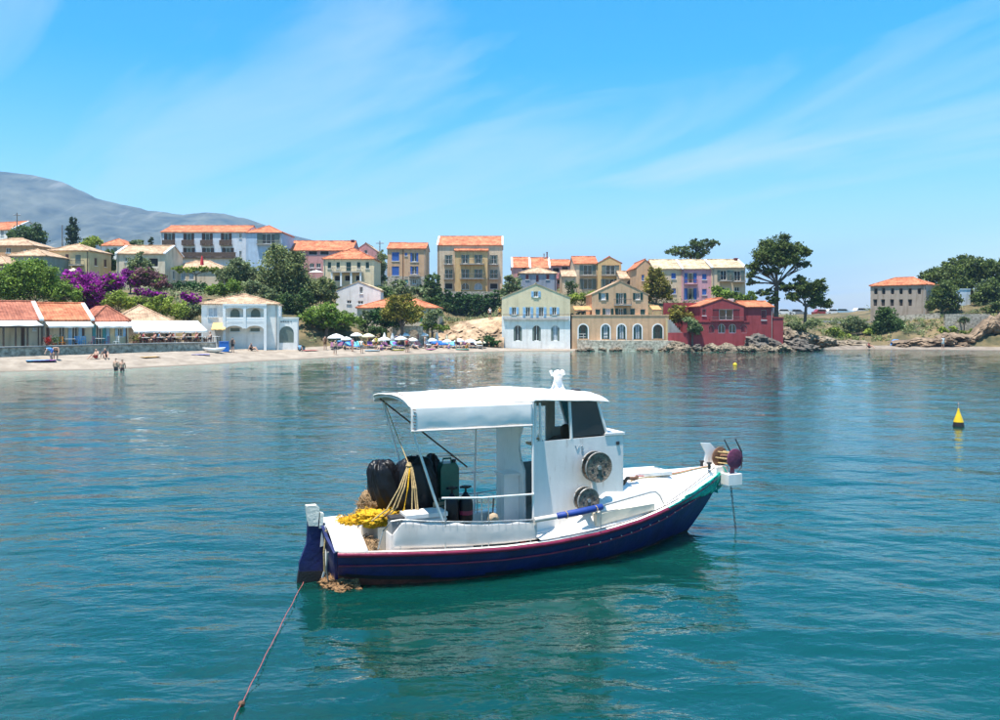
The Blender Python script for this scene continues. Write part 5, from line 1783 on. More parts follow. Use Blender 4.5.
# pines on the right
T_('stone_pine', 'flat topped pine rising behind the terrace house roofs', 'pine', 168, [(680, 251, 13, 5), (698, 246, 11, 5.5), (711, 243, 9, 4), (690, 256, 12, 4), (703, 252, 8, 4)], 'pine', trunk=693, limbs=6, shell=.3, clump=.3)
T_('stone_pine', 'big tall pine with broad crown beside the red villa', 'pine', 121, [(777, 247, 17, 11), (792, 252, 14, 10), (763, 257, 13, 9), (781, 260, 19, 9), (806, 253, 6.5, 4.5), (804, 265, 8, 3.5), (755, 268, 9, 6), (770, 272, 11, 5), (789, 287, 15, 4.5), (765, 293, 9, 4), (772, 301, 9, 4), (753, 283, 6, 3), (751, 276, 5, 5)],
   'pine', trunk=776, limbs=8, tr=.34, shell=.3, clump=.24, n=9500, fork=(777, 284))
T_('stone_pine', 'smaller leaning pine at the end of the red villa headland', 'pine', 120, [(804, 288, 13, 8), (815, 294, 11, 10), (820, 286, 8, 7), (793, 297, 9, 4.5), (825, 304, 7, 5), (799, 279, 6, 4), (812, 304, 8, 5)],
   'pine', trunk=804, limbs=7, tr=.24, shell=.3, clump=.24, n=4600, fork=(806, 306))
hp = [('large pine at the crest behind the unfinished building', 146, [(937, 275, 13, 8), (927, 277, 9, 6), (945, 283, 12, 9), (935, 290, 12, 10)], 938),
      ('broad pine crown over the white hut', 141, [(972, 266, 15, 8), (960, 272, 12, 8), (985, 271, 11, 9), (972, 278, 14, 9)], 972),
      ('pine at the edge of the headland wood', 138, [(992, 268, 9, 8), (1004, 272, 12, 10), (995, 283, 12, 10), (1010, 262, 10, 8)], 996),
      ('pine shading the slope right of the white hut', 132, [(985, 290, 12, 9), (998, 296, 12, 9), (979, 299, 9, 6), (1012, 292, 12, 9)], 993),
      ('pine standing at the right end of the unfinished building', 130, [(940, 298, 11, 9), (948, 305, 9, 7), (933, 305, 9, 6), (945, 289, 10, 9), (953, 297, 8, 9)], 942),
      ('tall pine behind the crest over the white hut', 152, [(958, 264, 10, 6), (948, 270, 10, 7), (966, 260, 9, 5), (955, 276, 12, 8)], 955),
      ('pine with low branches at the far end of the headland slope', 127, [(1000, 306, 10, 6), (1012, 304, 10, 8), (992, 309, 7, 4)], 1003),
      ('dark pine behind the white hut', 140, [(958, 285, 11, 10), (949, 291, 9, 8), (967, 284, 8, 7)], 957)]
for lb, Y, el, tk in hp:
    T_('pine_tree', lb, 'pine', Y, el, 'pine', trunk=tk, limbs=5, shell=.35, clump=.26)
T_('broadleaf_bush', 'big dark green bush at the back of the pebble beach', 'bush', 124, [(887, 323, 14, 12), (878, 328, 9, 8), (896, 326, 9, 9), (884, 313, 9, 6)], 'dark', trunk=887)
T_('broadleaf_bush', 'grey green bush below the concrete retaining wall', 'bush', 126, [(857, 325, 10, 7), (848, 323, 8, 5), (866, 329, 8, 6), (850, 331, 8, 5)], 'olive', trunk=857)
T_('shrub', 'bright green shrub above the pebble beach', 'bush', 124, [(834, 332, 8, 4), (870, 332, 5, 5), (843, 336, 8, 4)], 'light', trunk=840)
T_('shrub', 'dark shrub on the bank right of the red villa', 'bush', 115, [(792, 326, 9, 5), (803, 328, 9, 5), (785, 330, 7, 5), (812, 324, 8, 4)], 'olive', trunk=797)
T_('shrub', 'yellow green shrub on the dry slope under the broken stone wall', 'bush', 119.5, [(944, 331, 5, 3.6), (953, 329, 4, 3)], 'light', trunk=946)
T_('shrub', 'small green shrub on the cliff edge', 'bush', 118.5, [(973, 332, 4.5, 3), (963, 333, 3, 2)], 'light', trunk=972)
T_('agave', 'blue grey agave clump beside the low stone wall', 'agave', 120, [(964, 320, 6, 2.6)], 'olive', trunk=964, long=4, size=.45)
for lb, el in [('distant dark tree line behind the cars beside the big pine', [(762, 316, 9, 3), (778, 316.5, 9, 2.6), (794, 316, 9, 3)]), ('distant dark tree line behind the white hatchback', [(815, 316, 9, 2.4), (832, 315.6, 10, 3), (848, 315, 9, 3.4)]), ('distant dark tree line left of the unfinished building', [(862, 314.6, 8, 3.6), (873, 314, 7, 4)])]:
    T_('distant_trees', lb, 'trees', 235, el, 'dark', limbs=1, size=.5)
# unbroken scrub and dry grass over the slopes between the houses
mb = MB()
bl = []
HBX = [(frame_of(b_)[0], b_) for h in HS for b_ in h['bl']]
PR = np.random.default_rng(3)
cand_x = PR.uniform(-95, 100, 7000)
cand_y = PR.uniform(84, 205, 7000)
cz = ground_z(cand_x, cand_y)
cdd = coast_dist(cand_x, cand_y)
bl2 = []
for x, y, z, c in zip(cand_x, cand_y, cz, cdd):
    if c < 9 or z < 1.2:
        continue
    if 150 * y / F < 0:
        continue
    px = 500 + F * x / y
    if px < -60 or px > 1060:
        continue
    bad = False
    for C, b_ in HBX:
        w_ = (b_['x1'] - b_['x0']) / F * b_['Y'] / 2 + 1.2
        rr = R(b_['r'])
        dx, dy = x - C.x, y - C.y
        u_, v_ = dx * math.cos(rr) + dy * math.sin(rr), -dx * math.sin(rr) + dy * math.cos(rr)
        if abs(u_) < w_ and -2.6 < v_ < b_['d'] + .5:
            bad = True
            break
    if bad or (120 < y < 240 and 770 < px < 868):
        continue
    r_ = PR.uniform(.35, .95)
    (bl2 if (px > 840 and PR.random() < .4) or (438 < px < 500 and y < 125) else bl).append((x, y, z + r_ * .3, r_ * 1.3, r_ * 1.3, r_ * .75))
leaves(mb, bl, 90000, .27, 1.7, .35, .2)
tag(mb.build('scrub', LEAF['olive'], fix=False), 'low green scrub covering the slopes between the houses', 'scrub', kind='stuff')
mb = MB()
if bl2:
    bl2 = [(a, b_, c - f * .4, d, e, f * .45) for a, b_, c, d, e, f in bl2]
    leaves(mb, bl2, 16000, .26, 3.0, .5, .1)
    tag(mb.build('dry_grass', LEAF['dry'], fix=False), 'tufts of dry straw coloured grass on the right headland', 'grass', kind='stuff')

mb = MB()
bl3 = []
for i in range(900):
    px, Y = PR.uniform(785, 1040), PR.uniform(114, 150)
    x = (px - 500) / F * Y
    cdv = float(coast_dist(np.array([x]), np.array([Y]))[0])
    if cdv < 6.5 or (860 < px < 930 and 131 < Y < 150) or (948 < px < 976 and 128 < Y < 142):
        continue
    r_ = PR.uniform(.25, .8)
    bl3.append((x, Y, gz(x, Y) + r_ * .25, r_ * 1.3, r_ * 1.3, r_ * .7))
leaves(mb, bl3, 30000, .24, 1.7, .35, .2)
tag(mb.build('headland_scrub', LEAF['euca'], fix=False), 'grey green scrub dotted over the right headland slope', 'scrub', kind='stuff')

# ------------------------------------------------------------------ people
PJ = {  # joints of a 1.72 m figure, facing -y
    'stand': dict(pel=(0, 0, .95), che=(0, .0, 1.32), nek=(0, .01, 1.48), hed=(0, -.01, 1.62), lsh=(.19, 0, 1.42), lel=(.25, .03, 1.14), lha=(.24, -.06, .88), rsh=(-.19, 0, 1.42), rel=(-.26, .02, 1.14), rha=(-.22, -.10, .92),
                  lhp=(.10, 0, .92), lkn=(.11, -.03, .50), lft=(.12, .02, .08), lto=(.13, -.14, .04), rhp=(-.10, 0, .92), rkn=(-.12, .02, .50), rft=(-.13, .05, .08), rto=(-.14, -.11, .04)),
    'bend': dict(pel=(0, .22, .86), che=(0, -.12, 1.02), nek=(0, -.27, 1.02), hed=(0, -.38, .95), lsh=(.19, -.2, 1.0), lel=(.22, -.30, .74), lha=(.18, -.38, .50), rsh=(-.19, -.2, 1.0), rel=(-.22, -.28, .74), rha=(-.18, -.40, .52),
                 lhp=(.10, .2, .84), lkn=(.12, .02, .46), lft=(.12, .10, .08), lto=(.13, -.06, .04), rhp=(-.10, .2, .84), rkn=(-.13, .10, .46), rft=(-.13, .22, .08), rto=(-.14, .06, .04)),
    'sit': dict(pel=(0, .1, .14), che=(0, .16, .50), nek=(0, .14, .66), hed=(0, .10, .80), lsh=(.19, .16, .60), lel=(.28, .02, .40), lha=(.20, -.22, .38), rsh=(-.19, .16, .60), rel=(-.30, .2, .34), rha=(-.34, .28, .07),
                lhp=(.10, .06, .14), lkn=(.14, -.32, .46), lft=(.14, -.55, .09), lto=(.14, -.70, .05), rhp=(-.10, .06, .14), rkn=(-.14, -.34, .40), rft=(-.13, -.66, .09), rto=(-.13, -.80, .06)),
    'chair': dict(pel=(0, .08, .52), che=(0, .12, .88), nek=(0, .11, 1.04), hed=(0, .07, 1.18), lsh=(.19, .12, .98), lel=(.24, -.04, .74), lha=(.14, -.28, .76), rsh=(-.19, .12, .98), rel=(-.24, -.02, .74), rha=(-.14, -.26, .78),
                  lhp=(.10, .04, .52), lkn=(.12, -.38, .50), lft=(.12, -.36, .08), lto=(.12, -.52, .04), rhp=(-.10, .04, .52), rkn=(-.12, -.38, .50), rft=(-.12, -.34, .08), rto=(-.12, -.50, .04)),
}
PE = [('pel', 'che'), ('che', 'nek'), ('nek', 'hed'), ('che', 'lsh'), ('lsh', 'lel'), ('lel', 'lha'), ('che', 'rsh'), ('rsh', 'rel'), ('rel', 'rha'), ('pel', 'lhp'), ('lhp', 'lkn'), ('lkn', 'lft'), ('lft', 'lto'), ('pel', 'rhp'), ('rhp', 'rkn'), ('rkn', 'rft'), ('rft', 'rto')]
PRAD = dict(pel=.15, che=.16, nek=.06, hed=.105, lsh=.07, rsh=.07, lel=.05, rel=.05, lha=.042, rha=.042, lhp=.11, rhp=.11, lkn=.07, rkn=.07, lft=.05, rft=.05, lto=.035, rto=.035)


def body_mesh(pose):
    J = PJ[pose]
    names = list(J)
    me = bpy.data.meshes.new('person')
    vs = [J[k] for k in names]
    J2 = Vector(J['hed']) - Vector(J['nek'])
    vs.append(tuple(Vector(J['hed']) + J2 * .55))
    me.from_pydata(vs, [(names.index(a), names.index(b_)) for a, b_ in PE] + [(names.index('hed'), len(names))], [])
    o = bpy.data.objects.new('tmp', me)
    COL.objects.link(o)
    md = o.modifiers.new('skin', 'SKIN')
    for i, k in enumerate(names + ['top']):
        sv = me.skin_vertices[0].data[i]
        r_ = PRAD.get(k, .085)
        sv.radius = (r_, r_)
        sv.use_root = (k == 'pel')
    sb = o.modifiers.new('sub', 'SUBSURF')
    sb.levels = sb.render_levels = 1
    dg = bpy.context.evaluated_depsgraph_get()
    res = bpy.data.meshes.new_from_object(o.evaluated_get(dg))
    bpy.data.objects.remove(o)
    # clothing zones: 0 skin, 1 shirt, 2 shorts, 3 hair
    idx = []
    for p in res.polygons:
        c = p.center
        best = min(PE, key=lambda e: (geometry.intersect_point_line(c, Vector(J[e[0]]), Vector(J[e[1]]))[0].lerp(c, 0) - c).length if 0 <= geometry.intersect_point_line(c, Vector(J[e[0]]), Vector(J[e[1]]))[1] <= 1 else min((Vector(J[e[0]]) - c).length, (Vector(J[e[1]]) - c).length))
        k = 0
        if best in (('pel', 'che'), ('che', 'nek'), ('che', 'lsh'), ('che', 'rsh')):
            k = 1
        if best in (('pel', 'lhp'), ('pel', 'rhp'), ('lhp', 'lkn'), ('rhp', 'rkn')):
            k = 2
            if best[1] in ('lkn', 'rkn') and geometry.intersect_point_line(c, Vector(J[best[0]]), Vector(J[best[1]]))[1] > .6:
                k = 0
        hd = Vector(J['hed']) + J2 * .25
        if (c - hd).length < .17 and (c.z - hd.z > .03 or (c.y - hd.y > .02 and c.z > hd.z - .06)):
            k = 3
        idx.append(k)
    res.polygons.foreach_set('material_index', idx)
    res.polygons.foreach_set('use_smooth', [True] * len(res.polygons))
    return res


BODY = {k: body_mesh(k) for k in PJ}
CLO = {}


def cloth(c):
    if c not in CLO:
        CLO[c] = mat('cloth_%d' % len(CLO), c, .8, .1, 6)
    return CLO[c]


def person(pose, loc, rz, shirt, shorts, label, s_=1.0, bare=False, group=None):
    me = BODY[pose].copy()
    for m in (SKIN, SKIN if bare else cloth(shirt), cloth(shorts), HAIR):
        me.materials.append(m)
    o = link('person', me)
    o.location = loc
    o.rotation_euler = (0, 0, rz)
    o.scale = (s_, s_, s_)
    return tag(o, label, 'person', group)


# beach stands on z from the sand strip
def sand_pt(px, f):
    """point on the sand: f from the waterline (0) to the back of the beach (1)"""
    i = max(j for j in range(len(shore_px)) if shore_px[j] <= px)
    i = min(i, len(shore_px) - 2)
    k = (px - shore_px[i]) / (shore_px[i + 1] - shore_px[i])
    a = shoreA[i].lerp(shoreA[i + 1], k)
    c = backA[i].lerp(backA[i + 1], k)
    q = a.lerp(c, f)
    q.z += .12 * math.sin(math.pi * max(0, f))
    return q


BLK, RED_, BLU, WHT, GRY, TEA = (.02, .02, .025), (.35, .03, .03), (.05, .12, .35), (.7, .7, .68), (.2, .2, .2), (.05, .25, .25)
q = sand_pt(54, .62)
person('bend', q, R(30), BLU, BLK, 'person bending over a towel on the sand in dark swim shorts', bare=True)
q = sand_pt(48, .60)
person('bend', q, R(-60), (.1, .3, .6), BLU, 'person in a blue top stooping beside the striped towels')
q = sand_pt(95, .60)
person('sit', q, R(-20), BLK, RED_, 'person sitting on the sand in red shorts', bare=True)
q = sand_pt(105, .62)
person('sit', q, R(35), BLK, BLK, 'person in black sitting on the sand beside a dark bag')
q = PZ(116, 371.5, 0)
person('stand', (q.x, q.y, -.62), R(160), BLK, BLK, 'taller bather standing waist deep in the sea before the sandy beach', bare=True)
q = PZ(122.3, 371, 0)
person('stand', (q.x, q.y, -.66), R(190), BLK, (.1, .05, .05), 'shorter bather in dark swimwear waist deep beside a taller one', .94, bare=True)
for px, f, pose, rz, sh_, so, lb, br in [(335, .18, 'stand', 20, GRY, BLK, 'child in dark shorts walking on the wet sand', True), (361, .22, 'stand', 170, WHT, GRY, 'person in a white top at the water edge', False),
                                        (406, .18, 'stand', 200, RED_, BLK, 'person in red standing at the water edge before the umbrellas', False), (407.5, .22, 'stand', 10, (.3, .15, .2), BLK, 'person in plum beside the one in red at the water edge', False),
                                        (252, .75, 'sit', 80, BLK, BLK, 'person in black sitting on the sand before the white beach house', False),
                                        (369, .8, 'stand', 100, (.75, .4, .05), BLK, 'person in orange under the cream umbrellas', False), (418, .85, 'stand', 40, (.3, .02, .04), BLK, 'person in dark red by the stone arches', False)]:
    q = sand_pt(px, f)
    person(pose, q, R(rz), sh_, so, lb, .95 if pose == 'stand' else 1, bare=br)
PB = random.Random(4)
for i, (px, f, pose, cn, c) in enumerate([(345, .5, 'sit', 'green', (.05, .25, .1)), (352, .35, 'stand', 'pink', (.6, .2, .3)), (376, .45, 'stand', 'yellow', (.6, .45, .05)), (381, .4, 'sit', 'violet', (.2, .08, .3)), (390, .35, 'sit', 'turquoise', (.05, .4, .4)), (396, .7, 'stand', 'navy', (.02, .04, .12)), (414, .45, 'sit', 'pale grey', (.4, .4, .42)), (425, .4, 'stand', 'white striped', (.6, .6, .6)), (436, .45, 'sit', 'scarlet', (.5, .03, .02)), (448, .4, 'sit', 'lilac', (.4, .25, .5)), (456, .35, 'stand', 'olive', (.2, .2, .05)), (466, .4, 'sit', 'orange', (.6, .2, .02)), (482, .5, 'stand', 'tan', (.4, .25, .12)), (325, .55, 'stand', 'brown', (.15, .07, .03)), (300, .6, 'sit', 'sky blue', (.2, .4, .6)), (232, .7, 'stand', 'black', (.02, .02, .02))]):
    q = sand_pt(px, f)
    person(pose, q, PB.uniform(0, 6.28), c, c if i % 2 else BLK, '%s person in %s on the sand' % ('standing' if pose == 'stand' else 'sitting', cn), PB.uniform(.9, 1.02))
for px, f, c, lb in [(310, .55, (.5, .08, .08), 'red towel'), (372, .35, (.1, .35, .5), 'blue striped towel'), (398, .35, (.55, .5, .1), 'yellow towel'), (431, .35, (.45, .1, .3), 'pink towel'), (462, .3, (.1, .4, .3), 'green towel'), (200, .6, (.2, .2, .5), 'indigo towel'), (150, .55, (.5, .3, .1), 'orange towel')]:
    q = sand_pt(px, f)
    o = MB().grid(lambda u, v: Vector((u * 1.7 - .85, v * .8 - .4, .02 * fbm(u * 3 + px, v * 3))), 10, 5).build('towel', mat('towel_' + lb[:4] + str(px), c, .9, .5, 7), smooth=180)
    o.location = q + Vector((0, 0, .07))
    o.rotation_euler = (0, 0, R(px % 90))
    o.modifiers.new('thickness', 'SOLIDIFY').thickness = .02
    tag(o, lb + ' spread on the open sand', 'towel')
q = PZ(943, 349, .12)
person('stand', (q.x, q.y, q.z), R(10), WHT, WHT, 'person in white walking on the pebble beach')
q = PZ(869.7, 348.6, .15)
person('sit', (q.x, q.y, q.z), R(40), RED_, BLK, 'person in dark red sitting on the pebble beach')
for px, py, Y, sh_, lb in [(490, 318, 117.6, WHT, 'person in white standing at the top of the earth bank'), (499.5, 317.5, 118.4, (.6, .4, .1), 'person in yellow beside the white and yellow gable')]:
    q = P(px, py, Y)
    person('stand', (q.x, q.y, q.z - .25), R(20), sh_, BLK, lb)
# taverna diners, their chairs and tables
TZ = 1.0 - .05 + .72 + .004
CH_W = mat('chair_paint', (.16, .03, .03), .6, .2, 5)


def make_chair():
    r_ = thing('taverna_chair', 'dark red slatted chair at a taverna table under the white awning', 'chair', group='taverna chairs')
    mb = MB().box(-.21, .21, -.2, .2, .42, .46)
    mb.build('seat', CH_W, r_)
    for x in (-.18, .18):
        for y in (-.17, .17):
            MB().box(x - .02, x + .02, y - .02, y + .02, 0, .419 if y < 0 else .95).build('leg', CH_W, r_)
    for z in (.62, .76, .89):
        MB().box(-.155, .155, .155, .185, z, z + .06).build('back_slat', CH_W, r_)
    return r_


def make_table():
    r_ = thing('taverna_table', 'square cloth covered table under the white taverna awning', 'table', group='taverna tables')
    MB().box(-.42, .42, -.42, .42, .72, .75).build('tabletop', mat('table_cloth', (.62, .58, .52), .8, .1, 4), r_)
    for x in (-.36, .36):
        for y in (-.36, .36):
            MB().box(x - .025, x + .025, y - .025, y + .025, 0, .719).build('leg', WOODD, r_)
    return r_


ch0, tb0 = make_chair(), make_table()
fl = {'c': 0, 't': 0}
cols_ = [(.35, .03, .04), (.30, .02, .03), (.5, .12, .12), (.05, .2, .35), (.03, .03, .04), (.4, .05, .05), (.3, .3, .35), (.02, .02, .03), (.45, .03, .08), (.08, .08, .1), (.5, .4, .35), (.06, .1, .2)]
CN = ['dark red', 'maroon', 'rose', 'blue', 'black', 'brick red', 'grey', 'jet black', 'crimson', 'charcoal', 'beige', 'navy']
for i, px in enumerate([140, 148, 156, 164, 171, 178, 185, 192, 198, 205, 212, 152]):
    # the terrace edge runs with the stone wall
    k = np.interp(px, [110, 160, 216], [3, 4, 5])
    a = Vector(bw_pts[int(min(k, 4))])
    c = Vector(bw_pts[int(min(k, 4)) + 1])
    e = a.lerp(c, k - int(min(k, 4)))
    q = e + Vector((-.35, .5, 0)) * (2.6 if i % 2 else 1.6) * (1 if i < 11 else 2.2)
    rz = R(90 if i % 2 else -90) + R(38)
    person('chair', (q.x, q.y, TZ), rz, cols_[i], BLK, 'diner in a %s top seated under the white taverna awning' % CN[i])
    o = ch0 if fl['c'] == 0 else copy_tree(ch0)
    fl['c'] = 1
    o.location = (q.x, q.y, TZ)
    o.rotation_euler = (0, 0, rz)
    if i % 2 == 0 and i < 11:
        o = tb0 if fl['t'] == 0 else copy_tree(tb0)
        fl['t'] = 1
        tq = q + Vector((math.cos(R(38)), math.sin(R(38)), 0)) * .62
        o.location = (tq.x, tq.y, TZ)
        o.rotation_euler = (0, 0, R(38))

# chairs, tables and pots in front of the beach shops
def shop_pt(px, out):
    b_ = h1 if px < 41 else (h2 if px < 92 else h3)
    u_, _ = on_front(b_, px, 340)
    C, U, Nn, zb = frame_of(b_)
    q = C + U * u_ - Nn * out
    return Vector((q.x, q.y, TZ))


for px, out, c, lb in [(59, 1.2, (.75, .28, .02), 'bright orange chair outside the shop with the orange roof'), (73, 1.3, (.03, .22, .55), 'blue chair outside the shop with the orange roof'), (80, 1.0, (.05, .3, .6), 'sky blue chair beside a blue one outside a shop'), (88, 1.3, (.25, .12, .16), 'plum chair at the corner of two beach shops'), (103, 1.2, (.2, .1, .14), 'dark plum chair outside the pale blue shop'), (112, 1.4, (.75, .75, .72), 'white chair beside the pale blue shop door')]:
    o = copy_tree(ch0)
    o['label'] = lb
    del o['group']
    m_ = mat('chair_%d' % px, c, .5, .1, 5)
    for ch in o.children:
        ch.data = ch.data.copy()
        ch.data.materials[0] = m_
    o.location = shop_pt(px, out)
    o.rotation_euler = (0, 0, R(px * 3))
for px, out, lb in [(66, 1.4, 'cloth covered table between the orange and blue chairs'), (95, 1.5, 'cloth covered table between the plum chairs')]:
    o = copy_tree(tb0)
    o['label'] = lb
    del o['group']
    o.location = shop_pt(px, out)
    o.rotation_euler = (0, 0, R(40))
RFL = leafm('red_flowers', (.3, .01, .01), (.6, .03, .02), .3)
for px, out, lb, lf in [(44, 1.6, 'red flowers in a terracotta pot by the pergola', RFL), (50, 1.8, 'green pot plant beside the red flowers', LEAF['dark']), (131, 1.2, 'potted shrub at the corner of the pale blue shop', LEAF['tawny'])]:
    q = shop_pt(px, out)
    o = thing('flower_pot', lb, 'pot plant', q)
    MB().lathe([(.14, 0), (.2, .3), (.22, .32), (.22, .38), (.18, .38), (.17, .34)], 12).build('pot', mat('pot_clay', (.35, .13, .07), .8, .2, 5), o)
    mb = MB()
    leaves(mb, [(0, 0, .62, .34, .34, .34)], 220, .14, clump=.45, shell=.1)
    mb.build('plant', lf, o, fix=False)['kind'] = 'stuff'
# ------------------------------------------------------------------ beach umbrellas, loungers, towels
UMB_W = mat('umbrella_white', (.80, .79, .76), .8, .05, 3)
UMB_C = mat('umbrella_cream', (.78, .68, .46), .8, .06, 3)
UMB_B = mat('umbrella_pale_blue', (.62, .74, .80), .8, .06, 3)


def umbrella(px, ytop, w_px, label, m=UMB_W, f=.7, grp='open beach umbrellas'):
    q = sand_pt(px, f)
    s_ = q.y / F
    zt = H - (ytop - HY) * s_ - q.z
    r_ = w_px * s_ / 2
    root = thing('beach_umbrella', label, 'umbrella', q, random.uniform(0, 1), grp)
    MB().tube([(0, 0, -.3), (0, 0, zt + .08)], .022, 6).build('pole', WOODL, root)
    mb = MB()
    n = 8
    vs = [(0, 0, zt)]
    for j, (rr, dz) in enumerate(((.35, -.10), (.7, -.26), (1.0, -.46))):
        for k in range(n * 2):
            a = math.pi * k / n
            sag = 1 - (.05 * j if k % 2 else 0)
            vs.append((math.cos(a) * r_ * rr * sag, math.sin(a) * r_ * rr * sag, zt + dz * r_ / 1.05))
    N2 = n * 2
    fs = [(0, 1 + k, 1 + (k + 1) % N2) for k in range(N2)]
    for j in range(2):
        fs += [(1 + j * N2 + k, 1 + (j + 1) * N2 + k, 1 + (j + 1) * N2 + (k + 1) % N2, 1 + j * N2 + (k + 1) % N2) for k in range(N2)]
    mb.add(vs, fs)
    # hanging valance
    base = len(mb.v) - N2
    for k in range(N2):
        pass
    low = [(v[0] * 1.01, v[1] * 1.01, v[2] - .13) for v in vs[-N2:]]
    mb.add(vs[-N2:] + low, [(k, (k + 1) % N2, (k + 1) % N2 + N2, k + N2) for k in range(N2)])
    mb.build('canopy', m, root, fix=False).modifiers.new('thickness', 'SOLIDIFY').thickness = .012
    for k in range(n):
        a = 2 * math.pi * k / n
        MB().tube([(0, 0, zt - .03), (math.cos(a) * r_ * .98, math.sin(a) * r_ * .98, zt - .47 * r_ / 1.05)], .009, 4).build('rib', WOODL, root)
    return root


def closed_umbrella(px, ytop, label, m=UMB_W, f=.9):
    q = sand_pt(px, f)
    zt = H - (ytop - HY) * q.y / F - q.z
    root = thing('closed_umbrella', label, 'umbrella', q, 0, 'closed beach umbrellas')
    MB().tube([(0, 0, -.3), (0, 0, zt + .1)], .022, 6).build('pole', WOODL, root)
    mb = MB()
    n = 12

    def fn(u, v):
        a = 2 * math.pi * u
        rr = (.03 + .17 * math.sin(min(1, v * 1.15) * math.pi * .72)) * (1 + .22 * math.sin(a * 6))
        return Vector((math.cos(a) * rr, math.sin(a) * rr, zt - v * 1.35))
    mb.grid(fn, 24, 8)
    mb.build('canopy', m, root, smooth=60)
    MB().tube([(.2 * math.cos(i * .524), .2 * math.sin(i * .524), zt - .85) for i in range(13)], .02, 4).build('strap', WOODD, root)
    return root


umbrella(336, 333.6, 17, 'white beach umbrella beneath the low spreading pine', f=.8)
umbrella(356, 332.4, 12, 'white beach umbrella shading two blue loungers', f=.85)
umbrella(368, 333.2, 13, 'cream beach umbrella beside the white one', UMB_C, .75)
umbrella(384, 336.6, 13, 'pale umbrella in front of the ivy covered garden', f=.5)
umbrella(404, 332.6, 11, 'pale blue beach umbrella before the twin stone arches', UMB_B, .9)
umbrella(400.3, 336, 13, 'broad white umbrella in front of the pale blue one', f=.55)
umbrella(423, 332.6, 11, 'white umbrella right of the twin stone arches', f=.85)
umbrella(459, 338.4, 11, 'white umbrella at the foot of the earth bank', f=.6)
umbrella(470.5, 338.8, 12, 'white umbrella over dark loungers at the end of the beach', f=.6)
for px, y, lb, m in [(384.2, 332.5, 'closed white umbrella behind the pale umbrella', UMB_W), (392, 333, 'closed white umbrella left of the stone arches', UMB_W), (411.5, 336, 'closed pinkish umbrella in front of the right stone arch', mat('umbrella_pink', (.72, .5, .44), .8, .05, 3)),
                     (437, 332.6, 'closed white umbrella behind the blue loungers', UMB_W), (446.8, 334.5, 'closed cream umbrella nearest the earth bank', UMB_C), (426, 336, 'closed beige umbrella beside a white open one', UMB_C)]:
    closed_umbrella(px, y, lb, m)
for px, y, w, f, lb, m in [(346, 336.6, 11, .6, 'white umbrella among the blue loungers left of the cream umbrella', UMB_W), (377, 338.2, 11, .55, 'cream umbrella left of the ivy covered garden umbrella', UMB_C), (412, 337.6, 11, .6, 'white umbrella in front of the right stone arch', UMB_W), (432, 338, 11, .65, 'pale blue umbrella beside the deep blue loungers', UMB_B), (447, 339.2, 10, .55, 'white umbrella over the sky blue loungers', UMB_W), (481, 340.2, 10, .6, 'cream umbrella at the foot of the dark shrubs by the bank', UMB_C)]:
    umbrella(px, y, w, lb, m, f)
LC = {k: mat('lounger_' + k, c, .7, .1, 4) for k, c in dict(blue=(.02, .14, .48), sky=(.12, .42, .72), plum=(.16, .04, .12), white=(.72, .72, .70), teal=(.10, .48, .50), dark=(.05, .03, .04), orange=(.62, .22, .04), violet=(.2, .1, .35)).items()}


def lounger(px, f, c, rz):
    q = sand_pt(px, f)
    root = thing('sun_lounger', '', 'sun lounger', q, rz, c + ' beach loungers')
    place = {'blue': 'deep blue beach lounger among the umbrellas', 'sky': 'sky blue beach lounger on the sand', 'plum': 'plum coloured beach lounger on the sand', 'white': 'white beach lounger on the sand', 'teal': 'turquoise beach lounger on the sand', 'dark': 'dark brown beach lounger on the sand', 'orange': 'orange beach lounger on the sand', 'violet': 'violet beach lounger on the sand'}
    root['label'] = place[c]
    m = LC[c]
    mb = MB()
    mb.box(-.3, .3, -1.0, .35, .30, .36)
    mb.build('seat', m, root)
    mb = MB()
    mb.prism([(.36, .31), (.90, .80), (.94, .76), (.40, .27)], lambda u, z, d: Vector((d, u, z)), -.3, .3)
    mb.build('backrest', m, root)
    for x in (-.26, .26):
        for y in (-.9, .25):
            MB().tube([(x, y, -.05), (x, y, .299)], .022, 5).build('leg', RAIL_W, root)
    return root


for px, f, c, rz in [(333, .62, 'plum', 10), (338, .66, 'plum', -10), (345, .72, 'blue', 40), (349, .66, 'blue', 20), (352, .6, 'sky', 60), (355.5, .62, 'sky', 30), (340, .8, 'sky', 20), (360, .7, 'teal', 20), (364, .66, 'orange', 40), (370, .64, 'violet', 15), (373, .68, 'orange', -20),
                     (384, .55, 'dark', 20), (388, .5, 'plum', 40), (393, .62, 'teal', 15), (397, .55, 'violet', 35), (402, .5, 'dark', 10), (405, .58, 'plum', -20), (413, .55, 'white', 30), (417, .6, 'plum', 10), (421, .55, 'dark', 40), (428, .6, 'white', 15),
                     (433, .75, 'blue', 20), (437, .7, 'blue', 30), (440, .62, 'blue', 10), (443.5, .6, 'blue', 35), (446.5, .66, 'blue', 15), (450, .6, 'sky', 25), (453, .55, 'sky', 10), (459, .6, 'plum', 20), (463, .62, 'dark', -10), (468, .6, 'plum', 30), (473, .6, 'dark', 10), (478, .55, 'white', 20)]:
    lounger(px, f, c, R(rz))
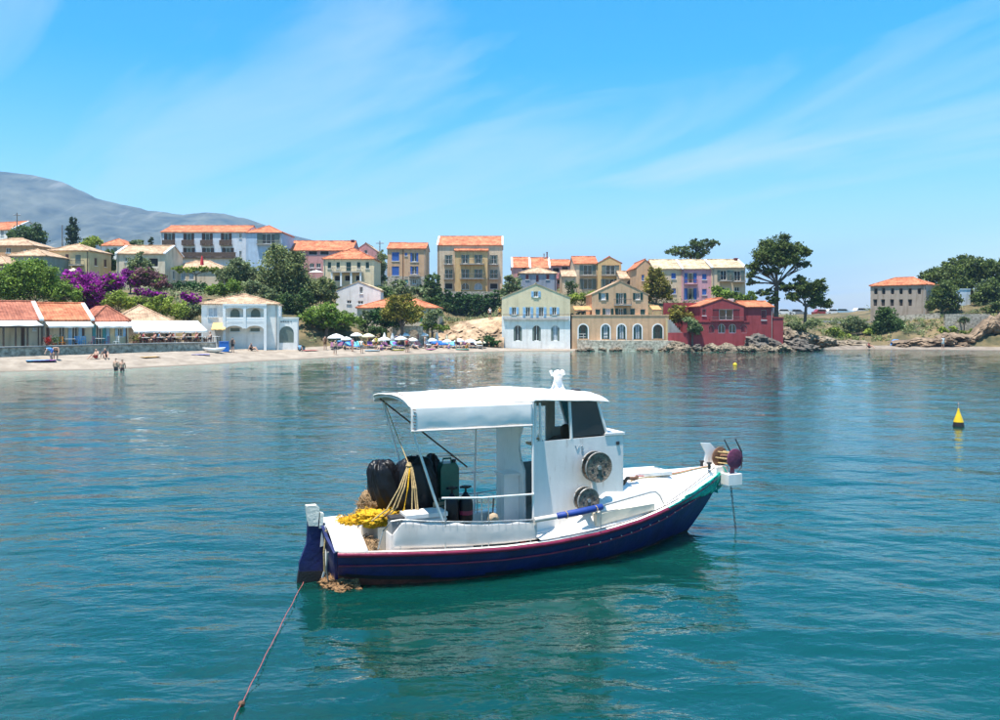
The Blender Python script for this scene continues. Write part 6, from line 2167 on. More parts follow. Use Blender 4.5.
for px, f, c, lb in [(43, .52, (.3, .1, .35), 'purple striped towel spread on the sand'), (36, .54, (.1, .3, .55), 'blue towel lying beside the purple one')]:
    q = sand_pt(px, f)
    mb = MB()
    mb.grid(lambda u, v: Vector((u * 1.7 - .85, v * .8 - .4, .045 + .02 * fbm(u * 3 + px, v * 3))), 10, 5)
    o = mb.build('towel', mat('towel_%d' % px, c, .9, .5, 7), smooth=180)
    o.location = q + Vector((0, 0, .05))
    o.rotation_euler = (0, 0, R(35))
    o.modifiers.new('thickness', 'SOLIDIFY').thickness = .02
    tag(o, lb, 'towel')
# upturned boat and barrels on the sand by the low wall
q = sand_pt(214, .78)
bt = thing('beached_dinghy', 'small white dinghy with blue cover drawn up by the low wall', 'dinghy', q, R(20))
mb = MB()
mb.grid(lambda u, v: Vector((-1.1 + 2.2 * u, (.55 * (1 - abs(2 * u - 1) ** 2.5) + .04) * math.cos(math.pi * v), .42 - (.42 * (1 - abs(2 * u - 1) ** 3)) * math.sin(math.pi * v) + .1 * abs(2 * u - 1))), 16, 10)
mb.build('hull', WHITE, bt, smooth=60).modifiers.new('thickness', 'SOLIDIFY').thickness = .03
MB().box(-.5, -.2, -.5, .5, .3, .34).build('thwart', WOODL, bt)
q = sand_pt(223.5, .82)
o = thing('blue_crate', 'deep blue crate stack beside the white dinghy', 'crate', q, R(15))
MB().box(-.5, .5, -.35, .35, 0, .55).build('lower_crate', LC['blue'], o)
MB().box(-.47, .47, -.33, .33, .553, 1.0).build('upper_crate', LC['blue'], o)
MB().box(-.5, .5, -.36, .36, 1.003, 1.06).build('lid', S_BLUE, o)
# garden parasols on hillside terraces
def parasol(px, py, Y, r_, label, m):
    q = P(px, py, Y)
    zg = gz(q.x, Y)
    root = thing('garden_parasol', label, 'parasol', (q.x, Y, min(zg, q.z - 2.0)))
    zt = q.z - root.location.z
    MB().tube([(0, 0, -.2), (0, 0, zt)], .03, 6).build('pole', RAIL_W, root)
    MB().lathe([(r_, zt - .35), (r_ * .97, zt - .30), (r_ * .5, zt - .1), (.03, zt + .08)], 10).build('canopy', m, root)


parasol(316, 270.5, 150, 1.3, 'white parasol on the terrace left of the yellow villa', UMB_W)
parasol(73.5, 268.8, 112, .9, 'cream parasol in the garden of the yellow house', UMB_C)
o = link('closed_red_parasol', MB().lathe([(.03, 0), (.04, .5), (.28, .55), (.22, 1.3), (.05, 1.9), (.01, 2.0)], 10).mesh('closed_red_parasol', mat('red_cloth', (.5, .02, .03), .8, .1, 5), 60))
q = P(202, 268.5, 127)
o.location = (q.x, q.y, q.z)
tag(o, 'closed red parasol standing on the vine covered terrace', 'parasol')
q = P(897.5, 344.6, 116.6)
ub = thing('tilted_umbrella', 'bright blue umbrella lying tilted on the pebble beach', 'umbrella', (q.x, q.y, .55))
T0 = Matrix.Rotation(R(55), 4, 'X')
MB().lathe([(1.0, 0), (.98, .03), (.6, .28), (.25, .4), (.01, .45)], 10, T=T0).build('canopy', mat('umbrella_blue', (.03, .25, .62), .7, .1, 3), ub)
MB().tube([T0 @ Vector((0, 0, .42)), T0 @ Vector((0, 0, -1.0))], .02, 5).build('pole', WOODL, ub)

# ------------------------------------------------------------------ poles, cars
def pole(px, ytop, Y, label, arm=True):
    q = P(px, ytop, Y)
    zg = gz(q.x, Y)
    root = thing('utility_pole', label, 'pole', (q.x, Y, zg))
    MB().tube([(0, 0, -.5), (0, 0, q.z - zg)], [.16, .09], 7).build('shaft', BARKG, root)
    if arm:
        MB().box(-.75, .75, -.05, .05, q.z - zg - .5, q.z - zg - .38).build('crossarm', BARKG, root)
        for x in (-.65, 0.3, .65):
            MB().lathe([(.05, 0), (.07, .05), (.03, .15)], 6, T=Matrix.Translation((x, 0, q.z - zg - .379))).build('insulator', RAIL_W, root)


pole(17, 213, 170, 'wooden utility pole above the dark round tree')
pole(62.3, 225, 165, 'plain wooden pole left of the tall cypress', False)
pole(379.8, 241, 155, 'utility pole left of the apartment house with blue shutters')
pole(160.5, 300, 93.5, 'slim lamp post behind the taverna roof', False)


def make_car(label, col, px, py, Y, rz):
    q = P(px, py, Y)
    root = thing('parked_car', label, 'car', (q.x, Y, q.z), rz, 'cars in the car park')
    m = mat('car_%s' % label[:9], col, .3, .03, 2, coat=.6)

    def Tc(u, z, d):
        return Vector((u, d, z))
    MB().prism([(-2.05, .28), (2.0, .28), (2.08, .55), (1.95, .82), (1.1, .92), (-1.75, .95), (-2.1, .85)], Tc, -.85, .85).build('body', m, root, smooth=30)
    MB().prism([(-1.7, .953), (1.05, .925), (.45, 1.42), (-1.25, 1.45)], Tc, -.74, .74).build('cabin', m, root)
    for sd in (-1, 1):
        MB().prism([(-1.5, .99), (.85, .97), (.38, 1.36), (-1.18, 1.38)], Tc, sd * .742, sd * .752).build('side_window', GLASS, root)
        for x in (-1.3, 1.35):
            wh = MB().lathe([(.2, -.1), (.31, -.1), (.33, -.06), (.33, .06), (.31, .1), (.2, .1)], 14, T=Matrix.Translation((x, sd * .80, .33)) @ Matrix.Rotation(R(90), 4, 'X')).build('wheel', mat('tyre', (.02, .02, .02), .8, .2, 6), root)
            MB().lathe([(.19, -.105), (.05, -.115), (.05, .115), (.19, .105)], 10, T=Matrix.Translation((x, sd * .80, .33)) @ Matrix.Rotation(R(90), 4, 'X')).build('rim', RAIL_W, wh)
    MB().add([(1.04, -.66, .95), (1.04, .66, .95), (.5, .62, 1.38), (.5, -.62, 1.38), (1.08, -.66, .96), (1.08, .66, .96), (.54, .62, 1.39), (.54, -.62, 1.39)], [(0, 1, 2, 3), (4, 5, 6, 7), (0, 4, 7, 3), (1, 5, 6, 2)]).build('windscreen', GLASS, root)
    for y in (-.6, .6):
        MB().box(2.0, 2.07, y - .16, y + .16, .62, .74).build('headlight', RAIL_W, root)
    return root


for lb, c, px, rz in [('white hatchback parked above the concrete retaining wall', (.75, .75, .74), 833, 10), ('pale blue car parked beside the white hatchback', (.35, .5, .6), 843, -5), ('silver car with white roof parked by the unfinished building', (.6, .6, .6), 861, 15), ('grey car parked behind the smaller pine', (.2, .22, .24), 797, 5), ('white car parked between the two pines', (.72, .72, .70), 785, -8), ('dark red car in the car park left of the white hatchback', (.3, .03, .03), 822, 8)]:
    Y = 185
    X_ = (px - 500) / F * Y
    z = gz(X_, Y)
    make_car(lb, c, px, HY + (H - z - .02) / Y * F, Y, R(rz))
# ------------------------------------------------------------------ buoys
YEL = mat('buoy_yellow', (.78, .50, .01), .4, .08, 4)
q = PZ(958.5, 426, 0)
by = thing('marker_buoy', 'yellow cone shaped marker buoy with black base floating on open water', 'buoy', (q.x, q.y, 0))
k = q.y / F
MB().lathe([(3.0 * k, -.3), (5.0 * k, -.12), (5.3 * k, .03), (4.9 * k, .09), (4.7 * k, .16)], 20).build('base', mat('buoy_black', (.02, .015, .015), .5, .2, 5), by, smooth=40)
MB().lathe([(4.65 * k, .161), (4.5 * k, .2), (2.5 * k, .43), (1.0 * k, .62), (.85 * k, .70), (.3 * k, .71)], 20).build('cone', YEL, by, smooth=40)
MB().lathe([(.3 * k, .711), (.3 * k, .86), (.55 * k, .87), (.5 * k, .93), (.02, .94)], 10).build('top_light', mat('buoy_lamp', (.6, .4, .35), .3, .1, 5), by, smooth=40)
q = PZ(735, 365.4, 0)
o = MB().lathe([(.05, -.16), (.16, -.1), (.2, .02), (.17, .13), (.08, .2), (.03, .22), (.03, .27)], 14).build('mooring_buoy', YEL, smooth=60)
o.location = (q.x, q.y, 0.02)
tag(o, 'small round yellow mooring buoy off the red villa', 'buoy')
# ------------------------------------------------------------------ the fishing boat (x forward from the rudder, y to port, z above the water)
B_WHITE = mat('boat_white', (.86, .80, .75), .42, .06, 1.6, .04, 20, stain=.35, rust=.7)
B_BLUE = mat('boat_blue', (.005, .012, .085), .45, .4, 3.0, .2, 16, coat=.08, stain=.5, rust=.15, seams=1.15)
B_RED = mat('boat_crimson', (.21, .012, .045), .4, .25, 4, .2, 14)
B_ANTI = mat('antifouling', (.115, .030, .020), .85, .5, 5, .8, 14)
B_BLACK = mat('boot_top', (.010, .010, .012), .6, .4, 5, .3)
BARN = mat('barnacle_crust', (.05, .022, .010), .95, .7, 22, 1.0, 40, col2=(.24, .13, .055), detail=10)
B_SOLE = mat('sole_boards', (.28, .15, .085), .75, .3, 3, .3, 14)
CANV = mat('canopy_canvas', (.82, .77, .72), .85, .05, 1.3, .08, 4, stain=.15)
LEEC = mat('lee_cloth', (.62, .56, .52), .75, .08, 1.8, .08, 6, stain=.4, rust=.3)
CREAM = mat('cream_locker', (.66, .58, .46), .6, .1, 2, .15)
STEEL = mat('galvanised', (.42, .41, .39), .45, .25, 8, .2, 30, metal=.6)
RUSTY = mat('rusty_drum', (.11, .075, .05), .8, .4, 9, .4, 30, metal=.1, col2=(.24, .185, .14))
BROWNW = mat('brown_drum', (.16, .075, .04), .7, .4, 7, .4, 25)
PURP = mat('purple_disc', (.13, .025, .065), .55, .25, 6, .2, 20)
BAGB = mat('black_plastic', (.004, .004, .006), .40, .3, 6, .35, 9, spec=.3)
GREENB = mat('green_plastic', (.012, .085, .06), .35, .2, 6, .2, 9)
NETY = mat('yellow_net', (.72, .40, .008), .9, .3, 14, 1.0, 40)
NETT = mat('teal_net', (.015, .46, .36), .8, .25, 12, .6, 40)
NETB = mat('brown_net', (.32, .20, .10), .9, .4, 14, 1.0, 40)
ROPE = mat('rope', (.48, .34, .16), .9, .3, 20, .6, 60)
ROPER = mat('pink_rope', (.42, .10, .09), .9, .25, 20, .6, 60)
CHAIN = mat('chain', (.035, .035, .04), .6, .3, 15, .3)
PINKR = mat('red_white_rope', (.62, .22, .20), .9, .5, 30, .5, 60)
BO, BYAW = Vector((-2.95, 13.85, 0.0)), R(24)
boat = thing('fishing_boat', 'white and dark blue wooden fishing boat with canvas canopy moored in the bay', 'boat', BO, BYAW)


def ZS(t):
    return float(np.interp(t, [0, 1, 2, 2.8, 3.6, 4.6, 5.5, 6.3, 7.1, 7.8, 8.25], [.62, .59, .545, .525, .54, .60, .69, .81, .95, 1.09, 1.19]))


def BT(t):
    return float(np.interp(t, [0, .25, .6, 1, 1.5, 2, 2.5, 3, 3.5, 4, 4.5, 5, 5.5, 6, 6.5, 7, 7.4, 7.8, 8.25], [.72, .80, .90, 1.0, 1.085, 1.15, 1.2, 1.24, 1.265, 1.27, 1.25, 1.2, 1.115, 1.0, .84, .64, .46, .27, .035]))


def hullpt(t, v, side=-1, outw=0.0):
    """v 0 keel .. 1 sheer"""
    zs = ZS(t)
    zk = float(np.interp(t, [0, .6, 2, 5, 8.25], [-.16, -.30, -.46, -.46, -.40]))
    z = zk + (zs - zk) * v
    p = float(np.interp(t, [0, 2, 4.5, 6, 7.2, 8.25], [.34, .27, .27, .38, .62, .9]))
    q = BT(t) * (max(v, 1e-4) ** p) + outw
    rr = max(0, (t - 4.3) / 3.95) ** 2.1
    x = t - rr * .88 * max(0, 1 - z / zs) ** 1.35
    if t < 1.0:
        x += (1 - t) * .12 * (1 - v)
    return Vector((x, side * q, z))


def vz(t, z):
    zk = float(np.interp(t, [0, .6, 2, 5, 8.25], [-.16, -.30, -.46, -.46, -.40]))
    return (z - zk) / (ZS(t) - zk)


TS = [.06 + 8.17 * (i / 70) for i in range(71)]
mb = MB()
nv = 26
rows = []
for t_ in TS:
    rows.append([hullpt(t_, 1 - j / nv, -1) for j in range(nv)] + [hullpt(t_, 0, -1)] + [hullpt(t_, (j + 1) / nv, 1) for j in range(nv)])
ncol = 2 * nv + 1
vs = [p for r_ in rows for p in r_]
mb.add(vs, [])
for i in range(len(TS) - 1):
    for j in range(ncol - 1):
        f = (i * ncol + j, (i + 1) * ncol + j, (i + 1) * ncol + j + 1, i * ncol + j + 1)
        c = sum((vs[k] for k in f), Vector()) / 4
        ln = .02 + max(0, 2.0 - c.x) * .095
        mb.f.append(f)
        mb.m.append(1 if c.z < ln - .02 else (2 if c.z < ln + .035 else 0))
hull = mb.build('hull', [B_BLUE, B_ANTI, B_BLACK], boat, smooth=50)
# transom with its raised white crowned top
mb = MB()
tp = [hullpt(.06, 1 - j / 12, -1) for j in range(13)] + [hullpt(.06, (j + 1) / 12, 1) for j in range(12)]
tp2 = [Vector((p.x - .004, p.y, p.z)) for p in tp]
top_ = [Vector((.0, .35, .86)), Vector((.0, .06, .90)), Vector((.0, -.06, .90)), Vector((.0, -.35, .80))]
allp = tp2 + top_
mb.add(allp + [p + Vector((-.05, 0, 0)) for p in allp], [tuple(range(len(allp))), tuple(range(2 * len(allp) - 1, len(allp) - 1, -1))] + [(i, (i + 1) % len(allp), (i + 1) % len(allp) + len(allp), i + len(allp)) for i in range(len(allp))])
mb.build('transom', B_BLUE, boat)
# rubbing strakes and studs
for name, dz, rad, m in (('rub_rail', -.035, .045, B_RED), ('lower_strake', -.235, .016, B_RED)):
    for sd in (-1, 1):
        mb = MB()
        mb.tube([hullpt(t_, vz(t_, ZS(t_) + dz * (1 if t_ < 6.5 else .9)), sd, .012) for t_ in [.07 + 8.12 * i / 60 for i in range(61)]], rad, 7)
        mb.build(name, m, boat, smooth=80)
for i in range(13):
    t_ = 4.4 + 2.9 * i / 12
    p = hullpt(t_, vz(t_, ZS(t_) - .21), -1, .02)
    MB().lathe([(.004, -.012), (.012, -.006), (.012, .006), (.004, .012)], 6, T=Matrix.Translation(p)).build('stud', B_WHITE, hull)
# gunwale capping
for sd in (-1, 1):
    mb = MB()
    mb.grid(lambda u, v, sd=sd: (lambda t_: Vector((hullpt(t_, 1, sd).x, sd * max(.0, BT(t_) + .025 - .12 * v), ZS(t_) + .012 - (.05 if v > .99 else 0))))(.08 + 8.1 * u), 60, 3)
    mb.build('gunwale', B_WHITE, boat, smooth=60)
# stern deck, crowned
mb = MB()


def sdeck(u, v):
    x = .03 + .50 * u
    w = -1 + 2 * v
    b_ = BT(x) + .01
    return Vector((x, w * b_, ZS(x) + .03 + .27 * (1 - abs(w) ** 1.5)))


mb.grid(sdeck, 5, 16)
d_ = mb.build('stern_deck', B_WHITE, boat, smooth=60)
d_.modifiers.new('thickness', 'SOLIDIFY').thickness = .03
mb = MB()
mb.prism([(.05, .78), (.78, .70), (.78, .84), (.05, .92)], lambda u, z, d: Vector((d, u, z)), -.035, .5)
mb.build('stern_box', B_WHITE, boat)
# cockpit liner and sole
mb = MB()


def liner(u, v):
    t_ = .48 + 3.27 * u
    pr = [(-1, 0.0), (-1, .5), (-1, 1.0), (-.5, 1.0), (0, 1.0), (.5, 1.0), (1, 1.0), (1, .5), (1, 0.0)]
    a, k = pr[int(round(v * 8))]
    b_ = BT(t_) - .095 - .10 * k
    return Vector((t_, a * b_, ZS(t_) - .005 + (.27 - ZS(t_)) * k))


mb.grid(liner, 26, 8)
mb.build('cockpit_liner', B_WHITE, boat, smooth=40)
for i in range(9):
    y0 = -.80 + i * .178
    MB().box(2.42, 3.75, y0, y0 + .168, .273, .292).build('sole_board', B_SOLE, boat)
# side decks and whaleback foredeck
mb = MB()


def fdeck(u, v):
    t_ = 3.5 + 4.66 * u
    w = -1 + 2 * v
    zs = ZS(t_) + .012
    zt = float(np.interp(t_, [3.5, 4.3, 5.0, 6, 7, 7.8, 8.2], [.60, .70, 1.30, 1.33, 1.31, 1.31, 1.29]))
    a = abs(w)
    k = float(np.interp(a, [0, .35, .6, .72, .80, .88, .94, 1], [1, .965, .88, .79, .62, .16, .0, .0]))
    kb = float(np.interp(a, [0, .5, 1], [1, .6, 0]))
    f = float(np.interp(t_, [6.0, 7.2], [0, 1]))
    k = k * (1 - f) + kb * f
    return Vector((t_ - .02, w * (BT(t_) - .085 + .03 * f), zs + max(0, zt - zs) * k))


mb.grid(fdeck, 60, 40)
mb.build('foredeck', B_WHITE, boat, smooth=60)
# hatch cover and low locker on the foredeck
mb = MB()
mb.box(5.75, 6.75, -.34, .30, 1.30, 1.365, T=Matrix.Rotation(R(1.0), 4, 'Y') @ Matrix.Translation((0, 0, .09)))
ht = mb.build('hatch', B_WHITE, boat)
MB().tube([(6.62, -.1, 1.33), (6.66, -.1, 1.36), (6.66, .1, 1.36), (6.62, .1, 1.33)], .012, 5).build('hatch_handle', STEEL, ht)
mb = MB()
mb.prism([(4.62, .66), (5.95, .80), (5.95, .90), (5.2, .90), (4.62, .86)], lambda u, z, d: Vector((u, d * (1 - .10 * max(0, u - 4.6)), z)), -1.10, -.92)
mb.build('side_locker', CREAM, boat)
# wheelhouse
WHT_W = .78
mb = MB()
for sd in (-1, 1):
    def TW(u, z, d, sd=sd):
        return Vector((u, sd * (WHT_W - d), z))
    if sd < 0:
        outl = [(3.52, .45), (5.37, .62), (5.37, 2.20), (3.52, 2.17)]
        holes = []
    else:
        outl = [(3.52, .45), (5.37, .62), (5.37, 2.20), (4.75, 2.20), (4.75, 2.83), (3.52, 2.83)]
        holes = [[(3.66, 1.55), (4.55, 1.55), (4.55, 2.62), (3.66, 2.62)]]
    wall_face(mb, outl, holes, TW, .04)
    wall_face(mb, outl, holes, lambda u, z, d, TW=TW: TW(u, z, .04), .0)
    n = len(outl)
    mb.add([TW(u, z, 0) for u, z in outl] + [TW(u, z, .04) for u, z in outl], [(i, (i + 1) % n, (i + 1) % n + n, i + n) for i in range(n)])
mb.build('side_walls', B_WHITE, boat, fix=False)
mb = MB()
mb.box(5.33, 5.375, -WHT_W + .003, WHT_W - .003, .9, 2.198)
mb.build('front_wall', B_WHITE, boat)
mb = MB()
mb.box(4.98, 5.40, -WHT_W - .02, WHT_W + .02, 2.203, 2.245)
mb.build('window_ledge', B_WHITE, boat)
mb = MB()
mb.prism([(-.45, .30), (.78, .30), (.78, 2.82), (-.60, 2.82), (-.52, 2.62), (-.36, 2.42), (-.22, 2.18), (-.20, 1.98), (-.28, 1.78), (-.42, 1.62)], lambda u, z, d: Vector((d, u, z)), 3.50, 3.545)
mb.build('aft_bulkhead', B_WHITE, boat)
# pillars and glazing
for nm, p0, p1, r_ in (('pillar', (3.56, -.76, 2.17), (3.56, -.76, 2.86), .028), ('pillar', (3.68, -.76, 2.17), (3.66, -.76, 2.86), .022), ('pillar', (4.29, -.76, 2.18), (4.25, -.76, 2.86), .03), ('pillar', (5.03, -.76, 2.22), (4.82, -.74, 2.86), .03), ('pillar', (5.03, .76, 2.22), (4.82, .74, 2.86), .03), ('pillar', (5.03, 0, 2.22), (4.82, 0, 2.88), .022)):
    MB().tube([p0, p1], r_, 6).build(nm, B_WHITE, boat)
TINT = mat('tinted_glass', (.03, .032, .036), .08, .2, 2, spec=.5)
MB().prism([(4.32, 2.2), (5.0, 2.23), (4.81, 2.84), (4.28, 2.84)], lambda u, z, d: Vector((u, d, z)), -.765, -.755).build('side_window', TINT, boat)
MB().add([(5.02, -.72, 2.24), (5.02, .72, 2.24), (4.82, .70, 2.86), (4.82, -.70, 2.86), (5.01, -.72, 2.24), (5.01, .72, 2.24), (4.81, .70, 2.86), (4.81, -.70, 2.86)], [(0, 1, 2, 3), (7, 6, 5, 4), (0, 4, 5, 1), (1, 5, 6, 2), (2, 6, 7, 3), (3, 7, 4, 0)]).build('windscreen', TINT, boat)
mb = MB()
mb.prism([(4.35, .8), (5.32, .8), (5.32, 2.1), (4.7, 2.02), (4.35, 1.85)], lambda u, z, d: Vector((u, d, z)), -.70, .70)
mb.build('dashboard', WOODD, boat)
for p, r_, m in (((4.62, -.32, 2.2), .10, BROWNW), ((4.75, -.1, 2.22), .08, GREENB), ((4.66, .12, 2.2), .11, WOODD)):
    MB().lathe([(r_ * .7, -r_ * 1.6), (r_, -r_), (r_, r_ * .6), (r_ * .6, r_), (.02, r_ * 1.15)], 12, T=Matrix.Translation(p)).build('dash_instrument', m, boat, smooth=60)
mb = MB()
mb.prism([(3.55, 2.13), (4.28, 2.10), (4.28, 2.06), (3.55, 2.09)], lambda u, z, d: Vector((u, d, z)), -.74, -.42)
mb.build('side_shelf', WOODL, boat)
mb = MB()
mb.box(3.20, 3.495, -.25, .10, .293, 1.50)
mb.build('seat_box', B_WHITE, boat)
MB().box(3.18, 3.495, -.29, .14, 1.503, 1.545).build('seat_top', B_WHITE, boat)
sw = MB()
c = Vector((3.80, -.42, 1.98))
sw.tube([c + Vector((0, .19 * math.cos(a), .19 * math.sin(a))) for a in [2 * math.pi * i / 20 for i in range(21)]], .018, 6)
for i in range(8):
    a = 2 * math.pi * i / 8
    sw.tube([c, c + Vector((0, .26 * math.cos(a), .26 * math.sin(a)))], .010, 5)
sw.tube([c - Vector((.03, 0, 0)), c + Vector((.6, 0, .02))], .03, 7)
sw.build('steering_wheel', WOODL, boat, smooth=60)
# canopy: canvas over the cockpit running into the wheelhouse roof
mb = MB()


def canw(t_):
    return float(np.interp(t_, [1.1, 3.36, 3.55, 5.06], [1.10, 1.12, .85, .80]))


def canopy(u, v):
    t_ = 1.15 + 3.93 * u
    w = -1 + 2 * v
    ze = float(np.interp(t_, [1.15, 3.3, 4.6, 5.0, 5.08], [2.93, 2.93, 2.87, 2.84, 2.81]))
    cr = float(np.interp(t_, [1.15, 3.3, 5.08], [.10, .16, .10]))
    sag = -.018 * math.sin(math.pi * ((t_ - 1.15) / 1.05 % 1)) if t_ < 3.3 else 0
    wob = .012 * fbm(t_ * 2.2, w * 2.0, 1.0)
    return Vector((t_ + .05 * (1 - w * w), w * canw(t_), ze + cr * (1 - abs(w) ** 2.2) + sag * (1 - w * w) + wob))


mb.grid(canopy, 60, 24)
cn = mb.build('canopy', CANV, boat, smooth=180)
cn.modifiers.new('thickness', 'SOLIDIFY').thickness = .022
for sd in (-1, 1):
    mb = MB()

    def val(u, v, sd=sd):
        t_ = 1.17 + 2.16 * u
        z = float(np.interp(t_, [1.15, 3.33], [2.925, 2.91])) - (.39 if sd < 0 else .10) * v
        fold = .008 * fbm(t_ * 2.2, v * .8, 4.0 + sd) * (.3 + v) + .012 * math.sin(math.pi * v) + .010 * max(0, v - .25) * fbm(t_ * 1.1 + v * 1.5, 2.0)
        return Vector((t_, sd * (canw(t_) + .012 + fold), z + .012 * math.sin(t_ * 9) * v))
    mb.grid(val, 50, 10)
    vb = mb.build('valance', CANV, boat, smooth=180)
    vb.modifiers.new('thickness', 'SOLIDIFY').thickness = .012
    hz_ = 0 if sd < 0 else .29
    MB().tube([(1.17, sd * 1.118, 2.535 + hz_), (2.2, sd * 1.125, 2.525 + hz_), (3.33, sd * 1.132, 2.52 + hz_)], .02, 6).build('hem_pole', LEEC, vb)
# arched hoops and the flap at the aft end
for t_ in (1.2, 2.25, 3.32):
    MB().tube([Vector((t_ + .04 * (1 - w * w), w * 1.08, 2.88 + .09 * (1 - abs(w) ** 2.2))) for w in [-1 + i / 6 for i in range(13)]], .018, 6).build('hoop', RAIL_W, boat)
# seam lacing at the aft corner
for i in range(7):
    MB().tube([(1.20 + .02 * (i % 2), -1.128, 2.88 - i * .05), (1.25, -1.132, 2.87 - i * .05)], .006, 4).build('lacing', BROWNW, cn)
for i in range(9):
    w = -.95 + i * .12
    MB().tube([canopy(.012, (w + 1) / 2) + Vector((0, 0, .02)), canopy(.03, (w + 1.05) / 2) + Vector((0, 0, .018))], .006, 4).build('lacing', BROWNW, cn)
# posts and stays
for p, r_, m in (([(1.20, -1.08, 2.56), (1.66, -1.0, 1.26), (1.78, -1.0, .95)], .022, RAIL_W), ([(1.30, 1.06, 2.88), (1.62, 1.0, 1.75), (1.75, .98, .6)], .020, RAIL_W), ([(1.27, 1.05, 2.86), (2.95, .92, 1.50)], .016, WOODD), ([(3.16, .95, 2.9), (3.12, .98, .60)], .022, B_WHITE), ([(3.36, -1.09, 2.9), (3.36, -1.11, .56)], .024, B_WHITE)):
    MB().tube(p, r_, 7).build('canopy_post', m, boat, smooth=60)
# rails
def rpt(t_, z, sd=-1, ins=.07):
    return Vector((t_, sd * (BT(t_) - ins), z))


rz_ = [(.70, .63), (.78, .92), (.90, 1.07), (1.05, 1.09), (1.53, 1.03), (2.37, .96), (3.27, .92), (4.0, .965), (4.66, 1.02), (5.84, 1.13), (5.98, 1.12), (6.10, 1.03), (6.24, .82)]
sr = MB()
sr.tube([rpt(a, b_) for a, b_ in rz_], .015, 6)
sr.build('side_rail', STEEL, boat, smooth=60)
sr = MB()
sr.tube([rpt(a, b_, 1) for a, b_ in rz_], .015, 6)
sr.build('side_rail', STEEL, boat, smooth=60)
for sd in (-1, 1):
    MB().tube([rpt(1.72, 1.40, sd), rpt(2.4, 1.36, sd), rpt(3.36, 1.34, sd, .13)], .018, 6).build('upper_rail', B_WHITE, boat, smooth=60)
    for t_ in (1.05, 1.78, 2.40, 2.52, 3.27, 4.66):
        zt = 1.36 if 1.7 < t_ < 3 else float(np.interp(t_, [a for a, _ in rz_[3:]], [b_ for _, b_ in rz_[3:]]))
        MB().tube([rpt(t_, ZS(t_) - .02, sd), rpt(t_, zt, sd)], .011, 5).build('stanchion', STEEL, boat)
MB().tube([(2.15, .98, 1.74), (3.14, .97, 1.72)], .016, 6).build('upper_rail', B_WHITE, boat)
mb = MB()


def lee(u, v):
    t_ = .93 + 2.45 * u
    zt = float(np.interp(t_, [a for a, _ in rz_[2:]], [b_ for _, b_ in rz_[2:]])) - .02
    if u < .06:
        zt -= (.06 - u) * 3.0
    z0 = ZS(t_) + .045
    w = .006 * fbm(t_ * 2.0, v * 1.2, 6.0) + .012 * math.sin(math.pi * v)
    return Vector((t_, -(BT(t_) - .065 + w), z0 + (zt - z0) * v + .012 * math.sin(t_ * 17) * (1 if v > .99 else 0)))


mb.grid(lee, 60, 8)
lc = mb.build('lee_cloth', LEEC, boat, smooth=180)
lc.modifiers.new('thickness', 'SOLIDIFY').thickness = .008
for i in range(20):
    t_ = 1.0 + i * .12
    zt = float(np.interp(t_, [a for a, _ in rz_[2:]], [b_ for _, b_ in rz_[2:]]))
    MB().tube([rpt(t_, zt - .06, -1, .045), rpt(t_ + .02, zt + .012, -1, .07), rpt(t_ + .04, zt - .05, -1, .1)], .005, 4).build('lacing', STEEL, lc)
# engine casing and side bench in the cockpit
MB().box(.82, 2.35, -.42, .66, .28, .86).build('engine_casing', CREAM, boat)
MB().box(.95, 2.40, -.74, -.43, .28, .80).build('side_bench', B_WHITE, boat)
MB().box(3.3, 3.42, -.62, -.50, .293, .36).build('extinguisher_bracket', STEEL, boat)
MB().lathe([(.055, 0), (.06, .02), (.06, .30), (.03, .36), (.02, .40)], 12, T=Matrix.Translation((3.42, -.56, .361))).build('extinguisher', mat('extinguisher_red', (.5, .02, .02), .35, .05, 5), boat, smooth=50)
# net hauling drums on the starboard side of the wheelhouse
def drum(x, z, r_, y0, y1, name='net_drum', m=RUSTY, m2=None):
    root = MB().tube([(x, y0, z), (x, y1 - .01, z)], r_ * .30, 14).build(name, m, boat, smooth=50)
    for k, yy in enumerate((y0 - .07, y1)):
        d = MB()
        T0 = Matrix.Translation((x, yy, z)) @ Matrix.Rotation(R(90), 4, 'X')
        d.lathe([(r_ * .12, -.012), (r_ * .92, -.012), (r_, -.02), (r_ * 1.03, -.02), (r_ * 1.03, .02), (r_, .02), (r_ * .92, .012), (r_ * .12, .012)], 28, T=T0)
        fl = d.build('flange', m if (m2 is None or k == 0) else m2, root, smooth=40)
        rim = MB()
        rim.tube([(x + r_ * 1.03 * math.cos(a), yy, z + r_ * 1.03 * math.sin(a)) for a in [2 * math.pi * i / 28 for i in range(29)]], .013, 5, cap=False)
        rim.build('rim', STEEL, root)
        for i in range(6):
            a = 2 * math.pi * i / 6 + .3
            MB().lathe([(.10 * r_, -.016), (.10 * r_, .016)], 10, T=T0 @ Matrix.Translation((r_ * .55 * math.cos(a), r_ * .55 * math.sin(a), 0))).build('hole_boss', CHAIN, root)
        MB().lathe([(.16 * r_, -.035), (.16 * r_, .035)], 12, T=T0).build('hub', STEEL, root)
    return root


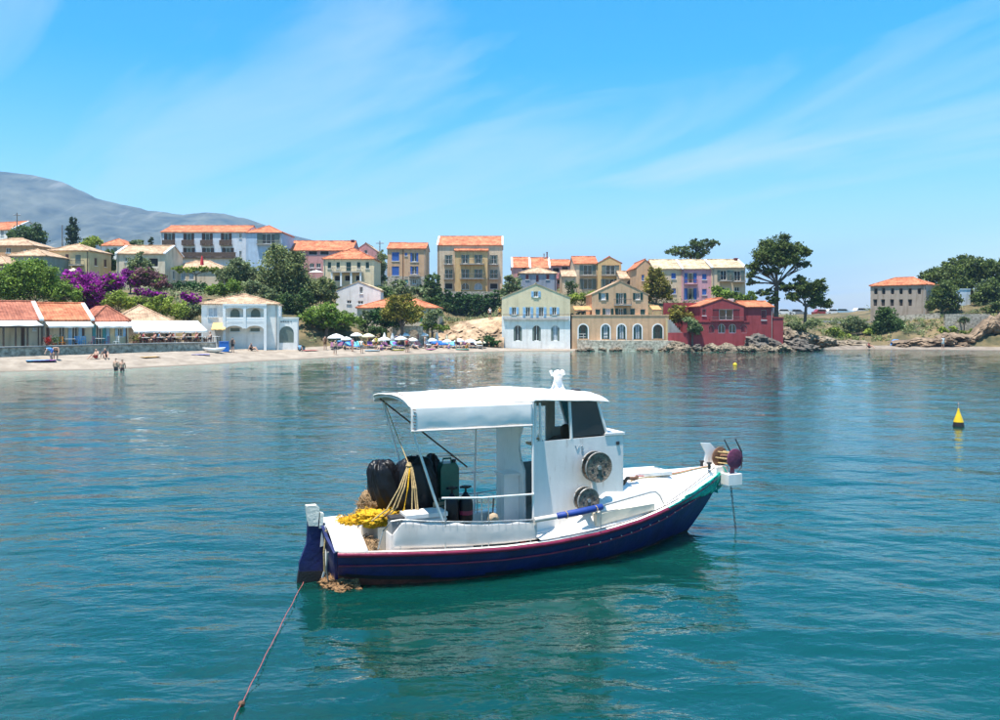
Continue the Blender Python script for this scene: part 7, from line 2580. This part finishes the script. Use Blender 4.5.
drum(4.66, 1.70, .255, -.87, -1.10)
drum(4.45, 1.13, .205, -.87, -1.10)
MB().tube([(4.66, -.77, 1.70), (4.66, -.90, 1.70)], .05, 8).build('axle', STEEL, boat)
MB().tube([(4.45, -.77, 1.13), (4.45, -.90, 1.13)], .05, 8).build('axle', STEEL, boat)
MB().tube([(4.70, -.80, 1.42), (4.70, -.80, 1.05)], .018, 6).build('drum_pipe', B_WHITE, boat)
MB().box(5.22, 5.28, -.80, -.782, 2.02, 2.08).build('side_lamp', CHAIN, boat)
mk = mat('faded_grey_paint', (.30, .31, .33), .7, .3, 20)
for pts_ in ([(4.36, 2.06), (4.40, 1.98), (4.44, 2.06)], [(4.52, 2.05), (4.48, 2.04), (4.48, 2.0), (4.52, 2.0), (4.52, 1.96), (4.48, 1.96)]):
    MB().tube([(x, -.7825, z) for x, z in pts_], .007, 4).build('painted_mark', mk, boat)
# bow roller gear
root = MB().tube([(8.26, .14, 1.47), (8.30, -.30, 1.48)], .06, 12).build('bow_roller', BROWNW, boat, smooth=50)
for (x, y, z, m) in ((8.24, .03, 1.47, BROWNW), (8.32, -.34, 1.48, PURP)):
    T0 = Matrix.Translation((x, y, z)) @ Matrix.Rotation(R(4), 4, 'Z') @ Matrix.Rotation(R(90), 4, 'X')
    MB().lathe([(.02, -.02), (.19, -.02), (.205, -.012), (.205, .012), (.19, .02), (.02, .02)], 28, T=T0).build('flange', m, root, smooth=40)
for i in range(6):
    a = 2 * math.pi * i / 6
    MB().tube([(8.24 + .13 * math.cos(a), .01, 1.47 + .13 * math.sin(a)), (8.32 + .13 * math.cos(a), -.32, 1.48 + .13 * math.sin(a))], .016, 5).build('roller_bar', ROPE, root)
mb = MB()
mb.prism([(7.92, 1.26), (8.26, 1.26), (8.22, 1.62), (8.10, 1.74), (7.86, 1.76), (7.98, 1.55)], lambda u, z, d: Vector((u, d, z)), .15, .19)
mb.build('roller_bracket', B_WHITE, boat)
mb = MB()
mb.prism([(8.24, 1.18), (8.34, 1.18), (8.36, 1.42), (8.28, 1.46)], lambda u, z, d: Vector((u, d, z)), -.30, -.27)
mb.build('roller_bracket', PURP, boat)
for x0, x1 in ((8.24, 8.06), (8.52, 8.34)):
    MB().tube([(x0 + .02, -.30, 1.40), (x0, -.30, 1.62), (x1 + .04, -.28, 1.88)], [.018, .017, .013], 5).build('line_guide', CHAIN, boat)
MB().tube([(8.50, -.36, 1.50), (8.47, -.36, 1.30), (8.36, -.34, 1.16)], .012, 5).build('line_guide', CHAIN, boat)
mb = MB()
mb.box(8.10, 8.44, -.42, -.16, .96, 1.18, T=Matrix.Translation((0, 0, 0)))
mb.build('stem_block', B_WHITE, boat)
MB().box(8.0, 8.3, -.155, .16, 1.10, 1.30).build('stem_head', B_WHITE, boat)
for y in (-.13, .11):
    MB().lathe([(.03, 0), (.03, .10), (.05, .11), (.05, .14)], 8, T=Matrix.Translation((7.84, y, 1.27))).build('bitt', CHAIN, boat)
# cleat with dark line and the red and white lines along the foredeck
MB().tube([(5.46, -.62, 1.24), (5.56, -.62, 1.35), (5.74, -.62, 1.33), (5.80, -.60, 1.36)], .035, 6).build('cleat', BROWNW, boat)
for off_, z0, m in ((-.45, 1.30, PINKR), (-.55, 1.26, ROPE)):
    MB().tube([fdeck((5.7 - 3.5 + 2.3 * i / 20) / 4.66, .5 + off_ / 2 * (1 - .8 * i / 20) / 1.0) + Vector((0, 0, .016)) for i in range(21)], .011, 5).build('deck_line', m, boat)
MB().tube([rpt(6.3, .86), rpt(6.9, .99, -1, .1), rpt(7.6, 1.17, -1, .1), rpt(8.0, 1.28, -1, .08)], .008, 5).build('deck_line', CHAIN, boat)
# rudder
mb = MB()
mb.prism([(-.16, -.45), (.10, -.45), (.13, .05), (.06, .95), (.02, 1.02), (-.20, 1.02), (-.22, .62), (-.34, .32), (-.36, -.1), (-.30, -.45)], lambda u, z, d: Vector((u - .06, d, z)), -.035, .035)
rd = mb.build('rudder', B_BLUE, boat)
mb = MB()
mb.prism([(-.36, -.46), (.13, -.46), (.13, .14), (-.35, .18), (-.375, .0)], lambda u, z, d: Vector((u - .06, d, z)), -.04, .04)
mb.build('rudder_boot', B_BLACK, rd)
mb = MB()
mb.prism([(-.235, .92), (-.08, .90), (-.05, 1.20), (-.10, 1.25), (-.27, 1.25)], lambda u, z, d: Vector((u - .02, d, z)), -.06, .06)
mb.build('rudder_head', mat('worn_white', (.70, .67, .58), .7, .15, 4, .3, stain=.7), rd)
MB().prism([(-.06, .86), (.0, .86), (.02, 1.10), (-.04, 1.12)], lambda u, z, d: Vector((u - .02, d, z)), -.055, .055).build('rudder_cheek', MATS['worn_white'], rd)
MB().prism([(.0, .55), (.06, .56), (.09, .88), (.03, .90)], lambda u, z, d: Vector((u - .06, d, z)), -.047, -.037).build('number_strip', RAIL_W, rd)
MB().tube([(.02, -.05, .90), (.03, -.10, .55), (.0, -.16, .2), (-.03, -.10, .05)], .022, 6).build('rudder_chain', RAIL_W, rd)
MB().tube([(.0, -.22, .86), (-.035, -.23, .5), (-.02, -.2, .18)], .018, 6).build('gudgeon_rope', ROPE, boat)
MB().tube([(-.045, -.58, .60), (-.06, -.50, .3), (.0, -.42, .04)], .014, 6).build('exhaust_pipe', STEEL, boat)
# weed and barnacle crust under the counter
bm = bmesh.new()
bmesh.ops.create_icosphere(bm, subdivisions=5, radius=1.0)
for v in bm.verts:
    c = v.co.copy()
    c *= 1 + .30 * fbm(c.x * 2.2, c.y * 2.2, c.z * 2.2, 5) + .16 * noise.noise(c * 9) + .08 * noise.noise(c * 21)
    v.co = Vector((c.x * .34, c.y * .40, c.z * .17))
me = bpy.data.meshes.new('barnacle_crust')
bm.to_mesh(me)
bm.free()
me.materials.append(BARN)
o = link('barnacle_crust', me, boat)
o.location = (.22, -.42, -.01)
# lamp on the wheelhouse roof
lm = MB().lathe([(.13, 0), (.15, .02), (.12, .05), (.085, .16), (.075, .24), (.10, .27), (.095, .33), (.05, .37), (.01, .385)], 16, T=Matrix.Translation((4.45, .05, 2.985))).build('roof_lamp', B_WHITE, boat, smooth=50)
MB().lathe([(.02, -.09), (.065, -.06), (.08, .0), (.07, .02), (.02, .03)], 14, T=Matrix.Translation((4.37, -.02, 3.29)) @ Matrix.Rotation(R(-90), 4, 'Y')).build('lamp_head', B_WHITE, lm, smooth=50)
MB().lathe([(.02, -.06), (.05, -.05), (.06, .0), (.02, .02)], 12, T=Matrix.Translation((4.53, -.02, 3.33)) @ Matrix.Rotation(R(60), 4, 'Y')).build('lamp_head', B_WHITE, lm, smooth=50)
MB().tube([(4.30, -.02, 3.27), (4.26, -.02, 3.36)], .03, 8).build('lamp_bracket', B_WHITE, lm)
MB().box(4.74, 4.86, -.10, .06, 2.955, 3.0).build('roof_vent', CHAIN, boat)

# ------------------------------------------------------------------ loose gear in the boat: things of their own
BM_ = Matrix.Translation(BO) @ Matrix.Rotation(BYAW, 4, 'Z')


def inboat(o, p, rz=0.0):
    o.location = BM_ @ Vector(p)
    o.rotation_euler = (0, 0, BYAW + rz)
    return o


def blob(name, label, cat, p, r3, m, seed, wr=.10, pinch=.0, sub=4, rz=0., lean=(0, 0), freq=2.2):
    bm = bmesh.new()
    bmesh.ops.create_icosphere(bm, subdivisions=sub, radius=1.0)
    for v in bm.verts:
        c = v.co.copy()
        k = 1 + wr * fbm(c.x * freq + seed, c.y * freq, c.z * freq * .7, 4) - wr * .55 * (1 - abs(noise.noise(Vector((c.x * 4 + seed, c.y * 4, c.z * 1.6))))) ** 4
        if m is BAGB:
            a_ = math.atan2(c.y, c.x)
            zz_ = c.z
            k = 1 + .10 * fbm(c.x * 1.3 + seed, c.y * 1.3, c.z * 1.0, 3) + .055 * math.sin(a_ * 7 + 2.5 * noise.noise(Vector((zz_ * 1.4, seed, 0))) * 2 + zz_ * 1.5) * (.35 + .65 * max(0, zz_ + .4)) + .03 * math.sin(a_ * 15 + zz_ * 4 + seed) + .035 * noise.noise(Vector((c.x * 5, c.y * 5, c.z * 3 + seed)))
        c *= k
        c.x = math.copysign(abs(c.x) ** .8, c.x)
        c.y = math.copysign(abs(c.y) ** .8, c.y)
        if c.z > .72:
            c.z = .72 + (c.z - .72) * .6
        if c.z < -.72:
            c.z = -.72 - (c.z + .72) * .1
        if pinch and c.z > .45:
            f = max(.22, 1 - (c.z - .45) * pinch)
            c.x *= f
            c.y *= f
        q = Vector((c.x * r3[0], c.y * r3[1], (c.z + .72) * r3[2]))
        q.x += lean[0] * q.z
        q.y += lean[1] * q.z
        v.co = q
    me = bpy.data.meshes.new(name)
    bm.to_mesh(me)
    bm.free()
    me.materials.append(m)
    me.polygons.foreach_set('use_smooth', [True] * len(me.polygons))
    o = link(name, me)
    inboat(o, p, rz)
    if m in (NETY, NETB):       # loose loops of twine over the heap
        NR = random.Random(int(seed * 10))
        tw = MB()
        vs_ = [v.co.copy() for v in me.vertices if v.co.z > r3[2] * .25]
        for i in range(90):
            q = NR.choice(vs_)
            r_ = NR.uniform(.025, .07)
            ax = Vector((NR.uniform(-1, 1), NR.uniform(-1, 1), NR.uniform(.2, 1))).normalized()
            e1 = ax.cross(Vector((0.3, 1, .2))).normalized()
            e2 = ax.cross(e1)
            n_ = NR.randint(6, 10)
            tw.tube([q + (e1 * math.cos(j * .75) + e2 * math.sin(j * .75) * .6) * r_ + Vector((0, 0, .012)) + ax * .004 * j for j in range(n_)], .0045, 4, cap=False)
        t_ = tw.build('twine', m, o)
        t_['kind'] = 'stuff'
    return tag(o, label, cat)


blob('black_bag', 'big bulging black plastic bag on the engine casing of the fishing boat', 'bag', (1.62, .0, .86), (.38, .30, .66), BAGB, 3.1, .34, 0, 5, freq=1.5)
blob('black_bag', 'slumped black plastic bag leaning aft over the net crate', 'bag', (1.30, .22, .88), (.33, .28, .61), BAGB, 8.4, .36, 0, 5, lean=(-.25, 0), freq=1.6)
blob('black_bag', 'narrow black bag between the big black bag and green canister', 'bag', (1.98, .22, .865), (.20, .22, .63), BAGB, 5.5, .30, 0, 5, freq=1.6)
blob('yellow_net', 'heap of bright yellow fishing net on the stern of the fishing boat', 'fishing net', (.88, -.10, .85), (.36, .36, .14), NETY, 1.3, .42, 0, 5, freq=5)
blob('yellow_net', 'thin spill of yellow net lying on the white stern board', 'fishing net', (.46, .05, .87), (.20, .22, .05), NETY, 4.3, .42, 0, 4, freq=5)
blob('brown_net', 'dark brown net stuffed in the well beside the white stern board', 'fishing net', (.67, -.36, .27), (.16, .34, .26), NETB, 16.2, .22, 0, 4, freq=4)
blob('brown_net', 'brown fishing net heaped against the black bags', 'fishing net', (.98, .36, .85), (.28, .26, .30), NETB, 6.2, .22, 0, 5, freq=4)
o = thing('green_canister', 'upright dark green plastic canister beside the black bags', 'canister')
inboat(o, (2.20, -.02, .862))
mb = MB()
mb.prism([(-.15, 0), (.15, 0), (.17, .06), (.17, .84), (.12, .93), (-.12, .93), (-.17, .84), (-.17, .06)], lambda u, z, d: Vector((u, d, z)), -.13, .13)
mb.build('body', GREENB, o, smooth=40)
MB().tube([(-.10, 0, .92), (-.08, 0, 1.0), (.06, 0, 1.0), (.08, 0, .92)], .018, 6).build('handle', GREENB, o)
MB().lathe([(.04, .93), (.04, .97), (.03, .98)], 10, T=Matrix.Translation((.12, .0, -.005))).build('cap', BAGB, o)
o = thing('cool_box', 'pale grey ribbed cool box on the starboard bench of the fishing boat', 'cool box')
inboat(o, (1.55, -.62, .802))
MB().box(-.34, .34, -.18, .18, 0, .24).build('body', LEEC, o)
MB().box(-.36, .36, -.2, .2, .243, .31).build('lid', B_WHITE, o)
for i in range(3):
    MB().box(-.345, .345, -.19, -.181, .05 + i * .065, .075 + i * .065).build('rib', B_WHITE, o)
o = thing('battery_box', 'small grey box with dark lid beside the cool box', 'box')
inboat(o, (1.08, -.60, .802))
MB().box(-.11, .11, -.12, .12, 0, .22).build('body', mat('grey_plastic', (.28, .28, .28), .6, .2, 6), o)
MB().box(-.12, .12, -.13, .13, .223, .27).build('lid', CHAIN, o)
o = thing('net_crate', 'wooden slatted crate holding net beside the green canister', 'crate')
inboat(o, (1.95, -.28, .862), .3)
MB().box(-.20, .20, -.12, .12, 0, .02).build('bottom', WOODL, o)
for sd in (-1, 1):
    for k in range(4):
        MB().box(-.2, .2, sd * .13 - .008, sd * .13 + .008, .03 + k * .08, .09 + k * .08).build('slat', WOODL, o)
    for sx in (-1, 1):
        MB().box(sx * .19 - .012, sx * .19 + .012, sd * .108 - .012, sd * .108 + .012, .021, .34).build('corner_post', WOODL, o)
for i, (x, y, lb, zz_) in enumerate(((2.05, -.64, 'black rubber marker float nearest the cool box', 0), (2.30, -.64, 'black rubber marker float with red mark beside another float', 0))):
    o = thing('marker_float', lb, 'float')
    inboat(o, (x, y, .802))
    MB().lathe([(.05, 0), (.10, .03), (.125, .12), (.125, .38), (.10, .48), (.05, .53), (.04, .56), (.03, .57)], 16).build('body', BAGB, o, smooth=60)
    MB().lathe([(.018, .571), (.018, .64), (.07, .645), (.07, .68), (.018, .69)], 10).build('top_cap', BAGB, o)
    MB().tube([(-.10, 0, .66), (.10, 0, .66)], .02, 6).build('toggle', BAGB, o)
    if i:
        MB().lathe([(.127, .2), (.128, .21), (.128, .26), (.127, .27)], 16).build('mark', B_RED, o)
o = thing('rope_mallet', 'round wooden mallet hanging by its shaft inside the starboard rail', 'mallet')
inboat(o, (2.66, -.98, .86))
MB().lathe([(.02, 0), (.08, .03), (.105, .10), (.08, .17), (.02, .20)], 14).build('head', WOODL, o, smooth=60)
MB().tube([(0, 0, .2), (0, -.04, .50)], .012, 6).build('shaft', WOODD, o)
o = thing('blue_fender', 'slim blue fender roll lashed to the starboard rail', 'fender')
inboat(o, (0, 0, 0))
MB().tube([rpt(3.72, .955, -1, .0), rpt(3.75, .96, -1, .0), rpt(4.2, .99, -1, .0), rpt(4.64, 1.03, -1, .0), rpt(4.66, 1.03, -1, .0)], [.03, .055, .06, .055, .03], 10).build('roll', mat('fender_blue', (.012, .045, .24), .6, .2, 6), o, smooth=60)
MB().tube([rpt(3.30, .93, -1, .0), rpt(3.718, .955, -1, .0)], .045, 9).build('pale_end', LEEC, o, smooth=60)
for t_ in (3.9, 4.5):
    MB().tube([rpt(t_, .92 + (t_ - 3.9) * .06 + .06 * math.cos(a) + .05, -1, .035 + .085 * math.sin(a) - .04) for a in [2 * math.pi * i / 10 for i in range(11)]], .008, 4).build('lashing', ROPE, o)
# loose ropes
o = thing('hanging_ropes', 'tan ropes and net cord hanging from the canopy post over the black bags', 'rope')
inboat(o, (0, 0, 0))
for k in range(7):
    a = Vector((1.40 + .012 * k, -.20 - .01 * k, 1.80))
    e = Vector(((.72, .84, .98, 1.12, 1.36, 1.44, 1.50)[k], -.40 + .02 * (k % 3), (.98, .98, 1.0, .95, .93, .90, .92)[k]))
    MB().tube([a, a.lerp(e, .3) + Vector((-.01, -.16, -.06)), a.lerp(e, .65) + Vector((.02 * (k % 2), -.15, -.10)), e], .013, 5).build('cord', ROPE if k != 3 else NETY, o)
MB().lathe([(.03, -.05), (.06, 0), (.03, .05)], 8, T=Matrix.Translation((1.43, -.20, 1.82))).build('knot', ROPE, o)
MB().tube([(1.43, -.20, 1.83), (1.40, .3, 2.2), (1.33, .95, 2.80)], .009, 5).build('cord', ROPE, o)
# net draped over the bow
o = thing('teal_net', 'teal fishing net draped along the starboard bow rail', 'fishing net')
inboat(o, (0, 0, 0))
PN = np.random.default_rng(9)
mb = MB()
for k in range(26):
    t0, t1 = 6.25 + .5 * PN.random(), 7.9 + .3 * PN.random()
    ph = PN.random() * 6.28
    pts = []
    for i in range(22):
        f = i / 21
        t_ = t0 + (t1 - t0) * f
        dz = .03 + .24 * f * (k / 25) - .10 * (k / 25) * math.sin(f * 6 + ph) * .5
        v = vz(t_, ZS(t_) + .03 - dz)
        pts.append(hullpt(min(t_, 8.2), min(1.05, max(.3, v)), -1, .035 + .018 * math.sin(9 * f + ph)))
    mb.tube(pts, .006 + .004 * PN.random(), 4, cap=False)
for k in range(60):
    t_ = 6.6 + 1.5 * PN.random()
    f = (t_ - 6.25) / 1.9
    z1 = ZS(t_) + .04
    pts = [hullpt(min(8.2, t_ + .1 * j / 5 * (1 if k % 2 else -1)), min(1.04, vz(t_, z1 - (.05 + .26 * f) * j / 5)), -1, .05) for j in range(6)]
    mb.tube(pts, .005, 3, cap=False)
mb.build('mesh', NETT, o)
mb = MB()


def tnet(u, v):
    t_ = 6.75 + 1.42 * u
    f = u ** .8
    dz = (.04 + .40 * f * (1 + .35 * fbm(u * 9, 1.0))) * v - .05
    q = hullpt(min(t_, 8.2), min(1.05, max(.3, vz(t_, ZS(t_) - dz))), -1, .045 + .03 * fbm(u * 7, v * 4, 2.0))
    return q


mb.grid(tnet, 34, 9)
mb.build('drape', NETT, o, smooth=180).modifiers.new('thickness', 'SOLIDIFY').thickness = .012
mb = MB()
for k in range(14):
    y0 = -.30 + .03 * k
    mb.tube([(8.16, y0 * .6, 1.30), (8.26, -.20 + .02 * k, 1.16), (8.18, -.10 + .012 * k, .92 - .02 * (k % 4)), (8.02, -.05 - .01 * k, .78)], .008, 4, cap=False)
mb.build('bow_tuft', NETT, o)
# anchor chain and stern line
o = thing('anchor_chain', 'dark anchor chain hanging from the bow roller into the water', 'chain')
inboat(o, (0, 0, 0))
mb = MB()
p0, p1 = Vector((8.20, -.36, .95)), Vector((8.33, -.42, -.35))
for i in range(26):
    a = p0.lerp(p1, i / 26)
    c = p0.lerp(p1, (i + 1.25) / 26)
    ax = Vector((1, 0, 0)) if i % 2 else Vector((0, 1, 0))
    mb.tube([a + ax * .0, a.lerp(c, .25) + ax * .018, a.lerp(c, .75) + ax * .018, c, a.lerp(c, .75) - ax * .018, a.lerp(c, .25) - ax * .018, a], .007, 4, cap=False)
mb.build('links', CHAIN, o)
pts = []
for px, py in [(303.5, 582), (296, 596), (285, 617), (271, 645), (257, 672), (245, 697), (236, 714), (229, 730), (215, 765)]:
    q = PZ(px, py, .045)
    pts.append(q)
ro = thing('mooring_rope', 'thin reddish mooring rope running from the rudder across the water', 'rope', pts[0])
oo = pts[0].copy()
sm = []
for i in range(len(pts) - 1):
    for k in range(5):
        q = pts[i].lerp(pts[i + 1], k / 5) - oo
        q.x += .005 * math.sin(i * 5 + k * 1.4)
        sm.append(q)
MB().tube(sm, .006, 5).build('strand', ROPER, ro)
q = sm[-13]
MB().lathe([(.012, -.05), (.035, -.02), (.035, .02), (.012, .05)], 8, T=Matrix.Translation(q) @ Matrix.Rotation(R(70), 4, 'X')).build('knot', BROWNW, ro)
HAZE_D = 0.00018
# ------------------------------------------------------------------ summer haze over the bay
hz = bpy.data.materials.new('haze')
hz.use_nodes = True
t = hz.node_tree
t.nodes.remove(t.nodes['Principled BSDF'])
pv = t.nodes.new('ShaderNodeVolumePrincipled')
pv.inputs['Color'].default_value = (.40, .66, 1.0, 1)
pv.inputs['Density'].default_value = HAZE_D
pv.inputs['Anisotropy'].default_value = 0.0
t.links.new(pv.outputs[0], t.nodes['Material Output'].inputs['Volume'])
mb = MB()
mb.box(-5200, 3200, -950, 9400, -40, 640)
o = mb.build('haze', hz)
tag(o, kind='stuff')
o['label'] = 'thin blue summer haze filling the air over the bay'
